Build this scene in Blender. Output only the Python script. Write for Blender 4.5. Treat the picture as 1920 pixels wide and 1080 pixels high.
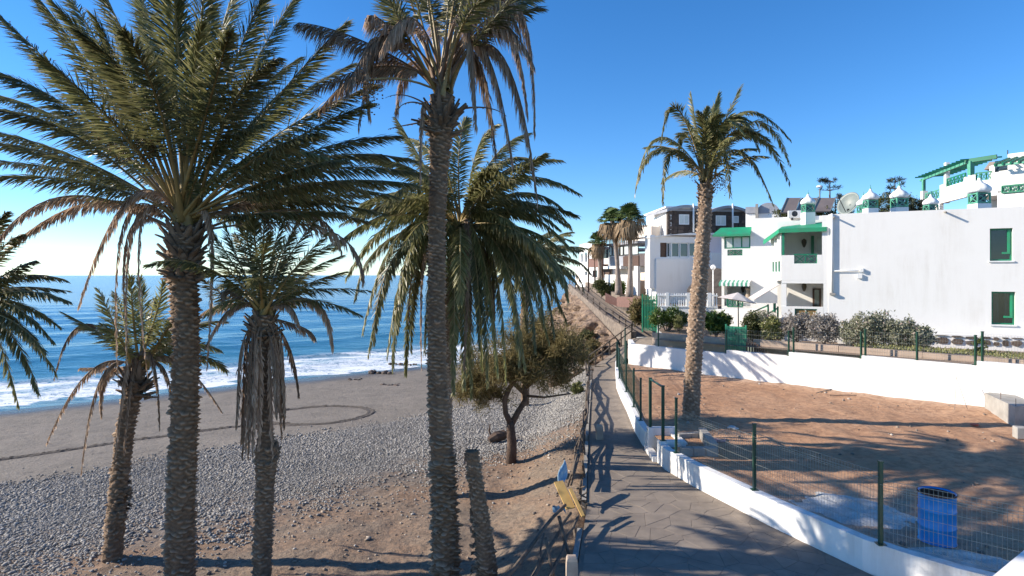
import bpy, math, random
import numpy as np
from mathutils import Vector as V, Matrix, noise as mnoise

# ---------------------------------------------------------------- camera, sky, sun, exposure
scene = bpy.context.scene
for o in list(bpy.data.objects):
    bpy.data.objects.remove(o)
R = math.radians
F = 1150.0          # focal length in photo pixels
CZ = 7.0            # camera height above the sea
HOR = 516.0         # horizon row in the photo
cam_data = bpy.data.cameras.new('camera')
cam = bpy.data.objects.new('camera', cam_data)
scene.collection.objects.link(cam)
cam.location = (0, 0, CZ)
cam.rotation_euler = (R(90), 0, 0)
cam_data.sensor_width = 36.0
cam_data.lens = 36.0 * F / 1920.0
cam_data.shift_y = -(540.0 - HOR) / 1920.0
cam_data.clip_end = 60000
cam_data.clip_start = 0.1
scene.camera = cam

SUN_EL = R(26)
SUN_DIR = V((-0.996, 0.090, 0)).normalized() * math.cos(SUN_EL) + V((0, 0, math.sin(SUN_EL)))
world = bpy.data.worlds.new('World')
scene.world = world
world.use_nodes = True
wn = world.node_tree
sky = wn.nodes.new('ShaderNodeTexSky')
sky.sky_type = 'NISHITA'
sky.sun_disc = False
sky.sun_elevation = SUN_EL
sky.sun_rotation = math.atan2(SUN_DIR.x, SUN_DIR.y)
sky.altitude = 10
sky.air_density = 0.85
sky.dust_density = 0.0
sky.ozone_density = 2.0
bg = wn.nodes['Background']
bg.inputs['Strength'].default_value = 0.11
tint = wn.nodes.new('ShaderNodeMix'); tint.data_type = 'RGBA'; tint.blend_type = 'MULTIPLY'
tint.inputs[0].default_value = 1.0; tint.inputs[7].default_value = (0.85, 0.99, 1.18, 1)
hsv = wn.nodes.new('ShaderNodeHueSaturation'); hsv.inputs['Saturation'].default_value = 1.19
wn.links.new(sky.outputs[0], tint.inputs[6]); wn.links.new(tint.outputs[2], hsv.inputs['Color'])
wn.links.new(hsv.outputs[0], bg.inputs[0])
sun_data = bpy.data.lights.new('sun', 'SUN')
sun_data.energy = 5.0
sun_data.angle = R(0.53)
sun_data.color = (1.0, 0.90, 0.76)
sun = bpy.data.objects.new('sun', sun_data)
scene.collection.objects.link(sun)
sun.rotation_euler = (-SUN_DIR).to_track_quat('-Z', 'Y').to_euler()
scene.view_settings.view_transform = 'Standard'
scene.view_settings.look = 'None'
scene.view_settings.gamma = 1.0
scene.view_settings.exposure = 0.74
scene.render.engine = 'CYCLES'
scene.cycles.max_bounces = 6
scene.cycles.transparent_max_bounces = 6

# ---------------------------------------------------------------- helpers
C = scene.collection
RNG = random.Random(7)
NP = np.random.default_rng(11)
ORG = {}

def P(px, py, d):
    return V(((px - 960) / F * d, d, CZ - (py - HOR) / F * d))
def zat(py, d):
    return CZ - (py - HOR) / F * d
def dat(py, z):
    return (CZ - z) * F / (py - HOR)
def G(px, py, z):
    return P(px, py, dat(py, z))

def tag(o, label=None, cat=None, group=None, kind=None):
    if label: o['label'] = label
    if cat: o['category'] = cat
    if group: o['group'] = group
    if kind: o['kind'] = kind
    return o
def thing(name, label, cat, loc=(0, 0, 0), group=None):
    o = bpy.data.objects.new(name, None)
    C.objects.link(o)
    o.empty_display_size = 0.2
    o.location = loc
    ORG[o.name] = V(loc)
    return tag(o, label, cat, group)
def link_mesh(me, name, parent=None, loc=None):
    o = bpy.data.objects.new(name, me)
    C.objects.link(o)
    if parent is not None:
        o.parent = parent
        ORG[o.name] = ORG[parent.name].copy()
    else:
        o.location = loc if loc is not None else (0, 0, 0)
        ORG[o.name] = V(o.location)
    return o
def copy_tree(o, loc, parent=None):
    c = o.copy()
    C.objects.link(c)
    if parent is None:
        c.location = loc
    else:
        c.parent = parent
    ORG[c.name] = V(loc)
    for ch in o.children:
        copy_tree(ch, loc, c)
    return c

class MB:
    """collects geometry in world coordinates, links it as one mesh object"""
    def __init__(s):
        s.v = []; s.f = []; s.m = []; s.cur = 0
    def add(s, vs, fs):
        b = len(s.v)
        s.v.extend([tuple(p) for p in vs])
        s.f.extend([tuple(b + i for i in f) for f in fs])
        s.m.extend([s.cur] * len(fs))
        return s
    def hexa(s, a):                         # 8 corners: bottom 4 (ccw), top 4
        return s.add(a, [(3, 2, 1, 0), (4, 5, 6, 7), (0, 1, 5, 4), (1, 2, 6, 5), (2, 3, 7, 6), (3, 0, 4, 7)])
    def box(s, c, sz, rz=0.0, M=None):
        x, y, z = sz[0] / 2, sz[1] / 2, sz[2] / 2
        m = M if M is not None else Matrix.Rotation(rz, 3, 'Z')
        c = V(c)
        return s.hexa([c + m @ V(q) for q in ((-x, -y, -z), (x, -y, -z), (x, y, -z), (-x, y, -z), (-x, -y, z), (x, -y, z), (x, y, z), (-x, y, z))])
    def bar(s, a, b, w, h=None, up=V((0, 0, 1))):
        a = V(a); b = V(b); h = h or w
        t = (b - a)
        if t.length < 1e-6: return s
        t.normalize()
        sd = t.cross(up)
        if sd.length < 1e-3: sd = t.cross(V((1, 0, 0)))
        sd.normalize(); u = sd.cross(t)
        q = [(-1, -1), (1, -1), (1, 1), (-1, 1)]
        va = [a + sd * (i * w / 2) + u * (j * h / 2) for i, j in q]
        vb = [b + sd * (i * w / 2) + u * (j * h / 2) for i, j in q]
        return s.hexa([va[0], va[1], vb[1], vb[0], va[3], va[2], vb[2], vb[3]])
    def tube(s, pts, rad, seg=8, cap=True):
        pts = [V(p) for p in pts]; n = len(pts)
        if not hasattr(rad, '__len__'): rad = [rad] * n
        vs = []; prev = None
        for i, p in enumerate(pts):
            t = (pts[min(i + 1, n - 1)] - pts[max(i - 1, 0)]).normalized()
            if prev is None:
                sd = t.cross(V((0, 0, 1)))
                if sd.length < 1e-2: sd = t.cross(V((0, 1, 0)))
                sd.normalize()
            else:
                sd = (prev - t * prev.dot(t)).normalized()
            prev = sd; u = t.cross(sd)
            for k in range(seg):
                a = 2 * math.pi * k / seg
                vs.append(p + (sd * math.cos(a) + u * math.sin(a)) * rad[i])
        fs = []
        for i in range(n - 1):
            for k in range(seg):
                k2 = (k + 1) % seg
                fs.append((i * seg + k, i * seg + k2, (i + 1) * seg + k2, (i + 1) * seg + k))
        if cap:
            fs.append(tuple(range(seg))[::-1]); fs.append(tuple((n - 1) * seg + k for k in range(seg)))
        return s.add(vs, fs)
    def lathe(s, c, prof, seg=16, fn=None):
        c = V(c); vs = []; n = len(prof)
        for r, z in prof:
            for k in range(seg):
                a = 2 * math.pi * k / seg
                rr = fn(r, z, a) if fn else r
                vs.append(c + V((rr * math.cos(a), rr * math.sin(a), z)))
        fs = []
        for i in range(n - 1):
            for k in range(seg):
                k2 = (k + 1) % seg
                fs.append((i * seg + k, i * seg + k2, (i + 1) * seg + k2, (i + 1) * seg + k))
        fs.append(tuple(range(seg))[::-1]); fs.append(tuple((n - 1) * seg + k for k in range(seg)))
        return s.add(vs, fs)
    def prism(s, poly, z0, z1):             # poly: ccw xy list; z1 may be a list
        n = len(poly)
        z0s = z0 if hasattr(z0, '__len__') else [z0] * n
        z1s = z1 if hasattr(z1, '__len__') else [z1] * n
        vs = [V((p[0], p[1], z)) for p, z in zip(poly, z0s)] + [V((p[0], p[1], z)) for p, z in zip(poly, z1s)]
        fs = [tuple(range(n))[::-1], tuple(range(n, 2 * n))]
        fs += [(i, (i + 1) % n, n + (i + 1) % n, n + i) for i in range(n)]
        return s.add(vs, fs)
    def build(s, name, mat, parent=None, loc=None, smooth=False):
        o = ORG[parent.name] if parent is not None else V(loc if loc is not None else (0, 0, 0))
        me = bpy.data.meshes.new(name)
        me.from_pydata([(p[0] - o.x, p[1] - o.y, p[2] - o.z) for p in s.v], [], s.f)
        for m in (mat if isinstance(mat, (list, tuple)) else [mat]):
            me.materials.append(m)
        if isinstance(mat, (list, tuple)):
            me.polygons.foreach_set('material_index', s.m)
        if smooth:
            me.polygons.foreach_set('use_smooth', [True] * len(me.polygons))
        me.update()
        return link_mesh(me, name, parent, loc)

def np_mesh(name, verts, faces, mat, parent=None, loc=None, smooth=False, attrs=None, n=None):
    """fast mesh from numpy: verts (N,3) world, faces (M,k) all of one size or list of arrays"""
    o = ORG[parent.name] if parent is not None else V(loc if loc is not None else (0, 0, 0))
    me = bpy.data.meshes.new(name)
    verts = np.asarray(verts, dtype=np.float32) - np.array([o.x, o.y, o.z], dtype=np.float32)
    fl = faces if isinstance(faces, list) else [faces]
    fl = [np.asarray(f, dtype=np.int32) for f in fl if len(f)]
    loops = np.concatenate([f.ravel() for f in fl])
    tot = np.concatenate([np.full(len(f), f.shape[1], dtype=np.int32) for f in fl])
    start = np.concatenate([[0], np.cumsum(tot)[:-1]]).astype(np.int32)
    me.vertices.add(len(verts)); me.vertices.foreach_set('co', verts.ravel())
    me.loops.add(len(loops)); me.loops.foreach_set('vertex_index', loops)
    me.polygons.add(len(tot)); me.polygons.foreach_set('loop_start', start); me.polygons.foreach_set('loop_total', tot)
    if smooth: me.polygons.foreach_set('use_smooth', np.ones(len(tot), dtype=bool))
    for m in (mat if isinstance(mat, (list, tuple)) else [mat]): me.materials.append(m)
    for k, a in (attrs or {}).items():
        at = me.attributes.new(k, 'FLOAT', 'POINT'); at.data.foreach_set('value', np.asarray(a, dtype=np.float32))
    me.update(calc_edges=True)
    me.validate()
    return link_mesh(me, name, parent, loc)

# vectorised value noise for terrain (numpy)
_perm = np.random.default_rng(3).random((256, 256))
def vnoise(x, y):
    xi = np.floor(x).astype(int); yi = np.floor(y).astype(int)
    fx = x - xi; fy = y - yi
    fx = fx * fx * (3 - 2 * fx); fy = fy * fy * (3 - 2 * fy)
    g = lambda a, b: _perm[a % 256, b % 256]
    return (g(xi, yi) * (1 - fx) + g(xi + 1, yi) * fx) * (1 - fy) + (g(xi, yi + 1) * (1 - fx) + g(xi + 1, yi + 1) * fx) * fy
def fbm(x, y, o=4):
    r = 0; a = 0.5
    for i in range(o):
        r = r + a * (vnoise(x * 2 ** i + 17 * i, y * 2 ** i + 31 * i) - 0.5); a *= 0.5
    return r

# ---------------------------------------------------------------- materials
def new_mat(name):
    m = bpy.data.materials.new(name); m.use_nodes = True
    nt = m.node_tree
    return m, nt, nt.nodes['Principled BSDF']
def node(nt, t, **kw):
    n = nt.nodes.new(t)
    for k, v in kw.items(): setattr(n, k, v)
    return n
def ramp(nt, src, stops):
    r = node(nt, 'ShaderNodeValToRGB')
    el = r.color_ramp.elements
    while len(el) < len(stops): el.new(0.5)
    for e, (p, c) in zip(el, stops):
        e.position = p; e.color = (*c, 1) if len(c) == 3 else c
    nt.links.new(src, r.inputs[0])
    return r.outputs[0]
def noise_tex(nt, scale, detail=5, rough=0.6, coord=None, dist=0.0, sc=None):
    g = coord
    if g is None:
        g = node(nt, 'ShaderNodeNewGeometry').outputs['Position']
    if sc:
        mp = node(nt, 'ShaderNodeMapping'); mp.inputs['Scale'].default_value = sc
        nt.links.new(g, mp.inputs[0]); g = mp.outputs[0]
    n = node(nt, 'ShaderNodeTexNoise')
    n.inputs['Scale'].default_value = scale; n.inputs['Detail'].default_value = detail
    n.inputs['Roughness'].default_value = rough; n.inputs['Distortion'].default_value = dist
    nt.links.new(g, n.inputs['Vector'])
    return n.outputs['Fac']
def mixc(nt, fac, a, b, mode='MIX'):
    m = node(nt, 'ShaderNodeMix', data_type='RGBA', blend_type=mode)
    for inp, v in ((m.inputs[0], fac), (m.inputs[6], a), (m.inputs[7], b)):
        if isinstance(v, (int, float)): inp.default_value = v
        elif isinstance(v, tuple): inp.default_value = (*v, 1) if len(v) == 3 else v
        else: nt.links.new(v, inp)
    return m.outputs[2]
def math_n(nt, op, a, b=None, c=None, clamp=False):
    m = node(nt, 'ShaderNodeMath', operation=op); m.use_clamp = clamp
    for i, v in enumerate((a, b, c)):
        if v is None: continue
        if isinstance(v, (int, float)): m.inputs[i].default_value = v
        else: nt.links.new(v, m.inputs[i])
    return m.outputs[0]
def add_bump(nt, bsdf, h, strength=0.4, dist=0.02):
    b = node(nt, 'ShaderNodeBump'); b.inputs['Strength'].default_value = strength; b.inputs['Distance'].default_value = dist
    nt.links.new(h, b.inputs['Height']); nt.links.new(b.outputs[0], bsdf.inputs['Normal'])
def attr(nt, name):
    a = node(nt, 'ShaderNodeAttribute'); a.attribute_name = name
    return a.outputs['Fac']
def mat(name, c1, c2=None, scale=4.0, rough=0.7, bump=0.0, bscale=None, bdist=0.02, metal=0.0, spec=0.5, rnd=0.0, stops=(0.35, 0.65)):
    m, nt, b = new_mat(name)
    c2 = c2 or tuple(x * 0.8 for x in c1)
    fac = noise_tex(nt, scale)
    col = ramp(nt, fac, [(stops[0], c1), (stops[1], c2)])
    if rnd:
        oi = node(nt, 'ShaderNodeObjectInfo')
        hs = node(nt, 'ShaderNodeHueSaturation')
        nt.links.new(math_n(nt, 'MULTIPLY_ADD', oi.outputs['Random'], rnd, 1 - rnd / 2), hs.inputs['Value'])
        nt.links.new(col, hs.inputs['Color']); col = hs.outputs[0]
    nt.links.new(col, b.inputs['Base Color'])
    b.inputs['Roughness'].default_value = rough; b.inputs['Metallic'].default_value = metal
    b.inputs['Specular IOR Level'].default_value = spec
    if bump: add_bump(nt, b, noise_tex(nt, bscale or scale * 6), bump, bdist)
    return m

def leaf_mat(name, stops, trans=0.3, rough=0.5, spec=0.4, rnd=0.5):
    """stops over the per-leaflet attribute var"""
    m, nt, b = new_mat(name)
    col = ramp(nt, attr(nt, 'var'), stops)
    oi = node(nt, 'ShaderNodeObjectInfo')
    hs = node(nt, 'ShaderNodeHueSaturation')
    nt.links.new(math_n(nt, 'MULTIPLY_ADD', oi.outputs['Random'], rnd, 1 - rnd / 2), hs.inputs['Value'])
    nt.links.new(col, hs.inputs['Color'])
    nt.links.new(hs.outputs[0], b.inputs['Base Color'])
    b.inputs['Roughness'].default_value = rough; b.inputs['Specular IOR Level'].default_value = spec
    t = node(nt, 'ShaderNodeBsdfTranslucent'); nt.links.new(hs.outputs[0], t.inputs[0])
    mx = node(nt, 'ShaderNodeMixShader'); mx.inputs[0].default_value = trans
    out = nt.nodes['Material Output']
    nt.links.new(b.outputs[0], mx.inputs[1]); nt.links.new(t.outputs[0], mx.inputs[2]); nt.links.new(mx.outputs[0], out.inputs[0])
    return m

def white_wall_mat(name, base=(0.80, 0.785, 0.755), dirt=(0.55, 0.51, 0.45), amt=0.5, lo=.4):
    m, nt, b = new_mat(name)
    big = noise_tex(nt, 0.7, 4, 0.6)
    st = noise_tex(nt, 1.2, 5, 0.7, sc=(3.0, 3.0, 0.35))
    f = math_n(nt, 'MULTIPLY', ramp(nt, big, [(lo, (0, 0, 0)), (0.72, (1, 1, 1))]), ramp(nt, st, [(lo, (0, 0, 0)), (0.75, (1, 1, 1))]))
    f2 = math_n(nt, 'MULTIPLY', f, amt)
    nt.links.new(mixc(nt, f2, base, dirt), b.inputs['Base Color'])
    b.inputs['Roughness'].default_value = 0.85
    add_bump(nt, b, noise_tex(nt, 18, 4, 0.6), 0.25, 0.012)
    return m

M = {}
M['white'] = white_wall_mat('white_paint')
M['white_clean'] = mat('white_trim', (0.80, 0.80, 0.79), (0.72, 0.72, 0.70), 3, 0.6)
M['curb'] = white_wall_mat('curb_white', (0.80, 0.79, 0.77), (0.36, 0.31, 0.26), 1.0, .36)
M['cream'] = white_wall_mat('cream_wall', (0.72, 0.62, 0.52), (0.5, 0.42, 0.35), 0.4)
M['pinkwall'] = white_wall_mat('pale_pink_wall', (0.78, 0.68, 0.68), (0.6, 0.5, 0.5), 0.3)
M['green'] = mat('green_paint', (0.010, 0.20, 0.105), (0.015, 0.15, 0.08), 2.5, 0.45, rnd=0.15)
M['green_bright'] = mat('bright_green_roof_paint', (0.014, 0.30, 0.14), (0.04, 0.22, 0.12), 2.5, 0.6, stops=(.4, .7))
M['green_pale'] = mat('faded_green_paint', (0.10, 0.36, 0.24), (0.07, 0.28, 0.18), 6, 0.55)
M['green_post'] = mat('dark_green_post', (0.008, 0.045, 0.028), (0.012, 0.06, 0.035), 5, 0.4)
M['wire'] = mat('galvanised_wire', (0.34, 0.35, 0.33), (0.22, 0.23, 0.21), 12, 0.45, metal=0.5)
M['glass'] = mat('dark_glass', (0.025, 0.04, 0.055), (0.035, 0.05, 0.06), 1, 0.06, spec=0.8)
M['pane_pale'] = mat('pale_blind', (0.62, 0.66, 0.62), (0.5, 0.55, 0.52), 2, 0.4)
M['brown'] = mat('brown_wood', (0.10, 0.045, 0.025), (0.06, 0.03, 0.018), 8, 0.6)
M['redwood'] = mat('red_brown_wood', (0.21, 0.10, 0.075), (0.15, 0.075, 0.055), 8, 0.6)
M['dark'] = mat('dark_metal', (0.03, 0.03, 0.032), (0.045, 0.045, 0.045), 5, 0.5)
M['concrete'] = mat('concrete', (0.36, 0.34, 0.31), (0.26, 0.245, 0.22), 3, 0.9, 0.4, 30)
M['tan'] = mat('tan_render_wall', (0.46, 0.35, 0.27), (0.36, 0.28, 0.22), 2.0, 0.9, 0.3, 25)
M['aggregate'] = mat('grey_aggregate_wall', (0.27, 0.215, 0.168), (0.14, 0.112, 0.09), 3, 0.95, 1.0, 8, 0.12)
M['roofgrey'] = mat('grey_roof_felt', (0.34, 0.35, 0.38), (0.26, 0.27, 0.30), 2, 0.85)
M['lava'] = mat('dark_lava_stone', (0.12, 0.085, 0.064), (0.065, 0.05, 0.042), 3, 0.9, 0.8, 9, 0.05, rnd=0.7)
M['mortar_dark'] = mat('dark_mortar', (0.075, 0.058, 0.047), (0.05, 0.04, 0.035), 5, 0.9)
M['bark'] = None
M['pole'] = mat('weathered_pole_wood', (0.15, 0.115, 0.085), (0.07, 0.052, 0.04), 9, 0.85, 0.5, 40)
M['yellow'] = mat('yellow_board', (0.56, 0.36, 0.12), (0.44, 0.27, 0.09), 5, 0.6, 0.2, 30)
M['bluecloth'] = mat('faded_blue_cloth', (0.16, 0.30, 0.42), (0.30, 0.42, 0.50), 6, 0.9)
M['drum'] = mat('blue_drum_paint', (0.010, 0.21, 0.58), (0.016, 0.25, 0.62), 3.5, 0.4, 0.15, 9)
M['rust'] = mat('rusty_brown_steel', (0.16, 0.07, 0.04), (0.08, 0.04, 0.025), 10, 0.8)
M['canvas'] = mat('parasol_canvas', (0.62, 0.56, 0.53), (0.55, 0.49, 0.46), 3, 0.9)
M['stonelight'] = mat('pale_stone', (0.46, 0.37, 0.29), (0.36, 0.28, 0.22), 6, 0.9, 0.5, 25)
M['solar'] = mat('solar_collector_back', (0.30, 0.23, 0.19), (0.22, 0.17, 0.145), 1, 0.5)
M['dish'] = mat('grey_green_dish', (0.19, 0.22, 0.205), (0.16, 0.19, 0.175), 3, 0.5)
M['plaster'] = mat('spilled_white_plaster', (0.62, 0.61, 0.58), (0.42, 0.40, 0.37), 3.5, 0.95, 0.8, 18, 0.04)
M['orange'] = mat('orange_red_rag', (0.55, 0.13, 0.07), (0.45, 0.1, 0.06), 9, 0.8)
M['pink'] = mat('pink_sack', (0.36, 0.14, 0.15), (0.5, 0.3, 0.3), 9, 0.8)
M['amber'] = mat('amber_glass', (0.32, 0.17, 0.06), (0.16, 0.14, 0.06), 9, 0.3)
M['black_lamp'] = mat('lantern_black', (0.05, 0.04, 0.03), (0.09, 0.07, 0.04), 9, 0.5)

def clear_glass(name):
    m, nt, b = new_mat(name)
    nt.nodes.remove(b)
    tr = node(nt, 'ShaderNodeBsdfTransparent'); tr.inputs[0].default_value = (0.62, 0.68, 0.70, 1)
    gl = node(nt, 'ShaderNodeBsdfGlossy'); gl.inputs['Roughness'].default_value = 0.03
    fr = node(nt, 'ShaderNodeFresnel'); fr.inputs['IOR'].default_value = 1.7
    mx = node(nt, 'ShaderNodeMixShader')
    nt.links.new(fr.outputs[0], mx.inputs[0]); nt.links.new(tr.outputs[0], mx.inputs[1]); nt.links.new(gl.outputs[0], mx.inputs[2])
    nt.links.new(mx.outputs[0], nt.nodes['Material Output'].inputs[0])
    return m
M['glass_clear'] = clear_glass('window_glass')
M['curtain'] = mat('net_curtain', (0.40, 0.42, 0.44), (0.30, 0.32, 0.34), 3, 0.9)
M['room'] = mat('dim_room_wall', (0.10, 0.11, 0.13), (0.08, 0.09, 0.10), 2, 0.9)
# ---------------------------------------------------------------- ground, beach, sea
PATH_Z = 1.85
PLOT_Z = 2.30
LEFT = [(0.1, 4.5), (0.65, 8.0), (1.1, 10.5), (1.66, 13.6), (1.9, 15.4), (2.64, 20.9), (3.26, 25.3), (4.25, 32.2), (4.75, 35.2)]
RIGHT = [(13.0, 4.5), (9.8, 7.4), (7.15, 9.45), (6.2, 10.5), (5.29, 12.6), (4.44, 14.9), (4.03, 16.3), (3.95, 18.6), (4.03, 20.1), (4.33, 23.1), (4.52, 25.5), (4.75, 27.9), (5.55, 33.0), (5.9, 34.2)]
def interp_x(pts, y):
    return np.interp(y, [p[1] for p in pts], [p[0] for p in pts])
def path_left(y): return interp_x(LEFT, y)
def path_right(y): return interp_x(RIGHT, y)
RW = lambda y: 38.4 - 1.018 * y               # retaining wall line x(y)
def shore_s(x, y):                            # metres inland from the water line
    return 0.629 * (x + 26.1) - 0.777 * (y - 31.2)
SSTOPS = [-80, -12, -4, 0, 8, 16, 20, 24, 30, 40, 90]
SZ = [-4.5, -0.6, -0.16, 0.02, 0.20, 0.42, 0.70, 0.92, 1.06, 1.22, 1.3]
def beach_z(x, y, rough=True):
    s = shore_s(x, y)
    wob = 1.2 * fbm(x * 0.12, y * 0.12, 3)
    z = np.interp(s + wob, SSTOPS, SZ)
    dl = path_left(y) - x
    near = np.clip(1 - dl / 2.6, 0, 1); near = near * near * (3 - 2 * near)
    zt = PATH_Z - 0.22
    z = z * (1 - near) + np.maximum(z, zt * np.ones_like(z)) * near
    z = np.where(dl < 0.12, np.minimum(z, PATH_Z - 0.3), z)
    if rough:
        k = np.clip((s - 21) / 4, 0, 1)
        z = z + k * (0.18 * fbm(x * 0.7, y * 0.7, 4) + 0.10 * fbm(x * 3.2, y * 3.2, 3)) + np.clip(s / 3, 0, 1) * (1 - k) * 0.03 * fbm(x * 2.0, y * 2.0, 3)
    return z

def ground_mat():
    m, nt, b = new_mat('beach_ground')
    s = attr(nt, 's')
    # dry sand, damp sand, pebbly bed, brown soil as zones of real material
    n1 = noise_tex(nt, 0.6, 6, 0.6); n2 = noise_tex(nt, 9, 5, 0.65); n3 = noise_tex(nt, 60, 3, 0.6)
    sand = mixc(nt, ramp(nt, n1, [(0.35, (0, 0, 0)), (0.65, (1, 1, 1))]), (0.20, 0.172, 0.14), (0.255, 0.218, 0.178))
    sand = mixc(nt, ramp(nt, n2, [(0.3, (0.55, 0.55, 0.55)), (0.5, (0, 0, 0))]), sand, (0.14, 0.118, 0.10))
    nm = noise_tex(nt, 2.2, 5, 0.7, dist=0.6)
    sand = mixc(nt, ramp(nt, nm, [(0.30, (0.75,) * 3), (0.47, (0.0,) * 3)]), sand, (0.125, 0.105, 0.088))
    sand = mixc(nt, ramp(nt, nm, [(0.58, (0.0,) * 3), (0.74, (0.7,) * 3)]), sand, (0.275, 0.235, 0.195))
    sn = math_n(nt, 'MULTIPLY_ADD', noise_tex(nt, 0.35, 3, 0.5), 3.0, math_n(nt, 'ADD', s, -1.5))
    wet = node(nt, 'ShaderNodeMapRange'); wet.inputs[1].default_value = 0.3; wet.inputs[2].default_value = 2.6; wet.inputs[3].default_value = 1; wet.inputs[4].default_value = 0
    nt.links.new(sn, wet.inputs[0])
    col = mixc(nt, wet.outputs[0], sand, (0.075, 0.068, 0.062))
    soil = mixc(nt, ramp(nt, n1, [(0.4, (0, 0, 0)), (0.62, (1, 1, 1))]), (0.245, 0.185, 0.135), (0.285, 0.18, 0.115))
    soil = mixc(nt, ramp(nt, n2, [(0.42, (0, 0, 0)), (0.62, (0.8, 0.8, 0.8))]), soil, (0.13, 0.10, 0.078))
    soil = mixc(nt, ramp(nt, n3, [(0.60, (0, 0, 0)), (0.70, (0.8, 0.8, 0.8))]), soil, (0.42, 0.36, 0.30))
    sn2 = math_n(nt, 'MULTIPLY_ADD', noise_tex(nt, 0.5, 4, 0.6), 7.0, math_n(nt, 'ADD', s, -3.5))
    sm = node(nt, 'ShaderNodeMapRange'); sm.inputs[1].default_value = 22.0; sm.inputs[2].default_value = 25.0
    nt.links.new(sn2, sm.inputs[0])
    pb = node(nt, 'ShaderNodeMapRange'); pb.inputs[1].default_value = 15.6; pb.inputs[2].default_value = 16.6
    nt.links.new(s, pb.inputs[0])
    peb = mixc(nt, ramp(nt, n2, [(0.4, (0, 0, 0)), (0.6, (1, 1, 1))]), (0.10, 0.095, 0.09), (0.2, 0.19, 0.18))
    col = mixc(nt, pb.outputs[0], col, peb)
    col = mixc(nt, sm.outputs[0], col, soil)
    nt.links.new(col, b.inputs['Base Color'])
    rg = node(nt, 'ShaderNodeMapRange'); rg.inputs[3].default_value = 0.92; rg.inputs[4].default_value = 0.25
    nt.links.new(wet.outputs[0], rg.inputs[0]); nt.links.new(rg.outputs[0], b.inputs['Roughness'])
    b.inputs['Specular IOR Level'].default_value = 0.3
    h = math_n(nt, 'ADD', math_n(nt, 'MULTIPLY', n2, 1.0), math_n(nt, 'MULTIPLY', n3, 0.35))
    h = math_n(nt, 'ADD', h, math_n(nt, 'MULTIPLY', nm, 1.6))
    add_bump(nt, b, h, 0.6, 0.07)
    return m
M['ground'] = ground_mat()

def grid_mesh(name, X, Y, Z, mat_, attrs=None, smooth=True, parent=None):
    ny, nx = X.shape
    v = np.stack([X, Y, Z], -1).reshape(-1, 3)
    i = np.arange(ny * nx).reshape(ny, nx)
    f = np.stack([i[:-1, :-1], i[:-1, 1:], i[1:, 1:], i[1:, :-1]], -1).reshape(-1, 4)
    at = {k: a.reshape(-1) for k, a in (attrs or {}).items()}
    return np_mesh(name, v, f, mat_, parent, smooth=smooth, attrs=at)

ys = np.concatenate([np.linspace(2, 30, 280), np.linspace(30.3, 75, 90)])
us = np.concatenate([-70 + 40 * np.linspace(0, 1, 50)[:-1], np.linspace(-30, 0, 290)])
Y, U = np.meshgrid(ys, us, indexing='ij')
X = U + path_left(Y) + 0.25
S = shore_s(X, Y)
beach = grid_mesh('beach', X, Y, beach_z(X, Y), M['ground'], {'s': S})
tag(beach, kind='structure')

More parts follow.
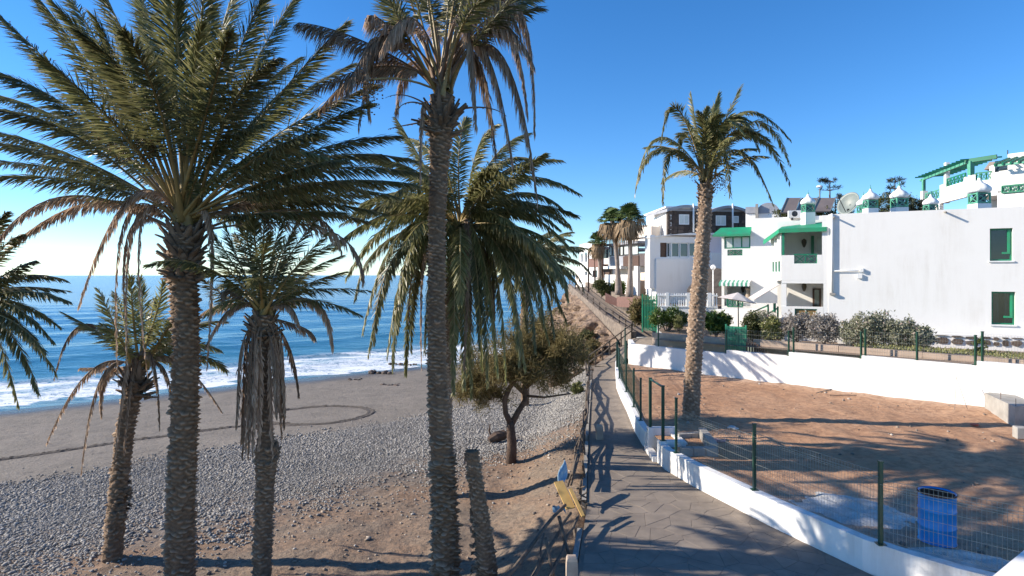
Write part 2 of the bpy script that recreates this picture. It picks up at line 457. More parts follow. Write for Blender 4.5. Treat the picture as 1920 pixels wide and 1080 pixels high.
# ---- sea
def sea_mat():
    m, nt, b = new_mat('sea_water')
    s = attr(nt, 's')
    off = math_n(nt, 'MULTIPLY', s, -1.0)
    mr = node(nt, 'ShaderNodeMapRange'); mr.inputs[1].default_value = 5; mr.inputs[2].default_value = 160
    nt.links.new(off, mr.inputs[0])
    patch = noise_tex(nt, 0.03, 4, 0.6, sc=(0.6, 1.4, 1))
    col = ramp(nt, mr.outputs[0], [(0.0, (0.09, 0.18, 0.21)), (0.06, (0.045, 0.19, 0.26)), (0.3, (0.022, 0.165, 0.29)), (1.0, (0.012, 0.115, 0.27))])
    col = mixc(nt, math_n(nt, 'MULTIPLY', patch, 0.5), col, (0.014, 0.10, 0.22))
    nt.links.new(col, b.inputs['Base Color'])
    b.inputs['Roughness'].default_value = 0.16
    b.inputs['IOR'].default_value = 1.33
    rot = node(nt, 'ShaderNodeMapping'); rot.inputs['Rotation'].default_value = (0, 0, R(-39)); rot.inputs['Scale'].default_value = (0.35, 1.0, 1.0)
    nt.links.new(node(nt, 'ShaderNodeNewGeometry').outputs['Position'], rot.inputs[0])
    w1 = noise_tex(nt, 0.9, 6, 0.62, coord=rot.outputs[0], dist=0.4)
    w2 = noise_tex(nt, 0.12, 4, 0.6, coord=rot.outputs[0])
    h = math_n(nt, 'ADD', math_n(nt, 'MULTIPLY', w1, 0.5), math_n(nt, 'MULTIPLY', w2, 2.2))
    add_bump(nt, b, h, 1.0, 0.55)
    # foam: lace of bubbles lying on the broken waves
    rot2 = node(nt, 'ShaderNodeMapping'); rot2.inputs['Rotation'].default_value = (0, 0, R(-39)); rot2.inputs['Scale'].default_value = (0.45, 1.0, 1.0)
    nt.links.new(node(nt, 'ShaderNodeNewGeometry').outputs['Position'], rot2.inputs[0])
    warp = noise_tex(nt, 0.25, 3, 0.6, coord=rot2.outputs[0])
    fs = math_n(nt, 'MULTIPLY_ADD', warp, 10.0, math_n(nt, 'ADD', off, -5.0))
    band = ramp(nt, math_n(nt, 'DIVIDE', fs, 22.0, clamp=True), [(0.0, (0.0,) * 3), (0.045, (0.0,) * 3), (0.07, (1.0,) * 3), (0.16, (0.72,) * 3), (0.34, (0.52,) * 3), (0.40, (0.85,) * 3), (0.47, (0.45,) * 3), (0.66, (0.30,) * 3), (0.74, (0.0,) * 3)])
    l1 = noise_tex(nt, 2.2, 7, 0.72, coord=rot2.outputs[0], dist=1.2)
    lace = math_n(nt, 'ABSOLUTE', math_n(nt, 'SUBTRACT', l1, 0.5))
    lace = math_n(nt, 'SUBTRACT', 1.0, math_n(nt, 'MULTIPLY', lace, 7.0), clamp=True)
    big = noise_tex(nt, 0.7, 5, 0.7, coord=rot2.outputs[0])
    big = ramp(nt, big, [(0.42, (0, 0, 0)), (0.6, (1, 1, 1))])
    fm = math_n(nt, 'MULTIPLY', math_n(nt, 'MAXIMUM', lace, big), band)
    foam = ramp(nt, fm, [(0.28, (0, 0, 0)), (0.62, (1, 1, 1))])
    fb = node(nt, 'ShaderNodeBsdfPrincipled'); fb.inputs['Base Color'].default_value = (0.78, 0.80, 0.82, 1); fb.inputs['Roughness'].default_value = 0.8
    mx = node(nt, 'ShaderNodeMixShader'); nt.links.new(foam, mx.inputs[0]); nt.links.new(b.outputs[0], mx.inputs[1]); nt.links.new(fb.outputs[0], mx.inputs[2])
    nt.links.new(mx.outputs[0], nt.nodes['Material Output'].inputs[0])
    return m
M['sea'] = sea_mat()
# one sheet in shore coordinates: t along the shore, o out to sea
tt = np.concatenate([[-30000, -8000, -2500, -900, -400], np.linspace(-200, 160, 300), [400, 900, 2500, 8000, 30000]])
oo = np.concatenate([np.linspace(-3, 40, 190), np.geomspace(40.5, 160, 70), [220, 320, 500, 900, 2000, 5000, 14000, 40000]])
O, T = np.meshgrid(oo, tt, indexing='ij')
# inland normal n=(0.629,-0.777); along shore e=(0.777,0.629)
Xs = -26.1 - 0.629 * O + 0.777 * T
Ys = 31.2 + 0.777 * O + 0.629 * T
w = fbm(Xs * 0.08, Ys * 0.08, 3) * 6
amp = np.clip((O - 3) / 8, 0, 1) * np.clip(1 - (O - 90) / 60, 0, 1)
fb_ = fbm(T * 0.1 + 5, O * 0.6, 4)
Zs = amp * (0.16 * np.sin((O + w) * 0.42) + 0.10 * fb_ + 0.34 * np.exp(-((O + w * 0.8 - 21) / 1.5) ** 2) + 0.20 * np.exp(-((O + w - 11) / 1.1) ** 2) + 0.16 * np.exp(-((O + w * .7 - 5.0) / 0.8) ** 2))
Zs = Zs + np.clip((O + 0.5) / 10, -0.1, 0) * 0
sea = grid_mesh('sea', Xs, Ys, Zs, M['sea'], {'s': -O})
tag(sea, kind='structure')
seabed_dummy = None

# ---- drawn furrows in the sand (ridges of dug sand)
def furrow(name, pts, label, closed=False):
    mb = []
    rng = np.random.default_rng(len(pts))
    pts = np.array(pts); n = len(pts)
    t = np.gradient(pts, axis=0); t /= np.linalg.norm(t, axis=1)[:, None] + 1e-9
    nrm = np.stack([-t[:, 1], t[:, 0]], -1)
    prof = [(-0.20, 0.002), (-0.12, 0.035), (-0.05, 0.006), (0.04, 0.005), (0.10, 0.03), (0.18, 0.002)]
    vs = []
    for k, (o, h) in enumerate(prof):
        j = rng.normal(0, 0.02, n); hh = h * (1 + rng.normal(0, 0.35, n)) + 0.006
        q = pts + nrm * (o + j)[:, None]
        vs.append(np.stack([q[:, 0], q[:, 1], beach_z(q[:, 0], q[:, 1]) + np.maximum(hh, 0.005)], -1))
    vv = np.stack(vs, 1).reshape(-1, 3); k = len(prof)
    i = np.arange(n * k).reshape(n, k)
    f = np.stack([i[:-1, :-1], i[1:, :-1], i[1:, 1:], i[:-1, 1:]], -1).reshape(-1, 4)
    o = np_mesh(name, vv, f, M['furrow'], smooth=True)
    tag(o, kind='structure')
    return o
M['furrow'] = mat('dug_damp_sand', (0.075, 0.062, 0.05), (0.12, 0.10, 0.085), 6, 0.95, 0.8, 30, 0.04)
cx, cy = -9.3, 29.4
furrow('sand_circle', [(cx + 2.45 * math.cos(a) * (1 + 0.03 * math.sin(3 * a)), cy + 2.15 * math.sin(a)) for a in np.linspace(0, 2 * math.pi, 150)], '')
lp = [G(px, py, 0.38) for px, py in ((-160, 882), (0, 858), (120, 841), (240, 823), (330, 811), (430, 798), (500, 794), (545, 791))]
ls = []
for a, b in zip(lp[:-1], lp[1:]):
    for k in range(24): ls.append((a.x + (b.x - a.x) * k / 24, a.y + (b.y - a.y) * k / 24))
furrow('sand_line', ls, '')

# ---- pebble bank
ICO = None
def ico():
    t = (1 + 5 ** 0.5) / 2
    v = np.array([(-1, t, 0), (1, t, 0), (-1, -t, 0), (1, -t, 0), (0, -1, t), (0, 1, t), (0, -1, -t), (0, 1, -t), (t, 0, -1), (t, 0, 1), (-t, 0, -1), (-t, 0, 1)], dtype=np.float32)
    v /= np.linalg.norm(v[0])
    f = np.array([(0, 11, 5), (0, 5, 1), (0, 1, 7), (0, 7, 10), (0, 10, 11), (1, 5, 9), (5, 11, 4), (11, 10, 2), (10, 7, 6), (7, 1, 8), (3, 9, 4), (3, 4, 2), (3, 2, 6), (3, 6, 8), (3, 8, 9), (4, 9, 5), (2, 4, 11), (6, 2, 10), (8, 6, 7), (9, 8, 1)])
    return v, f
def scatter_stones(name, xs, ys, zs, size, mat_, flat=0.55, seed=0, parent=None, kind='stuff', lod=None):
    if lod is not None:       # distant stones as octahedra
        oct_v = np.array([(1, 0, 0), (-1, 0, 0), (0, 1, 0), (0, -1, 0), (0, 0, 1), (0, 0, -1)], np.float32)
        oct_f = np.array([(0, 2, 4), (2, 1, 4), (1, 3, 4), (3, 0, 4), (2, 0, 5), (1, 2, 5), (3, 1, 5), (0, 3, 5)])
        A = stone_arrays(xs[~lod], ys[~lod], zs[~lod], size[~lod], flat, seed, *ico()); B = stone_arrays(xs[lod], ys[lod], zs[lod], size[lod] * 1.12, flat, seed + 1, oct_v, oct_f)
        o = np_mesh(name, np.concatenate([A[0], B[0]]), np.concatenate([A[1], B[1] + len(A[0])]), mat_, parent, smooth=True, attrs={'var': np.concatenate([A[2], B[2]])})
    else:
        v, ff, var = stone_arrays(xs, ys, zs, size, flat, seed, *ico())
        o = np_mesh(name, v, ff, mat_, parent, smooth=True, attrs={'var': var})
    if kind: tag(o, kind=kind)
    return o
def stone_arrays(xs, ys, zs, size, flat, seed, v, f):
    rng = np.random.default_rng(seed); n = len(xs); nv_ = len(v)
    v = v[None] * (1 + rng.normal(0, 0.13, (n, nv_, 1)))
    sx = size * rng.uniform(0.7, 1.35, n); sy = size * rng.uniform(0.55, 1.0, n); sz = size * rng.uniform(flat * 0.6, flat * 1.2, n)
    v = v * np.stack([sx, sy, sz], -1)[:, None]
    tx = rng.normal(0, 0.35, n); c, s_ = np.cos(tx)[:, None], np.sin(tx)[:, None]
    y, z = v[..., 1] * c - v[..., 2] * s_, v[..., 1] * s_ + v[..., 2] * c
    a = rng.uniform(0, 6.28, n); c, s_ = np.cos(a)[:, None], np.sin(a)[:, None]
    x, y = v[..., 0] * c - y * s_, v[..., 0] * s_ + y * c
    v = np.stack([x + xs[:, None], y + ys[:, None], z + (zs + sz * 0.45)[:, None]], -1).reshape(-1, 3)
    ff = (f[None] + nv_ * np.arange(n)[:, None, None]).reshape(-1, 3)
    return v, ff, np.repeat(rng.random(n), nv_)
def stone_mat(name, stops, rough=0.75):
    m, nt, b = new_mat(name)
    col = ramp(nt, attr(nt, 'var'), stops)
    n = noise_tex(nt, 40, 3, 0.6)
    nt.links.new(mixc(nt, math_n(nt, 'MULTIPLY', n, 0.35), col, (0.12, 0.11, 0.10)), b.inputs['Base Color'])
    b.inputs['Roughness'].default_value = rough
    return m
M['pebble'] = stone_mat('grey_pebbles', [(0.0, (0.225, 0.21, 0.19)), (0.35, (0.295, 0.276, 0.252)), (0.75, (0.36, 0.337, 0.308)), (0.97, (0.48, 0.45, 0.41))], .95)
M['rubble'] = stone_mat('brown_rubble', [(0.0, (0.14, 0.11, 0.09)), (0.5, (0.28, 0.21, 0.155)), (0.85, (0.42, 0.34, 0.27)), (1.0, (0.58, 0.54, 0.48))], 0.9)
rng = np.random.default_rng(5)
N0 = 480000
yy = rng.uniform(7, 42, N0); xx = rng.uniform(-30, 5, N0)
ss = shore_s(xx, yy)
edge = 24.2 + 6 * fbm(xx * 0.5, yy * 0.5, 3)
keep = (ss > 15.9 + 1.0 * fbm(xx * .4, yy * .4, 2) - 0.3 * rng.exponential(1, N0)) & (ss < edge + rng.exponential(0.9, N0) * 0.8) & (xx < path_left(yy) - 0.25) & (xx > -0.95 * yy - 1.5) & (xx / yy > -0.93)
# fewer stones far off where they read as one grain
keep &= (rng.random(N0) < np.clip(1.25 - yy / 55, 0.5, 1))
xx, yy, ss = xx[keep], yy[keep], ss[keep]
size = (0.016 + 0.032 * rng.random(len(xx)) ** 2.6 + 0.0004 * yy) * np.clip(1 + 1.1 * fbm(xx * .35, yy * .35, 3), .7, 1.5)
pebbles = scatter_stones('pebble_bank', xx, yy, beach_z(xx, yy) + 0.03 * fbm(xx * 1.5, yy * 1.5, 2), size, M['pebble'], 0.62, 8, lod=yy > 17)
N1 = 16000
yy = rng.uniform(7, 26, N1); xx = rng.uniform(-14, 4, N1); ss = shore_s(xx, yy)
dens = np.clip(0.25 + 2.2 * fbm(xx * 0.8, yy * 0.8, 3), 0.02, 1)
keep = (ss > 23) & (xx < path_left(yy) - 0.15) & (rng.random(N1) < dens)
xx, yy = xx[keep], yy[keep]
scatter_stones('soil_stones', xx, yy, beach_z(xx, yy), 0.010 + 0.05 * rng.random(len(xx)) ** 5, M['rubble'], 0.6, 9)

# dark rocks at the water's edge
rock_pts = [(742, 683, 'small dark rock standing in the shallow surf', 0.55), (712, 699, 'flat dark rock patch on the wet sand', 0.9), (663, 712, 'tiny dark rock on open grey sand', 0.45), (735, 724, 'low dark rock on the sand in front of the flat rock patch', 0.8), (771, 684, 'small dark rock at the surf edge beside the tall palm trunk', 0.4)]
for k, (px, py, lab, sz) in enumerate(rock_pts):
    p = G(px, py, 0.08)
    mb = MB(); v, f = ico()
    r_ = random.Random(k)
    for q in range(9):
        c = p + V((r_.uniform(-sz, sz), r_.uniform(-sz * .5, sz * .5), 0.02))
        s_ = sz * r_.uniform(0.12, 0.30)
        mb.add([c + V((a[0] * s_ * r_.uniform(.7, 1.4), a[1] * s_, a[2] * s_ * 0.7)) for a in v], f.tolist())
    tag(mb.build('beach_rock', M['lava'], loc=p), lab, 'rock', 'dark rocks near the surf')

# ---- plot soil
def plot_mat():
    m, nt, b = new_mat('plot_soil')
    n1 = noise_tex(nt, 0.35, 5, 0.6); n2 = noise_tex(nt, 5, 6, 0.65); n3 = noise_tex(nt, 45, 3, 0.6)
    c = mixc(nt, ramp(nt, n1, [(0.35, (0, 0, 0)), (0.65, (1, 1, 1))]), (0.42, 0.235, 0.135), (0.53, 0.32, 0.195))
    c = mixc(nt, ramp(nt, n2, [(0.40, (0.7, 0.7, 0.7)), (0.55, (0, 0, 0))]), c, (0.30, 0.165, 0.098))
    c = mixc(nt, ramp(nt, n3, [(0.62, (0, 0, 0)), (0.72, (0.7, 0.7, 0.7))]), c, (0.46, 0.34, 0.25))
    c = mixc(nt, math_n(nt, 'MULTIPLY', attr(nt, 'pale'), ramp(nt, n2, [(0.3, (0.2,) * 3), (0.6, (1.0,) * 3)])), c, (0.42, 0.35, 0.29))
    nt.links.new(c, b.inputs['Base Color']); b.inputs['Roughness'].default_value = 0.95; b.inputs['Specular IOR Level'].default_value = 0.2
    add_bump(nt, b, math_n(nt, 'ADD', n2, math_n(nt, 'MULTIPLY', n3, 0.4)), 0.8, 0.07)
    return m
M['plot'] = plot_mat()
ys = np.linspace(6, 32.6, 180); vs_ = np.linspace(0, 1, 150)
Y, Vv = np.meshgrid(ys, vs_, indexing='ij')
xl = path_right(Y) + 0.20; xr = np.minimum(RW(Y) + 0.1, 27)
xr = np.maximum(xr, xl + 0.1)
X = xl + (xr - xl) * Vv
tyre = 0.02 * np.sin(X * 5.5 + 2 * np.sin(Y * .6)) * np.exp(-((Y - 18.4) / 0.8) ** 2)
Zp = PLOT_Z + 0.16 * fbm(X * 0.5, Y * 0.5, 3) + 0.10 * fbm(X * 2.2, Y * 2.2, 3) + tyre + 0.10 * np.exp(-((RW(Y) - X) / 1.0) ** 2) * (fbm(X, Y, 3) + 0.5)
edge_ = np.clip((X - xl) / 0.5, 0, 1)
Zp = PLOT_Z * (1 - edge_) + Zp * edge_
pale = np.clip(np.exp(-((X - 6.9) / 1.9) ** 2 - ((Y - 12.0) / 1.4) ** 2) + 0.5 * np.exp(-((RW(Y) - X) / 0.9) ** 2), 0, 1)
tag(grid_mesh('plot_soil', X, Y, Zp, M['plot'], {'pale': pale}), kind='structure')
def plot_z(x, y):
    return PLOT_Z + 0.16 * float(fbm(np.array(x * 0.5), np.array(y * 0.5), 3)) + 0.10 * float(fbm(np.array(x * 2.2), np.array(y * 2.2), 3))
N1 = 5000
yy = rng.uniform(8, 31, N1); xx = rng.uniform(4, 22, N1)
dens = np.clip(0.12 + 1.2 * fbm(xx * 0.6, yy * 0.6, 3), 0.01, 1) + 0.6 * np.exp(-((RW(yy) - xx - .5) / 0.4) ** 2) + 0.7 * np.exp(-((xx - 7.6) / 1.6) ** 2 - ((yy - 10.2) / 0.7) ** 2)
keep = (xx > path_right(yy) + 0.35) & (xx < RW(yy) - 0.1) & (rng.random(N1) < dens)
xx, yy = xx[keep], yy[keep]
zz = PLOT_Z + 0.16 * fbm(xx * 0.5, yy * 0.5, 3) + 0.10 * fbm(xx * 2.2, yy * 2.2, 3)
scatter_stones('plot_rubble', xx, yy, zz, 0.014 + 0.06 * rng.random(len(xx)) ** 4, M['rubble'], 0.7, 12)

# ---- the path: mortar bed + irregular flagstones
def path_mat(name, a, b_, rnd):
    return mat(name, a, b_, 2.2, 0.85, 0.35, 35, 0.012, rnd=rnd)
M['pathbed'] = mat('path_mortar', (0.235, 0.192, 0.153), (0.18, 0.148, 0.12), 5, 0.95, 0.5, 40)
M['flag'] = path_mat('flagstone', (0.26, 0.213, 0.17), (0.185, 0.152, 0.124), 0.10)
ysn = np.array(sorted(set([p[1] for p in LEFT] + [p[1] for p in RIGHT] + list(np.linspace(4.5, 35, 60)))))
ysn = ysn[(ysn >= 4.5) & (ysn <= 34.9)]
mb = MB()
poly = [(float(path_left(y)), float(y)) for y in ysn]; polr = [(float(path_right(y)), float(y)) for y in ysn]
for i in range(len(ysn) - 1):
    a, b, c, d = poly[i], polr[i], polr[i + 1], poly[i + 1]
    mb.add([(a[0], a[1], PATH_Z), (b[0], b[1], PATH_Z), (c[0], c[1], PATH_Z), (d[0], d[1], PATH_Z), (a[0], a[1], PATH_Z - 1.6), (d[0], d[1], PATH_Z - 1.6)], [(0, 1, 2, 3), (0, 3, 5, 4)])
path = tag(mb.build('path', M['pathbed']), kind='structure')
def clip_poly(poly, mx, my, nx, ny):
    out = []
    for i in range(len(poly)):
        a, b = poly[i], poly[(i + 1) % len(poly)]
        da = (a[0] - mx) * nx + (a[1] - my) * ny; db = (b[0] - mx) * nx + (b[1] - my) * ny
        if da <= 0: out.append(a)
        if (da < 0) != (db < 0):
            t = da / (da - db); out.append((a[0] + (b[0] - a[0]) * t, a[1] + (b[1] - a[1]) * t))
    return out
r_ = random.Random(4)
seeds = []
y = 7.6
while y < 26.5:
    x = float(path_left(y)) + r_.uniform(0, .4)
    st = 0.42 if y < 14 else 0.55
    while x < float(path_right(y)) + .1:
        seeds.append((x + r_.uniform(-.26, .26), y + r_.uniform(-.26, .26))); x += st * r_.uniform(0.75, 1.3)
    y += st
for i, (sx, sy) in enumerate(seeds):
    poly = [(sx - 1, sy - 1), (sx + 1, sy - 1), (sx + 1, sy + 1), (sx - 1, sy + 1)]
    for j, (tx, ty) in enumerate(seeds):
        dx, dy = tx - sx, ty - sy; L = math.hypot(dx, dy)
        if j == i or L > 2.2: continue
        poly = clip_poly(poly, sx + dx / 2 - dx / L * 0.004, sy + dy / 2 - dy / L * 0.004, dx / L, dy / L)
        if not poly: break
    # path edges
    for pts, sg in ((LEFT, -1), (RIGHT, 1)):
        fx = path_left if sg < 0 else path_right
        x0 = float(fx(sy)); x1 = float(fx(sy + .1)); ex, ey = x1 - x0, 0.1
        nx, ny = sg * ey, -sg * ex; l = math.hypot(nx, ny)
        if poly: poly = clip_poly(poly, x0 - sg * 0.09, sy, nx / l, ny / l)
    if len(poly) < 3: continue
    h = PATH_Z + r_.uniform(0.004, 0.007); mb = MB()
    cx = sum(p[0] for p in poly) / len(poly); cy = sum(p[1] for p in poly) / len(poly)
    n = len(poly); ins = [(cx + (p[0] - cx) * .985, cy + (p[1] - cy) * .985) for p in poly]
    mb.add([(p[0], p[1], PATH_Z - 0.03) for p in poly] + [(p[0], p[1], h - 0.0035) for p in poly] + [(p[0], p[1], h) for p in ins],
           [(k, (k + 1) % n, n + (k + 1) % n, n + k) for k in range(n)] + [(n + k, n + (k + 1) % n, 2 * n + (k + 1) % n, 2 * n + k) for k in range(n)] + [tuple(range(2 * n, 3 * n))])
    mb.build('flagstone', M['flag'], path)
# ---------------------------------------------------------------- palms
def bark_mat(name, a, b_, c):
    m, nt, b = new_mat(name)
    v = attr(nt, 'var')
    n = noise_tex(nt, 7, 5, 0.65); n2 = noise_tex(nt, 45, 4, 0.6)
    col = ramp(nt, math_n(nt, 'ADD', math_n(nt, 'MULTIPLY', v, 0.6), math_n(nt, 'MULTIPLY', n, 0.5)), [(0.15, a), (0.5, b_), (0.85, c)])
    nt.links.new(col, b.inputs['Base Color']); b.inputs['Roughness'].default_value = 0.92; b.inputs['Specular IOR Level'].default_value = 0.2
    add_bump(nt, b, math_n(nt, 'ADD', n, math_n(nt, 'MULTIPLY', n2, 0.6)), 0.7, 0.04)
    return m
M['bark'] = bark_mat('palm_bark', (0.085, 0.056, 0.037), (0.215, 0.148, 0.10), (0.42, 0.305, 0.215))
M['bark_pale'] = bark_mat('palm_bark_pale', (0.13, 0.085, 0.058), (0.30, 0.215, 0.155), (0.50, 0.39, 0.30))
M['boot'] = bark_mat('palm_boot', (0.07, 0.048, 0.034), (0.16, 0.108, 0.072), (0.30, 0.215, 0.15))
M['leaf'] = leaf_mat('palm_leaf', [(0.0, (0.072, 0.078, 0.030)), (0.5, (0.155, 0.155, 0.062)), (0.85, (0.27, 0.245, 0.115)), (1.0, (0.44, 0.37, 0.22))], 0.4, 0.42, 0.45, 0.5)
M['leaf_bright'] = leaf_mat('palm_leaf_pale', [(0.0, (0.105, 0.115, 0.04)), (0.5, (0.20, 0.20, 0.078)), (0.85, (0.34, 0.31, 0.14)), (1.0, (0.50, 0.43, 0.23))], 0.42, 0.42, 0.45, 0.5)
M['leaf_dead'] = leaf_mat('palm_leaf_dead', [(0.0, (0.22, 0.145, 0.10)), (0.5, (0.42, 0.30, 0.21)), (0.9, (0.60, 0.47, 0.36)), (1.0, (0.68, 0.58, 0.47))], 0.42, 0.75, 0.2, 0.6)
M['rachis'] = mat('palm_rachis', (0.32, 0.24, 0.09), (0.20, 0.14, 0.055), 3, 0.5, rnd=0.5)
M['rachis_dead'] = mat('palm_rachis_dead', (0.24, 0.155, 0.095), (0.14, 0.09, 0.06), 4, 0.7, rnd=0.4)
M['date'] = leaf_mat('palm_dates', [(0.0, (0.05, 0.03, 0.012)), (0.5, (0.19, 0.085, 0.022)), (1.0, (0.34, 0.17, 0.04))], 0.0, 0.4, 0.4, 0.3)

def bez(p0, p1, p2, n):
    t = np.linspace(0, 1, n)[:, None]
    return (1 - t) ** 2 * p0 + 2 * t * (1 - t) * p1 + t * t * p2

def frond_geo(Pn, az, lmax, npair, rng, dead=0.0, wleaf=0.017, roll=0.0, vee=0.45, r0=0.03, start=0.16, hang=None, ragged=0.0, veer=0.6):
    """Pn: (n,3) rachis points. returns verts, quads, tris, var, nrach"""
    n = len(Pn)
    T = np.gradient(Pn, axis=0); T /= np.linalg.norm(T, axis=1)[:, None] + 1e-9
    S = np.array([-math.sin(az), math.cos(az), 0.0])
    Sd = S[None] - T * (T @ S)[:, None]; Sd /= np.linalg.norm(Sd, axis=1)[:, None] + 1e-9
    Un = np.cross(Sd, T)
    Un = np.where((Un[:, 2:3] < 0) & (np.abs(T[:, 2:3]) < 0.5), Un, Un)
    c, s = math.cos(roll), math.sin(roll)
    Sd, Un = Sd * c + Un * s, Un * c - Sd * s
    # rachis: 5 sided tapering tube, broad flat base
    k = 5
    tt = np.linspace(0, 1, n)
    rr = r0 * (1 - 0.86 * tt) + r0 * 0.9 * np.exp(-(tt / 0.07) ** 2)
    ang = np.arange(k) * 2 * math.pi / k
    ring = Pn[:, None] + rr[:, None, None] * (np.cos(ang)[None, :, None] * Sd[:, None] * 1.25 + np.sin(ang)[None, :, None] * Un[:, None] * 0.75)
    rv = ring.reshape(-1, 3)
    i = np.arange(n * k).reshape(n, k)
    j = np.roll(i, -1, axis=1)
    rq = np.stack([i[:-1], j[:-1], j[1:], i[1:]], -1).reshape(-1, 4)
    # leaflets
    m = npair * 2
    side = np.tile([1.0, -1.0], npair)
    ts = np.repeat(start + (1 - start) * (np.arange(npair) + 0.5) / npair, 2) + rng.normal(0, 0.004, m)
    ts = np.clip(ts, start * 0.8, 0.999)
    if ragged:
        keepm = rng.random(m) > ragged
        side, ts = side[keepm], ts[keepm]; m = len(ts)
    fi = ts * (n - 1); i0 = np.minimum(fi.astype(int), n - 2); fr = (fi - i0)[:, None]
    lerp = lambda A: A[i0] * (1 - fr) + A[i0 + 1] * fr
    B, t_, s_, u_ = lerp(Pn), lerp(T), lerp(Sd), lerp(Un)
    q = (ts - start) / (1 - start)
    L = lmax * np.interp(q, [0, 0.08, 0.3, 0.6, 0.9, 1], [0.35, 0.7, 1.0, 0.95, 0.62, 0.42]) * rng.uniform(0.82, 1.12, m)
    a = np.interp(q, [0, 0.5, 1], [1.05, 0.76, 0.32]) * (1 - .42 * dead) + rng.normal(0, 0.09, m)
    v = vee + (rng.uniform(-veer, veer, m) if dead < .5 else rng.normal(0, 0.18, m))
    D = t_ * np.cos(a)[:, None] + (s_ * (side * np.cos(v))[:, None] + u_ * np.sin(v)[:, None]) * np.sin(a)[:, None]
    hg = hang if hang is not None else (0.12 + 0.9 * dead)
    down = np.array([0, 0, -1.0])
    D1 = D + down * (hg * 0.45) + rng.normal(0, 0.05 + 0.1 * dead, (m, 3)); D1 /= np.linalg.norm(D1, axis=1)[:, None]
    D2 = D + down * (hg * 1.5) + rng.normal(0, 0.08 + 0.16 * dead, (m, 3)); D2 /= np.linalg.norm(D2, axis=1)[:, None]
    wv = np.cross(D1, u_); wv /= np.linalg.norm(wv, axis=1)[:, None] + 1e-9
    # twist blades a little so they catch light differently
    tw = rng.normal(0.5, 0.35, m)[:, None] * side[:, None]
    nv = np.cross(wv, D1)
    wv = wv * np.cos(tw) + nv * np.sin(tw)
    W = (wleaf * (0.8 + 0.4 * rng.random(m)) * (1 - 0.15 * dead))[:, None]
    mid = B + D1 * (L * 0.5)[:, None]
    tip = mid + D2 * (L * 0.5)[:, None]
    lv = np.stack([B + wv * W * 0.45, B - wv * W * 0.45, mid + wv * W, mid - wv * W, tip], 1).reshape(-1, 3)
    o = len(rv)
    b = o + 5 * np.arange(m)[:, None]
    lq = b + np.array([[0, 1, 3, 2]]); lt = b + np.array([[2, 3, 4]])
    base = np.clip(rng.normal(0.42, 0.2, m), 0, 0.9)
    var = np.concatenate([np.full(len(rv), 0.6), np.stack([base, base, base, base, np.minimum(base + 0.35, 1)], 1).reshape(-1)])
    return np.concatenate([rv, lv]), rq, lq, lt, var

def add_frond(palm, Pn, az, rng, dead=False, name=None, bright=False, **kw):
    verts, rq, lq, lt, var = frond_geo(Pn, az, rng=rng, dead=0.85 if dead else 0.0, **kw)
    mats = [M['rachis_dead'], M['leaf_dead']] if dead else [M['rachis'], M['leaf_bright'] if bright else M['leaf']]
    o = np_mesh(name or ('dead_frond' if dead else 'frond'), verts, [rq, lq, lt], mats, palm, attrs={'var': var})
    mi = np.concatenate([np.zeros(len(rq), np.int32), np.ones(len(lq) + len(lt), np.int32)])
    me = o.data
    me.polygons.foreach_set('material_index', mi)
    return o

def frond_to(palm, hub, cpx, tpx, d, rng, doff=0.0, dead=False, bright=False, lmax=0.42, npair=None, hubj=0.08, **kw):
    """frond through photo directions: control and tip pixel, at the palm's distance d (+ doff at the tip)"""
    h = np.array(hub) + rng.normal(0, hubj, 3) * np.array([1, 1, 0.6])
    c = np.array(P(cpx[0], cpx[1], d + doff * 0.55)); t = np.array(P(tpx[0], tpx[1], d + doff))
    c = c + 0.85 * (c - (h + t) / 2)          # pass through the given point
    Pn = bez(h, c, t, 17)
    L = np.linalg.norm(np.diff(Pn, axis=0), axis=1).sum()
    az = math.atan2(t[1] - h[1], t[0] - h[0])
    npair = npair or int(max(26, L * 46))
    return add_frond(palm, Pn, az, rng, dead, bright=bright, lmax=lmax, npair=npair, roll=rng.normal(0, 0.25), **kw)

def frond_dir(palm, hub, az, el, L, droop, rng, dead=False, bright=False, lmax=0.42, npair=None, hubr=0.12, pw=1.4, **kw):
    n = 15
    t = np.linspace(0, 1, n)
    e = el - droop * t ** pw
    e = np.maximum(e, -1.53)
    aa = az + rng.normal(0, 0.10) * t
    dirs = np.stack([np.cos(e) * np.cos(aa), np.cos(e) * np.sin(aa), np.sin(e)], -1)
    Pn = np.concatenate([[np.zeros(3)], np.cumsum((dirs[:-1] + dirs[1:]) / 2 * L / (n - 1), axis=0)])
    h = np.array(hub) + np.array([math.cos(az) * hubr, math.sin(az) * hubr, rng.uniform(-0.12, 0.12)])
    npair = npair or int(max(24, L * 42))
    return add_frond(palm, Pn + h, az, rng, dead, bright=bright, lmax=lmax, npair=npair, roll=rng.normal(0, 0.3), **kw)

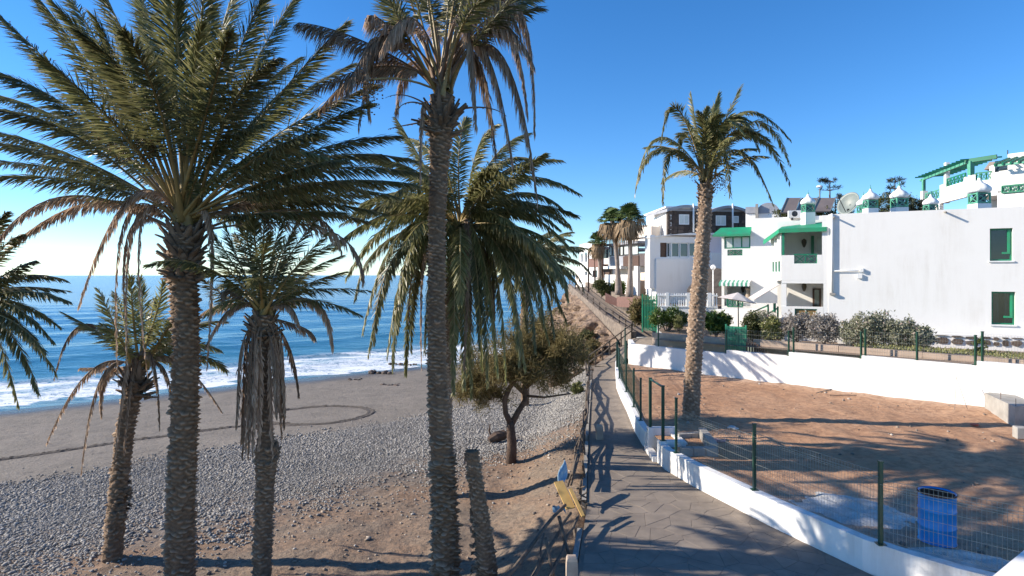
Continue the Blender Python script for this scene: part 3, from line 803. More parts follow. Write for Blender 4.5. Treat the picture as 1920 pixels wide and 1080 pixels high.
def palm_trunk(palm, pts, rad, rng, cells=9, row=0.085, amp=0.035, pale=False, seg_per=5, name='trunk', knob=0.0, ragged=None):
    """pts: bottom..top centre line, rad: radii; leaf-scar relief is modelled"""
    pts = np.array([list(p) for p in pts]); rad = np.array(rad)
    seg = np.linalg.norm(np.diff(pts, axis=0), axis=1); cum = np.concatenate([[0], np.cumsum(seg)])
    Ltot = cum[-1]
    nr = int(Ltot / row * 5); k = cells * seg_per
    d = np.linspace(0, Ltot, nr)
    # smooth (Catmull-like) interpolation by averaging linear interp
    def sm(a):
        r = np.interp(d, cum, a); w = max(3, nr // 14)
        ker = np.ones(w) / w
        return np.convolve(np.pad(r, w, mode='edge'), ker, 'same')[w:-w]
    cx_, cy_, cz_ = (sm(pts[:, i]) for i in range(3)); r = sm(rad)
    cz_ = np.interp(d, cum, pts[:, 2])
    A = np.arange(k) * 2 * math.pi / k
    DD, AA = np.meshgrid(d, A, indexing='ij')
    u = AA / (2 * math.pi) * cells
    nse = fbm(u * 1.3, DD * 4.0, 4)
    nse2 = fbm(u * 4 + 9, DD * 22, 2)
    vv = DD / row + 0.5 * u + nse * 1.7
    rowi = np.floor(vv)
    uu = u + 0.5 * (rowi % 2) + 1.1 * fbm(u * .9 + 40, DD * 5.0, 3)
    fu = uu - np.floor(uu); fv = vv - rowi
    cell = _perm[(np.floor(uu).astype(int) * 7) % 256, rowi.astype(int) % 256]
    lobe = 1 - np.abs(2 * fu - 1) ** 2.5
    h = (fv ** 1.3) * lobe * (0.25 + 1.3 * cell)
    rg = 1.0 if ragged is None else np.interp(DD / Ltot, ragged[0], ragged[1])
    rad_ = r[:, None] * (1 + 0.10 * nse) + amp * rg * (h - 0.35) + 0.02 * nse2
    X = cx_[:, None] + rad_ * np.cos(AA); Yv = cy_[:, None] + rad_ * np.sin(AA); Z = cz_[:, None] + 0 * AA - 0.25 * amp * h
    v = np.stack([X, Yv, Z], -1).reshape(-1, 3)
    i = np.arange(nr * k).reshape(nr, k); j = np.roll(i, -1, axis=1)
    f = np.stack([i[:-1], j[:-1], j[1:], i[1:]], -1).reshape(-1, 4)
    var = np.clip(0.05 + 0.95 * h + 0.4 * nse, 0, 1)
    top = [list(range((nr - 1) * k, nr * k))]
    return np_mesh(name, v, [f, np.array(top)], M['bark_pale'] if pale else M['bark'], palm, attrs={'var': var.reshape(-1)}, smooth=False)

def boots(palm, c, r, h, n, rng, length=(0.18, 0.42), name='leaf_bases', up=0.9, mat_='boot', w=0.055):
    """old leaf bases standing off the trunk below the crown"""
    vs = []; fs = []; va = []
    for q in range(n):
        z = rng.uniform(0, 1) ; a = q * 2.399963 + rng.normal(0, 0.15)
        L = rng.uniform(*length) * (0.6 + 0.6 * z)
        el = up * (0.55 + 0.65 * z) + rng.normal(0, 0.12)
        e = np.array([math.cos(a) * math.cos(el), math.sin(a) * math.cos(el), math.sin(el)])
        sd = np.array([-math.sin(a), math.cos(a), 0]); un = np.cross(e, sd)
        b0 = np.array(c) + np.array([math.cos(a) * r * 0.8, math.sin(a) * r * 0.8, (z - 1) * h])
        b = len(vs)
        for t, ww, th in ((0, 1.5, 0.6), (0.45, 0.9, 0.42), (1.0, 0.45, 0.28)):
            p = b0 + e * L * t - np.array([0, 0, 0.06 * t * t])
            for sx, sy in ((-1, -1), (1, -1), (1, 1), (-1, 1)):
                vs.append(p + sd * sx * w * ww + un * sy * w * th); va.append(rng.uniform(0.1, 0.9))
        for lv in (0, 4):
            for k in range(4):
                fs.append((b + lv + k, b + lv + (k + 1) % 4, b + lv + 4 + (k + 1) % 4, b + lv + 4 + k))
        fs.append((b + 8, b + 9, b + 10, b + 11))
    o = np_mesh(name, np.array(vs), np.array(fs), M[mat_], palm, attrs={'var': np.array(va)})
    return tag(o, kind='stuff')

def dates(palm, hub, a, L, rng, n=170, px=None):
    """a hanging bunch of small dates on its stalk"""
    h = np.array(hub); tip = px if px is not None else h + np.array([math.cos(a) * L, math.sin(a) * L, 0.55])
    st = MB(); c = (h + tip) / 2 + np.array([0, 0, 0.25])
    st.tube([tuple(p) for p in bez(h, c, tip, 7)], [0.022] * 7, 5)
    xs = tip[0] + rng.normal(0, 0.11, n); ys = tip[1] + rng.normal(0, 0.11, n); zs = tip[2] - np.abs(rng.normal(0.16, 0.15, n)) - 0.01
    o = scatter_stones('fruit_bunch', xs, ys, zs, np.full(n, 0.017), M['date'], 0.9, int(rng.integers(1e6)), palm, 'stuff')
    st.build('fruit_stalk', M['rachis'], o)

# -- the tall date palm on the left (hub 345,425)
d1 = 11.8
hub1 = P(346, 415, d1)
base1 = G(338, 1096, 1.03)
palm = thing('date_palm', 'large full-crowned date palm with thick dark trunk left of centre, fronds filling the upper left', 'palm tree', (base1.x, base1.y, base1.z - 0.1), 'palms on the beach')
g1 = np.random.default_rng(101)
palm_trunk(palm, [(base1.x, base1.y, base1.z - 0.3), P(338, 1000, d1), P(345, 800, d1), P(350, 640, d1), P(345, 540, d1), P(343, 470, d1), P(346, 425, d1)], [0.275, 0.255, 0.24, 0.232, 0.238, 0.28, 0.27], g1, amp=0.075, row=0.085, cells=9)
boots(palm, P(345, 440, d1), 0.31, 0.9, 90, g1, (0.15, 0.5), w=0.055)
L1 = [((170, 200), (-15, 15), .5), ((200, 170), (55, -25), -.8), ((225, 160), (110, -40), .9), ((262, 130), (165, -60), -.6), ((300, 110), (235, -80), 1.0), ((322, 90), (285, -95), -.9), ((334, 90), (318, -90), -1.4), ((372, 90), (395, -85), -.7), ((405, 100), (455, -55), .8), ((432, 140), (505, -35), -.6), ((455, 160), (560, -15), 1.0),
      ((505, 200), (645, 45), -.5), ((490, 230), (660, 120), 1.2), ((520, 250), (705, 160), .3), ((520, 280), (690, 195), -1.1), ((560, 290), (745, 255), .6), ((560, 300), (775, 300), -.3), ((560, 320), (790, 325), .8), ((560, 345), (775, 345), -.9), ((540, 350), (740, 368), .4), ((520, 330), (640, 300), -1.6), ((500, 370), (720, 400), 1.3), ((480, 400), (640, 398), -.4),
      ((160, 220), (-40, 125), -.7), ((150, 240), (-45, 170), .8), ((140, 250), (-40, 205), -1.3), ((160, 300), (-45, 240), .4), ((170, 310), (-40, 265), -.5), ((180, 330), (-45, 300), 1.1), ((190, 345), (-35, 330), -.9), ((230, 250), (80, 110), -1.7), ((270, 200), (150, 60), -1.9), ((420, 220), (520, 110), -1.9), ((300, 200), (230, 60), -2.3), ((390, 200), (430, 60), -2.3), ((470, 300), (600, 250), -1.8),
      ((250, 300), (110, 210), 1.8), ((440, 220), (560, 110), 1.9), ((380, 150), (400, 10), 1.9), ((300, 150), (260, 0), 2.0)]
for c, t, do in L1:
    frond_to(palm, hub1, c, t, d1, g1, do * 1.3, lmax=0.54, wleaf=0.0125, hang=0.16, start=.27, r0=.036)
# curled pale-edged fronds facing the lens
frond_to(palm, hub1, (390, 290), (492, 232), d1, g1, -1.2, bright=True, lmax=0.40, hang=0.5)
frond_to(palm, hub1, (470, 290), (634, 304), d1, g1, -1.5, bright=True, lmax=0.36, hang=0.3)
for q in range(5):
    a = g1.uniform(0, 6.283); frond_dir(palm, hub1 + V((0, 0, .1)), a, g1.uniform(1.0, 1.45), g1.uniform(3.4, 4.3), g1.uniform(0.2, 0.7), g1, lmax=0.48, wleaf=0.013, start=.3)
for q in range(9):
    a = 1.57 + g1.uniform(-1.0, 1.0); frond_dir(palm, hub1 + V((0, 0, .1)), a, g1.uniform(0.1, .8), g1.uniform(3.2, 4.3), g1.uniform(0.3, 0.8), g1, lmax=0.48, wleaf=0.013, start=.28)
# dry lower fronds
for c, t, do, kw in (((130, 360), (-15, 465), -.6, {}), ((190, 370), (5, 475), .5, {}), ((255, 350), (148, 572), -.9, {}), ((600, 420), (682, 528), -.5, dict(ragged=.55)), ((560, 390), (640, 470), .6, dict(ragged=.4)), ((470, 372), (585, 350), .8, dict(ragged=.3))):
    frond_to(palm, P(345, 440, d1), c, t, d1, g1, do, dead=True, lmax=0.36, wleaf=0.017, hang=1.0, **kw)
for c, t, do in (((232, 395), (222, 720), -.7), ((250, 400), (238, 690), -.5), ((262, 395), (276, 700), -.6), ((395, 400), (388, 690), -.6), ((240, 420), (240, 640), .3)):
    frond_to(palm, P(338, 440, d1), c, t, d1, g1, do, dead=True, lmax=0.26, wleaf=0.014, hang=1.6, r0=0.016, npair=110)
for px_, py_, do in ((205, 215, -.5), (262, 165, -.4), (300, 180, .3), (232, 255, -.8), (392, 190, -.4), (440, 200, .5), (278, 265, -.9)):
    dates(palm, hub1, 0, 1, g1, 200, np.array(P(px_, py_, d1 + do)))

# -- tall palm in the middle with dry hanging fronds (hub 828,185)
d4 = 11.4
hub4 = P(830, 175, d4)
b4 = G(838, 1100, 1.15)
palm = thing('date_palm', 'tallest slender palm in the middle with dry brown fronds hanging from its crown', 'palm tree', (b4.x, b4.y, b4.z - 0.1), 'palms on the beach')
g4 = np.random.default_rng(104)
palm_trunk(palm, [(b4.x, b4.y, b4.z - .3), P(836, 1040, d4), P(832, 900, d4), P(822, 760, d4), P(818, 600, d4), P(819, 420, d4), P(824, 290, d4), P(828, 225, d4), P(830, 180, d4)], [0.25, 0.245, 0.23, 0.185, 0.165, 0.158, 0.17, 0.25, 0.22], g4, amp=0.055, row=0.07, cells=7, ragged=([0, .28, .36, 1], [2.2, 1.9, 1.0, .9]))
boots(palm, P(829, 215, d4), 0.2, 0.42, 70, g4, (0.2, 0.5), w=0.045)
boots(palm, P(832, 860, d4), 0.21, 1.9, 60, g4, (0.10, 0.24), name='ragged_bark', up=1.25, w=0.05)
L4 = [((770, 60), (690, -120), .3), ((790, 40), (740, -180), -.7), ((805, 30), (790, -220), .8), ((822, 20), (820, -240), -.5), ((840, 20), (860, -240), .4), ((860, 30), (910, -200), -.8), ((880, 50), (960, -150), .9), ((890, 60), (985, -90), -.4), ((770, 80), (700, -60), -1.0), ((900, 60), (1015, 15), .5), ((880, 90), (1000, -40), -1.0), ((820, 40), (800, -150), -1.5), ((850, 40), (880, -150), 1.5), ((780, 60), (720, -10), 1.3), ((860, 60), (930, -30), -1.5)]
for c, t, do in [e for k, e in enumerate(L4) if k % 4 != 3]:
    frond_to(palm, hub4, c, t, d4, g4, do, lmax=0.44, wleaf=0.013, start=0.5, r0=.036, ragged=.38)
for q in range(12):
    frond_dir(palm, hub4 + V((0, 0, .1)), g4.uniform(0, 6.28), g4.uniform(1.15, 1.5), g4.uniform(2.4, 3.6), g4.uniform(.2, .9), g4, dead=q % 2 == 0, lmax=.40, start=.5, r0=.036, wleaf=.013)
for c, t, do, kw in (((740, 20), (672, 235), -.5, {}), ((700, 60), (692, 215), -.8, {}), ((690, 80), (560, 42), -.6, {}), ((720, 110), (600, 205), .4, {}), ((740, 120), (590, 165), -.4, {}), ((960, -20), (1003, 245), -.5, {}), ((935, 20), (990, 215), .5, {}), ((868, 10), (893, 235), -.9, {}), ((935, 80), (1008, 372), -.6, {}), ((900, 70), (962, 305), -.5, {}), ((770, 110), (742, 212), .6, dict(ragged=.3)), ((740, 60), (690, 30), -1.0, {}), ((890, 90), (930, 290), .7, {}), ((735, 55), (650, 175), -1.0, {}), ((920, 40), (1000, 120), -.9, {}), ((780, 30), (715, 95), -1.1, {}), ((905, 0), (975, 60), -.8, {})):
    frond_to(palm, hub4, c, t, d4, g4, do, dead=True, lmax=0.50, wleaf=0.014, hang=1.5, r0=.034, start=.28, **kw)
frond_to(palm, P(815, 205, d4), (792, 200), (788, 345), d4, g4, -.3, dead=True, lmax=0.2, hang=1.5, r0=.015)
for c, t in (((770, 180), (722, 184)), ((760, 235), (728, 242)), ((770, 190), (738, 215)), ((900, 200), (950, 218))):
    frond_to(palm, P(820, 215, d4), c, t, d4, g4, -.2, dead=True, lmax=0.05, npair=10, ragged=.6)
dates(palm, hub4, 0, 1, g4, 150, np.array(P(692, 150, d4 - .7)))

# -- short palm with a skirt, third from the left (hub 493,590)
d3 = 11.9
hub3 = P(492, 588, d3)
b3 = G(490, 1093, 1.05)
palm = thing('date_palm', 'short palm with brown skirt of dead fronds round its trunk, swollen collar halfway down', 'palm tree', (b3.x, b3.y, b3.z - .1), 'palms on the beach')
g3 = np.random.default_rng(103)
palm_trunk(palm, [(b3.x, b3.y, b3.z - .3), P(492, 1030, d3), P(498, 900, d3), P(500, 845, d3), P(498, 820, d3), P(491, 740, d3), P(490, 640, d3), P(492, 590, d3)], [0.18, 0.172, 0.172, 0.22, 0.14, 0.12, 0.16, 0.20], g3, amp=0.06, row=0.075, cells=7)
boots(palm, P(492, 600, d3), .19, .5, 60, g3, (.15, .5), w=.04)
boots(palm, P(502, 840, d3), .2, .3, 30, g3, (.1, .2), name='ragged_collar', up=1.1)
for c, t, do in (((440, 500), (398, 432), .4), ((452, 500), (424, 424), -.6), ((470, 480), (455, 418), .6), ((480, 470), (478, 410), -.8), ((492, 470), (497, 408), .3), ((510, 480), (530, 416), -.5), ((525, 490), (562, 405), .5), ((530, 500), (590, 415), -.4), ((555, 500), (645, 448), .4), ((540, 520), (610, 440), -1.0), ((560, 540), (645, 510), -.3), ((560, 545), (692, 545), .4), ((570, 560), (675, 590), -.5), ((430, 560), (378, 520), .5), ((470, 500), (440, 440), 1.1), ((515, 500), (550, 440), 1.1), ((490, 500), (505, 440), -1.3), ((560, 520), (640, 480), 1.0), ((450, 530), (400, 480), -1.0), ((440, 560), (385, 590), -.6)):
    frond_to(palm, hub3, c, t, d3, g3, do, lmax=.34, wleaf=.011, ragged=.18, start=.24)
for c, t, do in (((430, 540), (420, 575), -.4), ((420, 570), (376, 590), .4), ((440, 570), (385, 650), -.5), ((590, 560), (624, 655), -.3), ((540, 570), (562, 617), -.4), ((560, 610), (590, 632), .3)):
    frond_to(palm, hub3, c, t, d3, g3, do, dead=True, lmax=.28, wleaf=.018, hang=.9)
for q in range(6):
    a = (1.57 if q % 3 else -1.57) + g3.uniform(-.9, .9); frond_dir(palm, hub3, a, g3.uniform(.2, 1.1), g3.uniform(1.9, 2.5), g3.uniform(.5, 1.2), g3, lmax=.36, wleaf=.015)
for q in range(22):
    a = q / 22 * 6.283 + g3.normal(0, .1)
    frond_dir(palm, P(492, 605, d3), a, g3.uniform(-.75, -.05), g3.uniform(1.6, 2.6), g3.uniform(1.4, 1.8), g3, dead=True, lmax=.26, wleaf=.016, hubr=.14, pw=.3, hang=1.4, r0=.02, npair=80)

# -- leaning palm further left (hub 258,692)
d2 = 13.1
hub2 = P(256, 690, d2)
b2 = G(209, 1052, 0.92)
palm = thing('date_palm', 'leaning short palm standing on the pebble edge left of the thick trunk', 'palm tree', (b2.x, b2.y, b2.z - .1), 'palms on the beach')
g2 = np.random.default_rng(102)
palm_trunk(palm, [(b2.x, b2.y, b2.z - .3), P(212, 1030, d2), P(222, 920, d2), P(236, 800, d2), P(250, 725, d2), P(256, 692, d2)], [.20, .19, .175, .17, .18, .19], g2, amp=.065, row=.085, cells=7, pale=False)
boots(palm, P(255, 705, d2), .2, .5, 60, g2, (.15, .45), w=.045)
boots(palm, P(226, 880, d2), .2, 1.1, 40, g2, (.08, .18), name='ragged_bark', up=1.2)
for c, t, do in (((290, 600), (306, 530), -.3), ((268, 600), (262, 520), .5), ((250, 600), (245, 522), -.6), ((220, 620), (186, 545), .3), ((210, 640), (122, 588), -.3), ((235, 610), (215, 550), .9), ((300, 640), (322, 600), -.5), ((300, 650), (345, 640), .5), ((280, 610), (290, 560), 1.0), ((310, 620), (330, 610), -.9), ((235, 650), (190, 610), -1.0)):
    frond_to(palm, hub2, c, t, d2, g2, do * 1.3, lmax=.36, wleaf=.012, bright=True, ragged=.15, start=.22)
for q in range(4):
    frond_dir(palm, hub2, 1.57 + g2.uniform(-1.2, 1.2), g2.uniform(.1, 1.1), g2.uniform(1.7, 2.3), g2.uniform(.6, 1.4), g2, lmax=.38, wleaf=.017)
for c, t, do in (((160, 600), (102, 708), -.3), ((170, 690), (88, 830), -.4), ((190, 700), (152, 888), -.6), ((285, 660), (300, 803), -.5), ((310, 690), (325, 790), .3), ((240, 660), (215, 860), -.5), ((250, 670), (232, 850), -.4), ((210, 690), (150, 690), .5), ((330, 670), (416, 772), .7), ((200, 700), (190, 780), .9), ((300, 640), (360, 620), -.3)):
    frond_to(palm, hub2, c, t, d2, g2, do, dead=True, lmax=.24, wleaf=.015, hang=1.0)

# -- full crowned palm behind the tall one (hub 862,425)
d5 = 16.8
hub5 = P(862, 425, d5)
b5 = G(834, 925, 1.02)
palm = thing('date_palm', 'bushy palm with drooping green fronds partly hidden behind the tall middle trunk', 'palm tree', (b5.x, b5.y, b5.z - .1), 'palms on the beach')
g5 = np.random.default_rng(105)
palm_trunk(palm, [(b5.x, b5.y, b5.z - .3), P(834, 860, d5), P(832, 780, d5), P(838, 640, d5), P(852, 520, d5), P(861, 440, d5)], [.27, .25, .22, .21, .24, .27], g5, amp=.05, row=.08, cells=8, pale=True)
boots(palm, P(861, 440, d5), .24, .7, 70, g5, (.2, .5), mat_='boot')
for c, t, do in (((790, 300), (745, 225), .6), ((830, 290), (800, 215), -.8), ((860, 290), (875, 225), .4), ((890, 290), (930, 235), -.6), ((920, 300), (990, 250), .7), ((940, 320), (1050, 300), -.4), ((960, 330), (1085, 362), .4), ((950, 370), (1060, 420), -.8), ((970, 390), (1078, 475), .3), ((940, 350), (1020, 290), -1.4), ((760, 380), (640, 420), .3), ((750, 390), (635, 460), -.6), ((740, 410), (650, 520), .6), ((750, 430), (680, 620), -.5), ((760, 440), (690, 665), .5), ((780, 430), (725, 670), -1.0), ((790, 460), (770, 655), .8), ((830, 450), (805, 690), -1.2), ((870, 460), (870, 725), -1.0), ((900, 450), (935, 700), -.8), ((930, 430), (985, 690), -.6), ((950, 430), (1030, 640), .3), ((960, 420), (1062, 600), -.2), ((890, 460), (905, 690), .9), ((800, 330), (700, 300), -1.4), ((820, 300), (770, 260), 1.6), ((910, 320), (960, 350), -1.8), ((780, 360), (680, 380), 1.2), ((870, 480), (850, 660), 1.5), ((940, 400), (1040, 520), -1.3)):
    frond_to(palm, hub5, c, t, d5, g5, do * 1.3, lmax=.48, wleaf=.017, bright=True, hang=.28)
for q in range(28):
    a = g5.uniform(0, 6.28); el = g5.uniform(-.1, 1.4)
    frond_dir(palm, hub5, a, el, g5.uniform(2.8, 3.7), g5.uniform(.9, 1.9), g5, lmax=.48, bright=q % 2 == 0, hang=.3, wleaf=.017)
for q in range(12):
    frond_dir(palm, hub5, g5.uniform(0, 6.28), g5.uniform(-.3, .1), g5.uniform(2.5, 3.6), 1.8, g5, dead=True, lmax=.32, pw=.4, hang=1.3, wleaf=.02)

for k, (tx, ty) in enumerate(((700, 640), (735, 690), (760, 700), (795, 660), (850, 735), (885, 745), (915, 720), (950, 715), (975, 680), (1005, 655), (1040, 630), (1065, 560), (880, 700), (930, 690), (745, 620), (990, 620), (1045, 560), (665, 560), (900, 650), (1020, 600))):
    frond_to(palm, hub5, ((862 + tx) / 2 + (tx - 862) * .22, 425 + (ty - 425) * .18), (tx, ty), d5, g5, g5.uniform(-1.8, 1.4), lmax=.46, wleaf=.017, bright=k % 3 != 0, hang=.3)
for c, t, do in (((800, 430), (790, 690), -.6), ((790, 440), (765, 600), .4), ((880, 440), (870, 690), -1.4)):
    frond_to(palm, hub5, c, t, d5, g5, do, dead=True, lmax=.34, wleaf=.017, hang=1.4)

# -- palm behind it to the right (crown round 990,500)
d6 = 30.5
hub6 = P(992, 500, d6)
b6 = G(985, 850, 1.6)
b6 = V((hub6.x - .2, d6, float(beach_z(np.array(hub6.x), np.array(d6)))))
palm = thing('date_palm', 'palm crown showing behind the bushy palm, right of it above the tamarisk', 'palm tree', b6, 'palms on the beach')
g6 = np.random.default_rng(106)
hub6 = V((hub6.x, hub6.y, hub6.z))
palm_trunk(palm, [b6 - V((0, 0, .3)), (b6.x + .02, d6, b6.z + 2), P(982, 600, d6), hub6], [.2, .19, .18, .2], g6, amp=.05, row=.09, cells=8)
boots(palm, hub6, .2, .5, 40, g6, (.15, .4))
for q in range(60):
    a = q * 2.39996; el = 1.3 - 1.35 * (q / 60)
    frond_dir(palm, hub6, a, el, g6.uniform(2.6, 3.7), g6.uniform(1.0, 1.9), g6, lmax=.5, hang=.3, wleaf=.032, npair=44)

# -- palm at the left edge (hub outside the frame)
d0 = 12.0
hub0 = P(-75, 590, d0)
b0 = V((hub0.x - .1, d0, float(beach_z(np.array(hub0.x), np.array(d0)))))
palm = thing('date_palm', 'palm at the left edge, only its green frond tips reaching into view over the surf', 'palm tree', b0, 'palms on the beach')
g0 = np.random.default_rng(100)
palm_trunk(palm, [b0 - V((0, 0, .3)), (b0.x, d0, b0.z + 2.2), hub0], [.25, .22, .22], g0, amp=.05, row=.09, cells=8)
for c, t, do in (((0, 520), (62, 490), -.3), ((10, 520), (122, 524), .3), ((20, 545), (130, 565), -.4), ((10, 560), (112, 612), .4), ((0, 560), (100, 640), -.6), ((10, 580), (105, 700), .3), ((0, 600), (72, 735), -.4), ((-20, 600), (35, 760), .5), ((0, 540), (125, 545), .9), ((-10, 480), (40, 440), .2), ((5, 590), (85, 660), -.9), ((-20, 450), (10, 400), -.4)):
    frond_to(palm, hub0, c, t, d0, g0, do, lmax=.34, wleaf=.016, hang=.25)
for q in range(26):
    frond_dir(palm, hub0, g0.uniform(1.9, 5.0), g0.uniform(-.1, 1.3), g0.uniform(1.8, 2.3), g0.uniform(.5, 1.5), g0, lmax=.36)

# -- palm in the bare plot (hub 1322,338)
d7 = 20.1
b7 = P(1295, 783, d7)
hub7 = P(1323, 338, d7)
palm = thing('date_palm', 'lone palm with pale knobbly trunk growing from the bare brown plot', 'palm tree', (b7.x, b7.y, PLOT_Z - .05))
g7 = np.random.default_rng(107)
palm_trunk(palm, [(b7.x, b7.y, PLOT_Z - .3), P(1296, 760, d7), P(1300, 690, d7), P(1306, 600, d7), P(1314, 500, d7), P(1320, 420, d7), P(1323, 345, d7)], [.285, .27, .255, .26, .245, .22, .21], g7, amp=.055, row=.115, cells=10, pale=True)
boots(palm, P(1323, 350, d7), .2, .5, 40, g7, (.12, .35), w=.05)
L7 = [((1310, 260), (1296, 178), .3), ((1328, 260), (1348, 178), -.4), ((1346, 260), (1388, 163), .3), ((1352, 230), (1406, 226), -.5), ((1385, 205), (1482, 262), .3), ((1375, 220), (1424, 280), -.9), ((1415, 220), (1481, 308), .5), ((1405, 240), (1481, 344), -.3), ((1385, 275), (1449, 381), .2), ((1350, 240), (1369, 366), -1.2), ((1268, 195), (1239, 268), -.3), ((1285, 245), (1271, 295), .6), ((1235, 250), (1190, 365), .2), ((1240, 275), (1196, 340), -.6), ((1260, 275), (1242, 380), -.4), ((1330, 250), (1352, 215), -1.0), ((1318, 260), (1325, 205), -.8), ((1340, 250), (1370, 235), .9), ((1370, 245), (1440, 260), -1.0), ((1380, 250), (1455, 285), .9), ((1305, 250), (1285, 225), .9), ((1335, 240), (1340, 200), .5), ((1360, 235), (1415, 255), .8), ((1322, 250), (1312, 210), -1.1), ((1350, 230), (1395, 250), -1.3)]
for c, t, do in L7:
    frond_to(palm, hub7, c, t, d7, g7, do, lmax=.42, wleaf=.02, bright=True, npair=80, hang=.15, vee=.35, veer=.4)
for q in range(6):
    frond_dir(palm, hub7, (1.57 if q % 2 else -1.57) + g7.uniform(-.8, .8), g7.uniform(.5, 1.25), g7.uniform(2.2, 2.9), g7.uniform(.8, 1.7), g7, lmax=.42, wleaf=.02, bright=q % 3 != 0, npair=64, hang=.15, veer=.4)
for px_, py_, do in ((1345, 325, -.5), (1355, 335, -.3), (1303, 312, -.4), (1335, 335, .3)):
    dates(palm, hub7, 0, 1, g7, 120, np.array(P(px_, py_, d7 + do)))

# -- dead palm stump
ds = 11.2
bs = G(915, 1095, 1.2)
st = thing('palm_stump', 'bare leaning palm stump with ragged broken top beside the tall trunk', 'stump', (bs.x, bs.y, bs.z - .1))
palm_trunk(st, [(bs.x, bs.y, bs.z - .3), P(913, 1060, ds), P(903, 980, ds), P(893, 910, ds), P(886, 860, ds), P(884, 845, ds)], [.20, .185, .165, .14, .12, .13], g3, amp=.05, row=.07, cells=7)
boots(st, P(884, 850, ds), .1, .12, 26, g3, (.06, .14), name='broken_top', up=1.0, w=.03)
boots(st, P(897, 960, ds), .16, 1.2, 46, g3, (.07, .16), name='ragged_bark', up=1.25, w=.04)
# ---------------------------------------------------------------- walls, ramps, cliff, garden
def sweep_wall(pts, z0, z1, th, side=1):
    """wall along an xy polyline; th to the side; z lists or numbers"""
    n = len(pts); mb = MB()
    z0s = z0 if hasattr(z0, '__len__') else [z0] * n
    z1s = z1 if hasattr(z1, '__len__') else [z1] * n
    off = []
    for i in range(n):
        a = V(pts[max(i - 1, 0)][:2]); b = V(pts[min(i + 1, n - 1)][:2])
        t = (b - a).normalized(); nn = V((t.y, -t.x)) * side
        off.append((pts[i][0] + nn.x * th, pts[i][1] + nn.y * th))
    vs = []; fs = []
    for i in range(n):
        vs += [(pts[i][0], pts[i][1], z0s[i]), (pts[i][0], pts[i][1], z1s[i]), (off[i][0], off[i][1], z1s[i]), (off[i][0], off[i][1], z0s[i])]
    for i in range(n - 1):
        b = i * 4; c = b + 4
        fs += [(b, c, c + 1, b + 1), (b + 1, c + 1, c + 2, b + 2), (b + 2, c + 2, c + 3, b + 3)]
    fs += [(0, 1, 2, 3), ((n - 1) * 4 + 3, (n - 1) * 4 + 2, (n - 1) * 4 + 1, (n - 1) * 4)]
    return mb.add(vs, fs)

def rpts(y0, y1, step=0.5):
    k = max(2, int(abs(y1 - y0) / step))
    return [(float(path_right(y)), float(y)) for y in np.linspace(y0, y1, k)]
curb = thing('curb_wall', 'low curving white kerb wall between the flagstone path and the bare plot', 'wall', (6.2, 10.5, PATH_Z))
sweep_wall(rpts(6.3, 16.75), PATH_Z - .1, 2.40, .20, 1).build('wall_run', M['curb'], curb)
sweep_wall(rpts(18.2, 33.6), PATH_Z - .1, 2.36, .20, 1).build('wall_run', M['curb'], curb)
# gate recess in the kerb wall
mb = MB(); mb.prism([(4.0, 16.75), (4.75, 16.75), (4.75, 16.95), (4.0, 16.95)], PATH_Z - .1, 2.46); mb.build('recess_cheek', M['curb'], curb)
mb = MB(); mb.prism([(4.0, 18.0), (4.85, 18.0), (4.85, 18.2), (4.0, 18.2)], PATH_Z - .1, 2.52); mb.build('recess_cheek', M['curb'], curb)
mb = MB(); mb.prism([(4.65, 16.95), (4.85, 16.95), (4.85, 18.0), (4.65, 18.0)], PATH_Z - .1, 2.36); mb.build('recess_back', M['curb'], curb)
mb = MB(); mb.prism([(3.88, 16.9), (4.1, 16.9), (4.1, 18.05), (3.9, 18.05)], PATH_Z - .1, PATH_Z + .12); mb.build('recess_step', M['curb'], curb)

# white parapet in the bottom right corner
mb = MB()
pp = [(5.95, 7.80), (7.2, 8.62), (7.9, 9.1), (8.2, 9.0), (8.3, 7.2), (6.3, 7.2)]
mb.prism(pp[::1], PATH_Z - .1, [3.04, 3.14, 3.17, 3.17, 3.12, 3.04])
for i in range(0): pass
tag(mb.build('parapet', M['white'], loc=(7.2, 8.0, PATH_Z)), 'plain white parapet top cut off by the bottom right corner', 'wall')

# retaining wall behind the plot
def rw_pt(px, off=0.0):
    r = (px - 960) / F
    y = 38.4 / (r + 1.018) if True else 0
    n = V((0.7006, 0.7135))
    return V((r * y + n.x * off, y + n.y * off))
rw = thing('retaining_wall', 'long bright white retaining wall stepping up behind the bare plot', 'wall', (rw_pt(1500).x, rw_pt(1500).y, PLOT_Z))
steps = [1184, 1362, 1479, 1615.5, 1831.5, 2120, 2500]
tops = [3.43, 3.57, 3.72, 3.83, 3.97, 4.08]
for i in range(6):
    a, b = rw_pt(steps[i]), rw_pt(steps[i + 1])
    zs = [tops[i] + (0.02 if i == 0 else 0), tops[i] - .02]
    sweep_wall([b, a], PLOT_Z - .25, [zs[1], zs[0]], .25, 1).build('wall_panel', M['white'], rw)
# end return at the path side
a = rw_pt(1184)
sweep_wall([(a.x, a.y), (a.x + .3, a.y + 2.4)], 1.7, 3.45, .2, 1).build('wall_return', M['white'], rw)

# tan rendered wall right behind
tw = thing('tan_garden_wall', 'tan rendered garden wall just behind the white retaining wall', 'wall', (rw_pt(1500, .9).x, rw_pt(1500, .9).y, 3.4))
for a_, b_, z1 in ((1206, 1300, 4.02), (1300, 1362, 4.02), (1398, 1560, 4.06), (1560, 1720, 4.05), (1720, 1900, 4.04), (1900, 2500, 4.04)):
    a, b = rw_pt(a_, .85), rw_pt(b_ - 1.0, .85)
    sweep_wall([b, a], 3.2, z1, .2, 1).build('wall_run', M['tan'], tw)
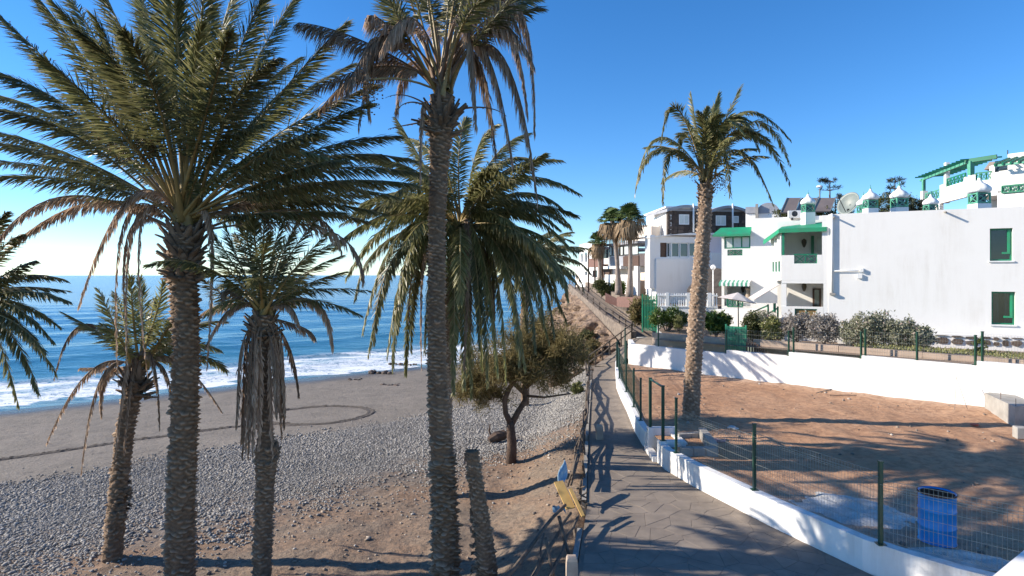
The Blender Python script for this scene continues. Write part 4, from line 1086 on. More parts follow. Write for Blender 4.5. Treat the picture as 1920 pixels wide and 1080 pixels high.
# strip of ground between the two walls + the garden terrain
EDGE = [(37.0, 7.24, 3.27), (40, 6.9, 3.55), (43.5, 6.5, 3.9), (48, 6.26, 4.41), (54, 6.1, 4.93), (62, 5.66, 5.8)]
def terr_z(y): return np.interp(y, [14, 31, 36, 44, 50, 60, 90, 140], [3.9, 3.75, 4.25, 5.0, 5.4, 5.8, 8.0, 12.0])
def terr_xl(y):
    a = RW(y) + 0.28
    b = np.interp(y, [33.5, 34.4, 37.0, 43.5, 48, 54, 62, 75, 90, 140], [8.0, 8.3, 9.0, 8.3, 8.06, 7.9, 7.5, 8.7, 11.0, 17.0])
    return np.where(y < 31.5, a, np.maximum(a, b))
M['garden'] = mat('garden_soil', (0.28, 0.20, 0.14), (0.17, 0.12, 0.085), 2.5, 0.95, 0.6, 20, 0.05)
ys = np.linspace(12, 140, 150); vv_ = np.linspace(0, 1, 60) ** 1.5
Y, Vv = np.meshgrid(ys, vv_, indexing='ij'); xl = terr_xl(Y); X = xl + (130 - xl) * Vv
Zt = terr_z(Y) + 0.1 * fbm(X * .5, Y * .5, 3) * np.clip((X - xl) / 2, 0, 1) + np.clip((X - 30) * .12, 0, 6)
tag(grid_mesh('garden_terrain', X, Y, Zt, M['garden']), kind='structure')

# lower ramp, landing, upper ramp with stone faces
rp = MB()
Lr = [(4.7, 34.85, 1.85), (5.6, 36.0, 2.2), (7.24, 37.0, 3.2)]; Rr = [(5.95, 34.2, 1.85), (6.45, 34.6, 2.25), (8.6, 34.9, 3.2)]
for i in range(2):
    a, b, c, d = Lr[i], Rr[i], Rr[i + 1], Lr[i + 1]
    rp.add([a, b, c, d, (a[0], a[1], 0.9), (d[0], d[1], 0.9)], [(0, 1, 2, 3), (0, 3, 5, 4)])
rp.add([(7.24, 37.0, 3.2), (8.6, 34.9, 3.2), (9.6, 36.0, 3.5), (9.05, 37.2, 3.3)], [(0, 1, 2, 3)])
for i in range(len(EDGE) - 1):
    (y0, x0, z0), (y1, x1, z1) = EDGE[i], EDGE[i + 1]
    rp.add([(x0, y0, z0), (x0 + 1.9, y0 + .1, z0), (x1 + 1.9, y1 + .1, z1), (x1, y1, z1)], [(0, 1, 2, 3)])
tag(rp.build('ramp', M['pathbed']), kind='structure')
sw = thing('promenade_wall', 'grey stony wall carrying the ramp above the cliff beside the stairs', 'wall', (6.5, 43.5, 2.0))
pts = [(x, y) for y, x, z in EDGE]
w_ = sweep_wall(pts[::-1], [5.3, 4.4, 3.8, 3.2, 2.2, 1.6], [z + .32 for y, x, z in EDGE][::-1], .28, -1)
w_.build('lower_face', M['aggregate'], sw)
upl = [(x + 1.75, y + .1) for y, x, z in EDGE]
sweep_wall(upl[::-1], [z - .3 for y, x, z in EDGE][::-1], [float(terr_z(y)) + .35 for y, x, z in EDGE][::-1], .3, -1).build('upper_face', M['aggregate'], sw)

# cliff
def surf(name, A, B, nu, nv, amp, mat_, label, cat, seed):
    A = np.array([list(p) for p in A]); B = np.array([list(p) for p in B])
    ta = np.linspace(0, 1, len(A)); tu = np.linspace(0, 1, nu)
    a = np.stack([np.interp(tu, ta, A[:, i]) for i in range(3)], -1); b = np.stack([np.interp(tu, ta, B[:, i]) for i in range(3)], -1)
    tv = np.linspace(0, 1, nv)
    Gd = a[:, None] * (1 - tv)[None, :, None] + b[:, None] * tv[None, :, None]
    for iu in range(nu):
        for iv in range(nv):
            p = V(Gd[iu, iv]); e = math.sin(math.pi * min(max(tv[iv], 0), 1)) ** .4 if 0 < iv < nv - 1 else 0
            n1 = mnoise.fractal(p * 0.45 + V((seed, 0, 0)), .9, 2.1, 5); n2 = mnoise.ridged_multi_fractal(p * 0.9, .9, 2.2, 4, 1.0, 2.0) - 1
            dvec = V((-.75, -.65, .1))
            n3 = mnoise.cell(p * 1.1) - .5; q = p + dvec * (amp * (n1 * 0.8 + 0.42 * n2 + .30 * mnoise.noise(p * 2.6) + .16 * mnoise.noise(p * 6.0) + .26 * n3) * e + amp * .25 * e)
            Gd[iu, iv] = q
    i = np.arange(nu * nv).reshape(nu, nv)
    f = np.stack([i[:-1, :-1], i[1:, :-1], i[1:, 1:], i[:-1, 1:]], -1).reshape(-1, 4)
    loc = V(Gd[nu // 2, nv - 1])
    return tag(np_mesh(name, Gd.reshape(-1, 3), f, mat_, loc=loc), label, cat)
M['rock'] = mat('tan_cliff_rock', (0.36, 0.25, 0.17), (0.15, 0.105, 0.08), 1.9, 0.95, 1.0, 4.5, 0.25)
top = [(5.75, 63, 5.7), (6.05, 54, 4.8), (6.2, 48, 4.2), (6.42, 43.6, 3.6), (6.75, 40, 2.9), (6.75, 37.6, 2.3), (5.0, 35.15, 1.6)]
bot = [(2.6, 65, -.4), (2.0, 54, -.2), (2.1, 47, 0.0), (2.7, 42, .1), (3.2, 39, .3), (3.7, 36.9, .6), (4.2, 34.9, 1.0)]
surf('cliff', top, bot, 130, 70, 1.5, M['rock'], 'craggy tan cliff below the promenade wall beside the path', 'cliff', 3)
# loose boulders at the foot
for k, (px, py, d, s_, lab) in enumerate(((1068, 722, 35.5, .5, 'grey boulder at the cliff foot nearest the path'), (1042, 722, 36.5, .6, 'rough boulder at the foot of the cliff beside the pebble bank'), (1085, 700, 35.6, .45, 'small boulder wedged against the cliff beside the railing'))):
    p = P(px, py, d); p.z = float(beach_z(np.array(p.x), np.array(p.y)))
    v, f = ico(); mb = MB(); rr = random.Random(k)
    mb.add([p + V((a[0] * s_ * rr.uniform(.8, 1.3), a[1] * s_ * rr.uniform(.8, 1.2), a[2] * s_ * .7 + s_ * .2)) for a in v], f.tolist())
    tag(mb.build('boulder', M['rock'], loc=p), lab, 'boulder', 'boulders at the cliff foot')

# railings on the ramps
def railing(name, label, pts, h, rails, mat_, post=0.045, cat='railing'):
    t = thing(name, label, cat, pts[0])
    for p in pts:
        p = V(p); mb = MB(); mb.bar(p - V((0, 0, .15)), p + V((0, 0, h)), post); mb.build('post', mat_, t)
    for r in rails:
        for a, b in zip(pts[:-1], pts[1:]):
            mb = MB(); mb.bar(V(a) + V((0, 0, h * r)), V(b) + V((0, 0, h * r)), post * .85); mb.build('rail', mat_, t)
    return t
railing('ramp_railing', 'brown two-rail wooden railing beside the short rising ramp at the path end', [(4.15, 33.2, 1.8), (4.75, 34.9, 1.85), (5.25, 35.55, 2.0), (5.75, 36.1, 2.3), (6.5, 36.55, 2.75), (7.2, 36.95, 3.2)], 0.85, (0.55, 1.0), M['pole'], .07)
railing('upper_ramp_railing', 'brown wooden railing along the upper ramp edge over the cliff', [(7.3, 37.3, 3.55), (7.15, 38.6, 3.7), (7.0, 40, 3.85), (6.83, 41.5, 4.05), (6.63, 43.3, 4.2), (6.5, 45.5, 4.45), (6.36, 48, 4.7), (6.28, 51, 4.95), (6.2, 54, 5.2), (6.0, 58, 5.65), (5.8, 62, 6.1)], 0.6, (0.5, 1.0), M['pole'], .07)
# tall green posts with mesh beside the steps
fe = thing('step_fence', 'green mesh fence panel standing beside the steps at the path end', 'fence', (6.2, 31.9, 2.3))
for x, y in ((6.25, 33.9), (5.95, 31.9), (5.3, 31.0)):
    mb = MB(); mb.bar((x, y, 1.9), (x, y, 4.1 if y > 33 else 3.6), .07); mb.build('post', M['green_post'], fe)

# wooden pole fence along the left path edge
pf = thing('pole_fence', 'rickety fence of crossed weathered poles along the left path edge', 'fence', (1.6, 13.0, PATH_Z))
def pole(a, b, r=0.035, t=pf, nm='pole', k=0):
    a = V(a); b = V(b); rr = random.Random(int(abs(a.x * 977 + b.y * 131)) + k)
    L = (b - a).length
    n = 6; q = []
    for i in range(n):
        f = i / (n - 1); q.append(a.lerp(b, f) + V((rr.uniform(-1, 1), rr.uniform(-1, 1), rr.uniform(-1, 1))) * (0.012 * L if 0 < i < n - 1 else 0))
    mb = MB(); mb.tube(q, [r * (1 - .25 * i / n) for i in range(n)], 7); mb.build(nm, M['pole'], t, smooth=True)
pole(P(930, 1100, 9.6), P(1060, 947, 12.6), .04); pole(P(990, 1098, 10.0), P(1070, 962, 12.7), .04); pole(P(1030, 1085, 10.3), P(1084, 968, 13.0), .036)
pole(P(1022, 1008, 10.9), P(1040, 1090, 10.5), .032, nm='fence_post'); pole(P(1048, 968, 12.0), P(1068, 1046, 11.4), .036, nm='fence_post'); pole(P(1076, 990, 12.6), P(1083, 1030, 11.9), .03, nm='fence_post')
pole(P(1020, 1000, 11.2), P(1005, 1075, 10.4), .02, nm='fence_post')
for k in range(5):
    o = V((RNG.uniform(-.06, .06), 0, RNG.uniform(-.12, .15)))
    pole(P(1066 + 3 * k, 905 - 4 * k, 14.6) + o, P(1092 + k * 1.5, 800, 19.3) + o * .6, .03, k=k)
    pole(P(1091 + k * 2, 805, 19.0) + o, P(1103 + k, 706, 30.0) + o * .5, .032, k=k + 9)
pole(P(1100, 705, 30), P(1098, 676, 33.4), .04); pole(P(1106, 712, 29.5), P(1096, 678, 33.2), .035)
for y in (13.9, 15.6, 17.4, 19.2, 21.2, 23.4, 25.6, 28, 30.4):
    x = float(path_left(y)) - .1
    pole((x + RNG.uniform(-.1, .1), y, PATH_Z - .35), (x - .06, y + RNG.uniform(-.2, .2), PATH_Z + RNG.uniform(.4, .75)), .04, nm='fence_post', k=3)
for k in range(7):           # tangle where the fence has fallen
    pole(P(1075 + RNG.uniform(-8, 12), 920 + RNG.uniform(-10, 30), 13.9), P(1096 + RNG.uniform(-8, 10), 935 + RNG.uniform(-25, 25), 13.6), .022, k=k + 30)
# path edge stones, left
es = thing('path_edge_kerb', 'narrow pale concrete kerb along the left edge of the path', 'kerb', (1.9, 15.4, PATH_Z))
for y0, y1 in ((7.5, 12.4), (13.9, 18.9), (19.6, 25.0), (25.2, 30.0)):
    sweep_wall([(float(path_left(y)) - .02, float(y)) for y in np.linspace(y0, y1, 12)], PATH_Z - 1.2, PATH_Z + .035, .10, -1).build('kerb_run', M['concrete'], es)

# yellow board and blue cloth on the fence
yb = thing('yellow_board', 'broken yellow wooden board propped on the pole fence', 'board', P(1065, 950, 12.9))
a, b = P(1047, 903, 13.2), P(1074, 962, 12.5)
for k, (o, w, l0, l1) in enumerate(((0.0, .20, 0, .86), (.17, .07, .3, 1.15))):
    n_ = V((.93, -.2, .3)).normalized()
    mb = MB(); mb.bar(a.lerp(b, l0) + n_ * o, a.lerp(b, l1) + n_ * o, w, .03, up=V((.2, -.8, .5))); mb.build('plank', M['yellow'], yb)
bc = []
nu, nv = 14, 8
for i in range(nu):
    for j in range(nv):
        u, v_ = i / (nu - 1), j / (nv - 1)
        q = P(1062 - 16 * u, 862 + 50 * u, 14.6 - 1.2 * u) + V((.10 * v_ * (.6 + .6 * u) - .05, -.10 * v_, -.16 * v_ + .05 * math.sin(5 * u + 3 * v_))) + V((.03 * math.sin(9 * u), .05 * math.sin(9 * v_ + 6 * u), 0))
        bc.append(q)
mb = MB(); mb.add(bc, [(i * nv + j, (i + 1) * nv + j, (i + 1) * nv + j + 1, i * nv + j + 1) for i in range(nu - 1) for j in range(nv - 1)])
o = mb.build('blue_cloth', M['bluecloth'], loc=P(1055, 890, 14), smooth=True)
o.modifiers.new('t', 'SOLIDIFY').thickness = .015
tag(o, 'faded blue patterned cloth draped over the pole fence above the yellow board', 'cloth')
bc = [P(1036 + 4 * i, 948 + (2 * i % 5) + 5 * j, 12.9) + V((0, .08 * math.sin(i + 2 * j), .02 * math.sin(3 * i))) for i in range(7) for j in range(3)]
mb = MB(); mb.add(bc, [(i * 3 + j, (i + 1) * 3 + j, (i + 1) * 3 + j + 1, i * 3 + j + 1) for i in range(6) for j in range(2)])
o = mb.build('teal_rag', M['bluecloth'], loc=P(1040, 952, 12.9), smooth=True); o.modifiers.new('t', 'SOLIDIFY').thickness = .015
tag(o, 'small teal rag hanging below the yellow board', 'cloth')

# stone bollards
for px, py, h, w, lab in ((1124, 823, .44, .21, 'squat pale stone bollard standing halfway along the left path edge'), (1072, 1090, .42, .19, 'stone bollard in the foreground at the lower path edge')):
    p = G(px, py, PATH_Z + .01)
    mb = MB(); z = p.z - .05
    q = [(-w / 2, -w / 2), (w / 2, -w / 2), (w / 2, w / 2), (-w / 2, w / 2)]
    lv = [(1.0, 0), (1.0, h * .7), (.93, h), (.75, h + .05)]
    vs = [p + V((x * s_, y * s_, zz - .05)) for s_, zz in lv for x, y in q]
    fs = [(i * 4 + k, i * 4 + (k + 1) % 4, i * 4 + 4 + (k + 1) % 4, i * 4 + 4 + k) for i in range(3) for k in range(4)] + [(12, 13, 14, 15)]
    mb.add(vs, fs); tag(mb.build('bollard', M['stonelight'], loc=p), lab, 'bollard')

# ---- mesh fences
def wire_panel(parent, a, b, z0, z1, dv=.055, dh=.2, w=.0038, fold=True, name='wire_panel', mat_=None):
    a = V(a); b = V(b); L = (b - a).length; e = (b - a) / L; n = V((e.y, -e.x)); mb = MB()
    nv = int(L / dv); nh = int((z1 - z0) / dh)
    zz = lambda p, z: V((p.x, p.y, z))
    for i in range(nv + 1):
        p = a + e * (i * L / nv)
        mb.bar(zz(p, z0), zz(p, z1), w)
    for j in range(nh + 1):
        z = z0 + (z1 - z0) * j / nh
        mb.bar(zz(a, z), zz(b, z), w * 1.2)
    if fold:
        mb.bar(zz(a - n * .05, z1 - .07), zz(b - n * .05, z1 - .07), w * 1.6); mb.bar(zz(a, z1), zz(b, z1), w * 1.6); mb.bar(zz(a - n * .01, z1 - .13), zz(b - n * .01, z1 - .13), w * 1.5)
    return tag(mb.build(name, mat_ or M['wire'], parent), kind='stuff')
def post_bar(parent, x, y, z0, z1, w=.055, name='post'):
    mb = MB(); mb.bar((x, y, z0), (x, y, z1), w); o = mb.build(name, M['green_post'], parent)
    mb = MB(); mb.box((x, y, z1 + .012), (w * 1.25, w * 1.25, .024)); mb.box((x, y, z0 + .012), (w * 2.4, w * 2.4, .02)); mb.build('post_cap', M['green_post'], o)
pfx = thing('plot_fence', 'dark green posts with wire mesh panels standing on the white kerb wall', 'fence', (5.4, 12.6, 2.4))
yp = [7.7, 10.5, 13.15, 15.9]
pos = [(float(path_right(y)) + .11, y) for y in yp]
for x, y in pos: post_bar(pfx, x, y, 2.39, 3.80, .06)
for (p, q), z1 in zip(zip(pos[:-1], pos[1:]), (3.50, 3.62, 3.55)):
    wire_panel(pfx, p, q, 2.46, z1, .062, .165)
gp = [(float(path_right(17.0)) + .14, 16.85), (float(path_right(18.3)) + .12, 18.1)]
gf = thing('gate_frame', 'empty dark green gate frame over the recess in the kerb wall', 'gate', (gp[0][0], gp[0][1], 2.4))
for x, y in gp: post_bar(gf, x, y, 2.44, 3.95, .075)
mb = MB(); mb.tube([(gp[0][0], gp[0][1], 3.93), (gp[1][0], gp[1][1], 3.93)], .03, 8); mb.build('top_bar', M['green_post'], gf)
pf2 = thing('far_plot_fence', 'dark fence posts and netting on the far curve of the kerb wall', 'fence', (4.2, 22, 2.36))
yp = [19.6, 21.6, 24.4, 27.6, 31.0]; pos = [(float(path_right(y)) + .11, y) for y in yp]
for x, y in pos: post_bar(pf2, x, y, 2.35, 3.7, .055)
for p, q in zip(pos[:-1], pos[1:]): wire_panel(pf2, p, q, 2.42, 3.55, .07, .2, .004, mat_=M['green_post'])
bf = thing('back_fence', 'green posts with fine mesh on top of the white retaining wall', 'fence', (rw_pt(1500).x, rw_pt(1500).y, 3.7))
bpx = [(1232, 0), (1300, 0), (1360, 0), (1486, 2), (1477, 1), (1613, 2), (1621, 3), (1718, 3), (1828, 3), (1841, 4), (1985, 4)]
for px, seg in bpx:
    q = rw_pt(px, .12); post_bar(bf, q.x, q.y, tops[seg] - .03, tops[seg] + 1.03, .06)
for a, b, seg in ((1232, 1300, 0), (1300, 1360, 0), (1364, 1477, 1), (1486, 1613, 2), (1621, 1718, 3), (1718, 1828, 3), (1841, 1985, 4)):
    wire_panel(bf, rw_pt(a, .12), rw_pt(b, .12), tops[seg] + .03, tops[seg] + .95, .08, .16, .0035, fold=False)

# ---- things in the plot
p = G(1757, 1010, PLOT_Z); p.z = plot_z(p.x, p.y + .1) - .02
dr = thing('oil_drum', 'open blue steel drum standing behind the mesh fence on the bare plot', 'drum', p)
prof = [(.285, 0), (.30, .015), (.285, .035), (.285, .28), (.298, .295), (.285, .31), (.285, .57), (.298, .585), (.285, .60), (.285, .85), (.30, .865), (.30, .885), (.286, .89), (.274, .885), (.274, .84), (.272, .3)]
mb = MB(); mb.lathe(p, prof, 40); o = mb.build('body', M['drum'], dr, smooth=True)
mb = MB(); mb.lathe(p, [(.2712, .30), (.2712, .86)], 40); mb.f = mb.f[:-2]; mb.m = mb.m[:-2]; mb.build('rusty_lining', M['rust'], dr)
mb = MB(); mb.lathe(p + V((0, 0, .878)), [(.302, -.012), (.308, 0), (.302, .012), (.29, .016)], 40); mb.f = mb.f[:-2]; mb.m = mb.m[:-2]; mb.build('rim', M['rust'], dr, smooth=True)
# plaster heap
def mound(name, c, rx, ry, h, mat_, label, cat, seed, n=34, rot=0.0):
    v = []; ks = []
    for i in range(n):
        for j in range(n):
            u, w = i / (n - 1) * 2 - 1, j / (n - 1) * 2 - 1
            r = math.hypot(u, w); nn = mnoise.fractal(V((u * 2.3 + seed, w * 2.3, 0)), .8, 2, 5)
            k = max(0, 1 - (r + .28 * nn) ** 2); ks.append(k)
            x_, y_ = c.x + (u * rx) * math.cos(rot) - (w * ry) * math.sin(rot), c.y + (u * rx) * math.sin(rot) + w * ry * math.cos(rot)
            v.append((x_, y_, plot_z(x_, y_) - .05 + (h + .05) * min(1, k * 1.6) * (1 + .5 * nn)))
    f = [(i * n + j, (i + 1) * n + j, (i + 1) * n + j + 1, i * n + j + 1) for i in range(n - 1) for j in range(n - 1)]
    f = [q for q in f if max(ks[a] for a in q) > 0 and all(v[a][0] > float(path_right(v[a][1])) + .32 for a in q)]
    mb = MB(); mb.add(v, f); return tag(mb.build(name, mat_, loc=c, smooth=True), label, cat)
mound('plaster_heap', G(1600, 955, PLOT_Z), 1.25, .85, .07, M['plaster'], 'spilled heap of white plaster and rubble on the ground between the fence posts', 'heap', 2, rot=-.5)
mound('gravel_heap', G(1800, 1045, PLOT_Z), .9, .4, .06, M['plaster'], 'low spill of pale rubble in front of the blue drum', 'heap', 6, rot=-.3)
# block footing
fb = thing('block_footing', 'unfinished grey hollow-block footing inside the fence near the lone palm', 'footing', G(1310, 850, PLOT_Z))
q0 = G(1276, 846, PLOT_Z + .1); q1 = G(1344, 846, PLOT_Z + .1); q2 = G(1316, 812, PLOT_Z + .1)
def block(a, b, z0, h, w, n):
    a = V(a); b = V(b)
    for i in range(n):
        c0 = a.lerp(b, i / n + .01); c1 = a.lerp(b, (i + 1) / n - .01)
        mb = MB(); mb.bar(V((c0.x, c0.y, z0 + h / 2)), V((c1.x, c1.y, z0 + h / 2)), w, h); mb.build('concrete_block', M['concrete'], fb)
block(q0, q1, PLOT_Z - .02, .22, .22, 3); block(q1 + V((-.02, .14, 0)), q2, PLOT_Z - .02, .28, .2, 4); block(q2, G(1270, 815, PLOT_Z + .1), PLOT_Z - .02, .15, .2, 2)
# concrete wall pieces at the right
cb = thing('concrete_wall_piece', 'raw grey concrete wall stub standing against the white wall at the right', 'wall', G(1880, 785, PLOT_Z))
a, b = G(1846, 770, PLOT_Z), G(1903, 800, PLOT_Z)
mb = MB(); nrm = V((b.y - a.y, a.x - b.x, 0)).normalized() * -.22
mb.prism([(a.x, a.y), (b.x, b.y), (b.x - nrm.x + 1.2, b.y - nrm.y + .3), (a.x + 1.0, a.y + .35)], PLOT_Z - .1, PLOT_Z + .62); mb.build('stub', M['concrete'], cb)
for px, py in ((1874, 740), (1905, 758)):
    q = a.lerp(b, .5 if px < 1900 else .97); mb = MB(); mb.tube([(q.x + .1, q.y + .05, PLOT_Z + .6), (q.x + .1, q.y + .05, PLOT_Z + .85)], .008, 5); mb.build('rebar', M['rust'], cb)
p = G(1925, 822, PLOT_Z); mb = MB(); mb.box(p + V((.1, .15, .12)), (.55, .3, .34), -.3)
o = mb.build('concrete_block', M['concrete'], loc=p); bv = o.modifiers.new('b', 'BEVEL'); bv.width = .02
tag(o, 'loose speckled concrete block at the right edge in front of the grey stub', 'block')
# bent wire leaning on the wall
wb = thing('bent_rod', 'thin bent steel rod like an upside-down V leaning on the white wall', 'rod', G(1800, 772, PLOT_Z))
mb = MB(); a, b, c = G(1790, 770, PLOT_Z), P(1793, 707, 21.6), G(1815, 770, PLOT_Z); mb.tube([a, b, c], .008, 5); mb.build('rod', M['dark'], wb)
for k, (p0, p1, lab) in enumerate((((1530, 737), (1580, 724), 'thin dark rod lying tilted by the foot of the white wall'), ((1556, 741), (1606, 741), 'second thin rod lying flat by the white wall foot'))):
    a, b = G(*p0, PLOT_Z + .05), G(*p1, PLOT_Z + .08); mb = MB(); mb.tube([a, b], .014, 6); tag(mb.build('steel_rod', M['dark'], loc=a), lab, 'rod')
for px, py, mt, s_, lab, cat in ((1822, 796, 'orange', .13, 'crumpled orange-red scrap lying on the brown soil', 'scrap'), (1341, 826, 'pink', .16, 'pinkish torn sack lying beside the block footing', 'sack'), (1372, 803, 'plaster', .14, 'small white rubble scrap by the lone palm trunk', 'scrap')):
    p = G(px, py, PLOT_Z); v, f = ico(); mb = MB(); rr = random.Random(px)
    for q in range(4):
        c = p + V((rr.uniform(-s_, s_), rr.uniform(-s_, s_), .02))
        mb.add([c + V((a[0] * s_ * rr.uniform(.5, 1.2), a[1] * s_ * rr.uniform(.5, 1.2), a[2] * s_ * .3)) for a in v], f.tolist())
    tag(mb.build(cat, M[mt], loc=p), lab, cat)
# ---------------------------------------------------------------- houses
class Fac:
    """a vertical wall plane through two ground points given as (photo column, distance)"""
    def __init__(s, px0, d0, px1, d1):
        s.a = V(((px0 - 960) / F * d0, d0)); s.b = V(((px1 - 960) / F * d1, d1))
        s.L = (s.b - s.a).length; s.e = (s.b - s.a) / s.L; s.n = V((s.e.y, -s.e.x))   # n faces the camera when px0<px1
    def u(s, px):
        r = (px - 960) / F
        return (r * s.a.y - s.a.x) / (s.e.x - r * s.e.y)
    def d(s, px): return s.a.y + s.e.y * s.u(px)
    def z(s, px, py): return zat(py, s.d(px))
    def uz(s, px, py): return s.u(px), s.z(px, py)
    def pt(s, u, z, o=0.0):
        q = s.a + s.e * u + s.n * o
        return V((q.x, q.y, z))
    def plate(s, mb, u0, u1, z0, z1, o0, o1):
        return mb.hexa([s.pt(u0, z0, o1), s.pt(u1, z0, o1), s.pt(u1, z0, o0), s.pt(u0, z0, o0), s.pt(u0, z1, o1), s.pt(u1, z1, o1), s.pt(u1, z1, o0), s.pt(u0, z1, o0)])
    def poly(s, mb, uz, o0, o1):
        n = len(uz)
        vs = [s.pt(u, z, o1) for u, z in uz] + [s.pt(u, z, o0) for u, z in uz]
        return mb.add(vs, [tuple(range(n)), tuple(range(n, 2 * n))[::-1]] + [(i, n + i, n + (i + 1) % n, (i + 1) % n) for i in range(n)])
    def wall(s, mb, u0, u1, z0, z1, ops=(), th=.25):
        us = sorted(set([u0, u1] + [max(u0, min(u1, v)) for o in ops for v in o[:2]]))
        zs = sorted(set([z0, z1] + [max(z0, min(z1, v)) for o in ops for v in o[2:]]))
        inside = lambda u, z: any(o[0] < u < o[1] and o[2] < z < o[3] for o in ops)
        N, K = len(us), len(zs)
        solid = [[not inside((us[i] + us[i + 1]) / 2, (zs[j] + zs[j + 1]) / 2) for j in range(K - 1)] for i in range(N - 1)]
        idx = {}; vs = []
        def vid(i, j, o):
            if (i, j, o) not in idx:
                idx[(i, j, o)] = len(vs); vs.append(s.pt(us[i], zs[j], -th * o))
            return idx[(i, j, o)]
        fs = []
        ok = lambda i, j: 0 <= i < N - 1 and 0 <= j < K - 1 and solid[i][j]
        for i in range(N - 1):
            for j in range(K - 1):
                if not solid[i][j]: continue
                fs.append((vid(i, j, 0), vid(i + 1, j, 0), vid(i + 1, j + 1, 0), vid(i, j + 1, 0)))
                fs.append((vid(i, j + 1, 1), vid(i + 1, j + 1, 1), vid(i + 1, j, 1), vid(i, j, 1)))
                if not ok(i - 1, j): fs.append((vid(i, j, 0), vid(i, j + 1, 0), vid(i, j + 1, 1), vid(i, j, 1)))
                if not ok(i + 1, j): fs.append((vid(i + 1, j + 1, 0), vid(i + 1, j, 0), vid(i + 1, j, 1), vid(i + 1, j + 1, 1)))
                if not ok(i, j - 1): fs.append((vid(i, j, 0), vid(i, j, 1), vid(i + 1, j, 1), vid(i + 1, j, 0)))
                if not ok(i, j + 1): fs.append((vid(i, j + 1, 0), vid(i + 1, j + 1, 0), vid(i + 1, j + 1, 1), vid(i, j + 1, 1)))
        return mb.add(vs, fs)
    def op(s, pxa, pya, pxb, pyb):
        u0, u1 = s.u(pxa), s.u(pxb); d = (s.d(pxa) + s.d(pxb)) / 2
        return (u0, u1, zat(pyb, d), zat(pya, d))

def window(parent, fc, op, frame='green', glass='glass', nv=1, nh=0, fw=.06, rec=.12, name='window', swing=False):
    u0, u1, z0, z1 = op
    mb = MB(); o0, o1 = -rec - .05, -rec
    fc.plate(mb, u0 + .002, u0 + fw, z0, z1, o0, o1); fc.plate(mb, u1 - fw, u1 - .002, z0, z1, o0, o1)
    fc.plate(mb, u0 + fw, u1 - fw, z0 + .002, z0 + fw, o0, o1); fc.plate(mb, u0 + fw, u1 - fw, z1 - fw, z1 - .002, o0, o1)
    for i in range(1, nv): 
        uu = u0 + (u1 - u0) * i / nv; fc.plate(mb, uu - fw / 2, uu + fw / 2, z0 + fw, z1 - fw, o0 + .003, o1 - .003)
    for j in range(1, nh + 1):
        zz = z0 + (z1 - z0) * j / (nh + 1); fc.plate(mb, u0 + fw, u1 - fw, zz - fw / 2, zz + fw / 2, o0 + .006, o1 - .006)
    w = mb.build(name, M[frame], parent)
    for i in range(nv):
        a = u0 + (u1 - u0) * i / nv; b = u0 + (u1 - u0) * (i + 1) / nv
        mb = MB(); fc.plate(mb, a + fw * .3, b - fw * .3, z0 + fw * .3, z1 - fw * .3, o0 + .012, o0 + .022); mb.build('pane', M[glass], w)
    return w
def lattice(parent, fc, op, n=2, o=.02, mat_='green', fw=.06, name='lattice_panel', back=None):
    u0, u1, z0, z1 = op; mb = MB()
    for a in (u0, u1): mb.bar(fc.pt(a, z0, o), fc.pt(a, z1, o), fw)
    for z in (z0, z1): mb.bar(fc.pt(u0, z, o), fc.pt(u1, z, o), fw)
    for i in range(n):
        a, b = u0 + (u1 - u0) * i / n, u0 + (u1 - u0) * (i + 1) / n
        mb.bar(fc.pt(a, z0, o), fc.pt(b, z1, o + .01), fw * .55); mb.bar(fc.pt(a, z1, o + .012), fc.pt(b, z0, o + .002), fw * .55)
        if i: mb.bar(fc.pt(a, z0, o), fc.pt(a, z1, o), fw * .7)
    l = mb.build(name, M[mat_], parent)
    return l
def part(fn, name, mat_, parent, smooth=False):
    mb = MB(); fn(mb); return mb.build(name, M[mat_], parent, smooth=smooth)

# ---- House A: big plain white gable wall on the right
FA = Fac(1553, 29.6, 1920, 29.6)
FA.a = V(((1553 - 960) / F * 29.6, 29.6)); FA.e = V((.891, -.454)); FA.n = V((FA.e.y, -FA.e.x)); FA.L = 13
A = thing('white_house', 'large white house with plain wall, two green windows and a green-roofed balcony', 'house', (FA.a.x, FA.a.y, 3.9))
w1 = FA.op(1856, 428, 1899, 489); w2 = FA.op(1859, 547, 1904, 609)
part(lambda mb: FA.wall(mb, 0, 13, 3.4, 9.94, [w1, w2], .3), 'front_wall', 'white', A)
part(lambda mb: mb.hexa([FA.pt(.02, 3.4, -.31), FA.pt(.3, 3.4, -.31), FA.pt(.3, 3.4, -9), FA.pt(.02, 3.4, -9), FA.pt(.02, 9.9, -.31), FA.pt(.3, 9.9, -.31), FA.pt(.3, 9.9, -9), FA.pt(.02, 9.9, -9)]), 'side_wall', 'white', A)
part(lambda mb: FA.plate(mb, .31, 12.9, 9.2, 9.5, -9, -.31), 'roof', 'roofgrey', A)
part(lambda mb: FA.plate(mb, .31, 12.9, 6.5, 6.7, -4, -.32), 'floor_slab', 'white', A)
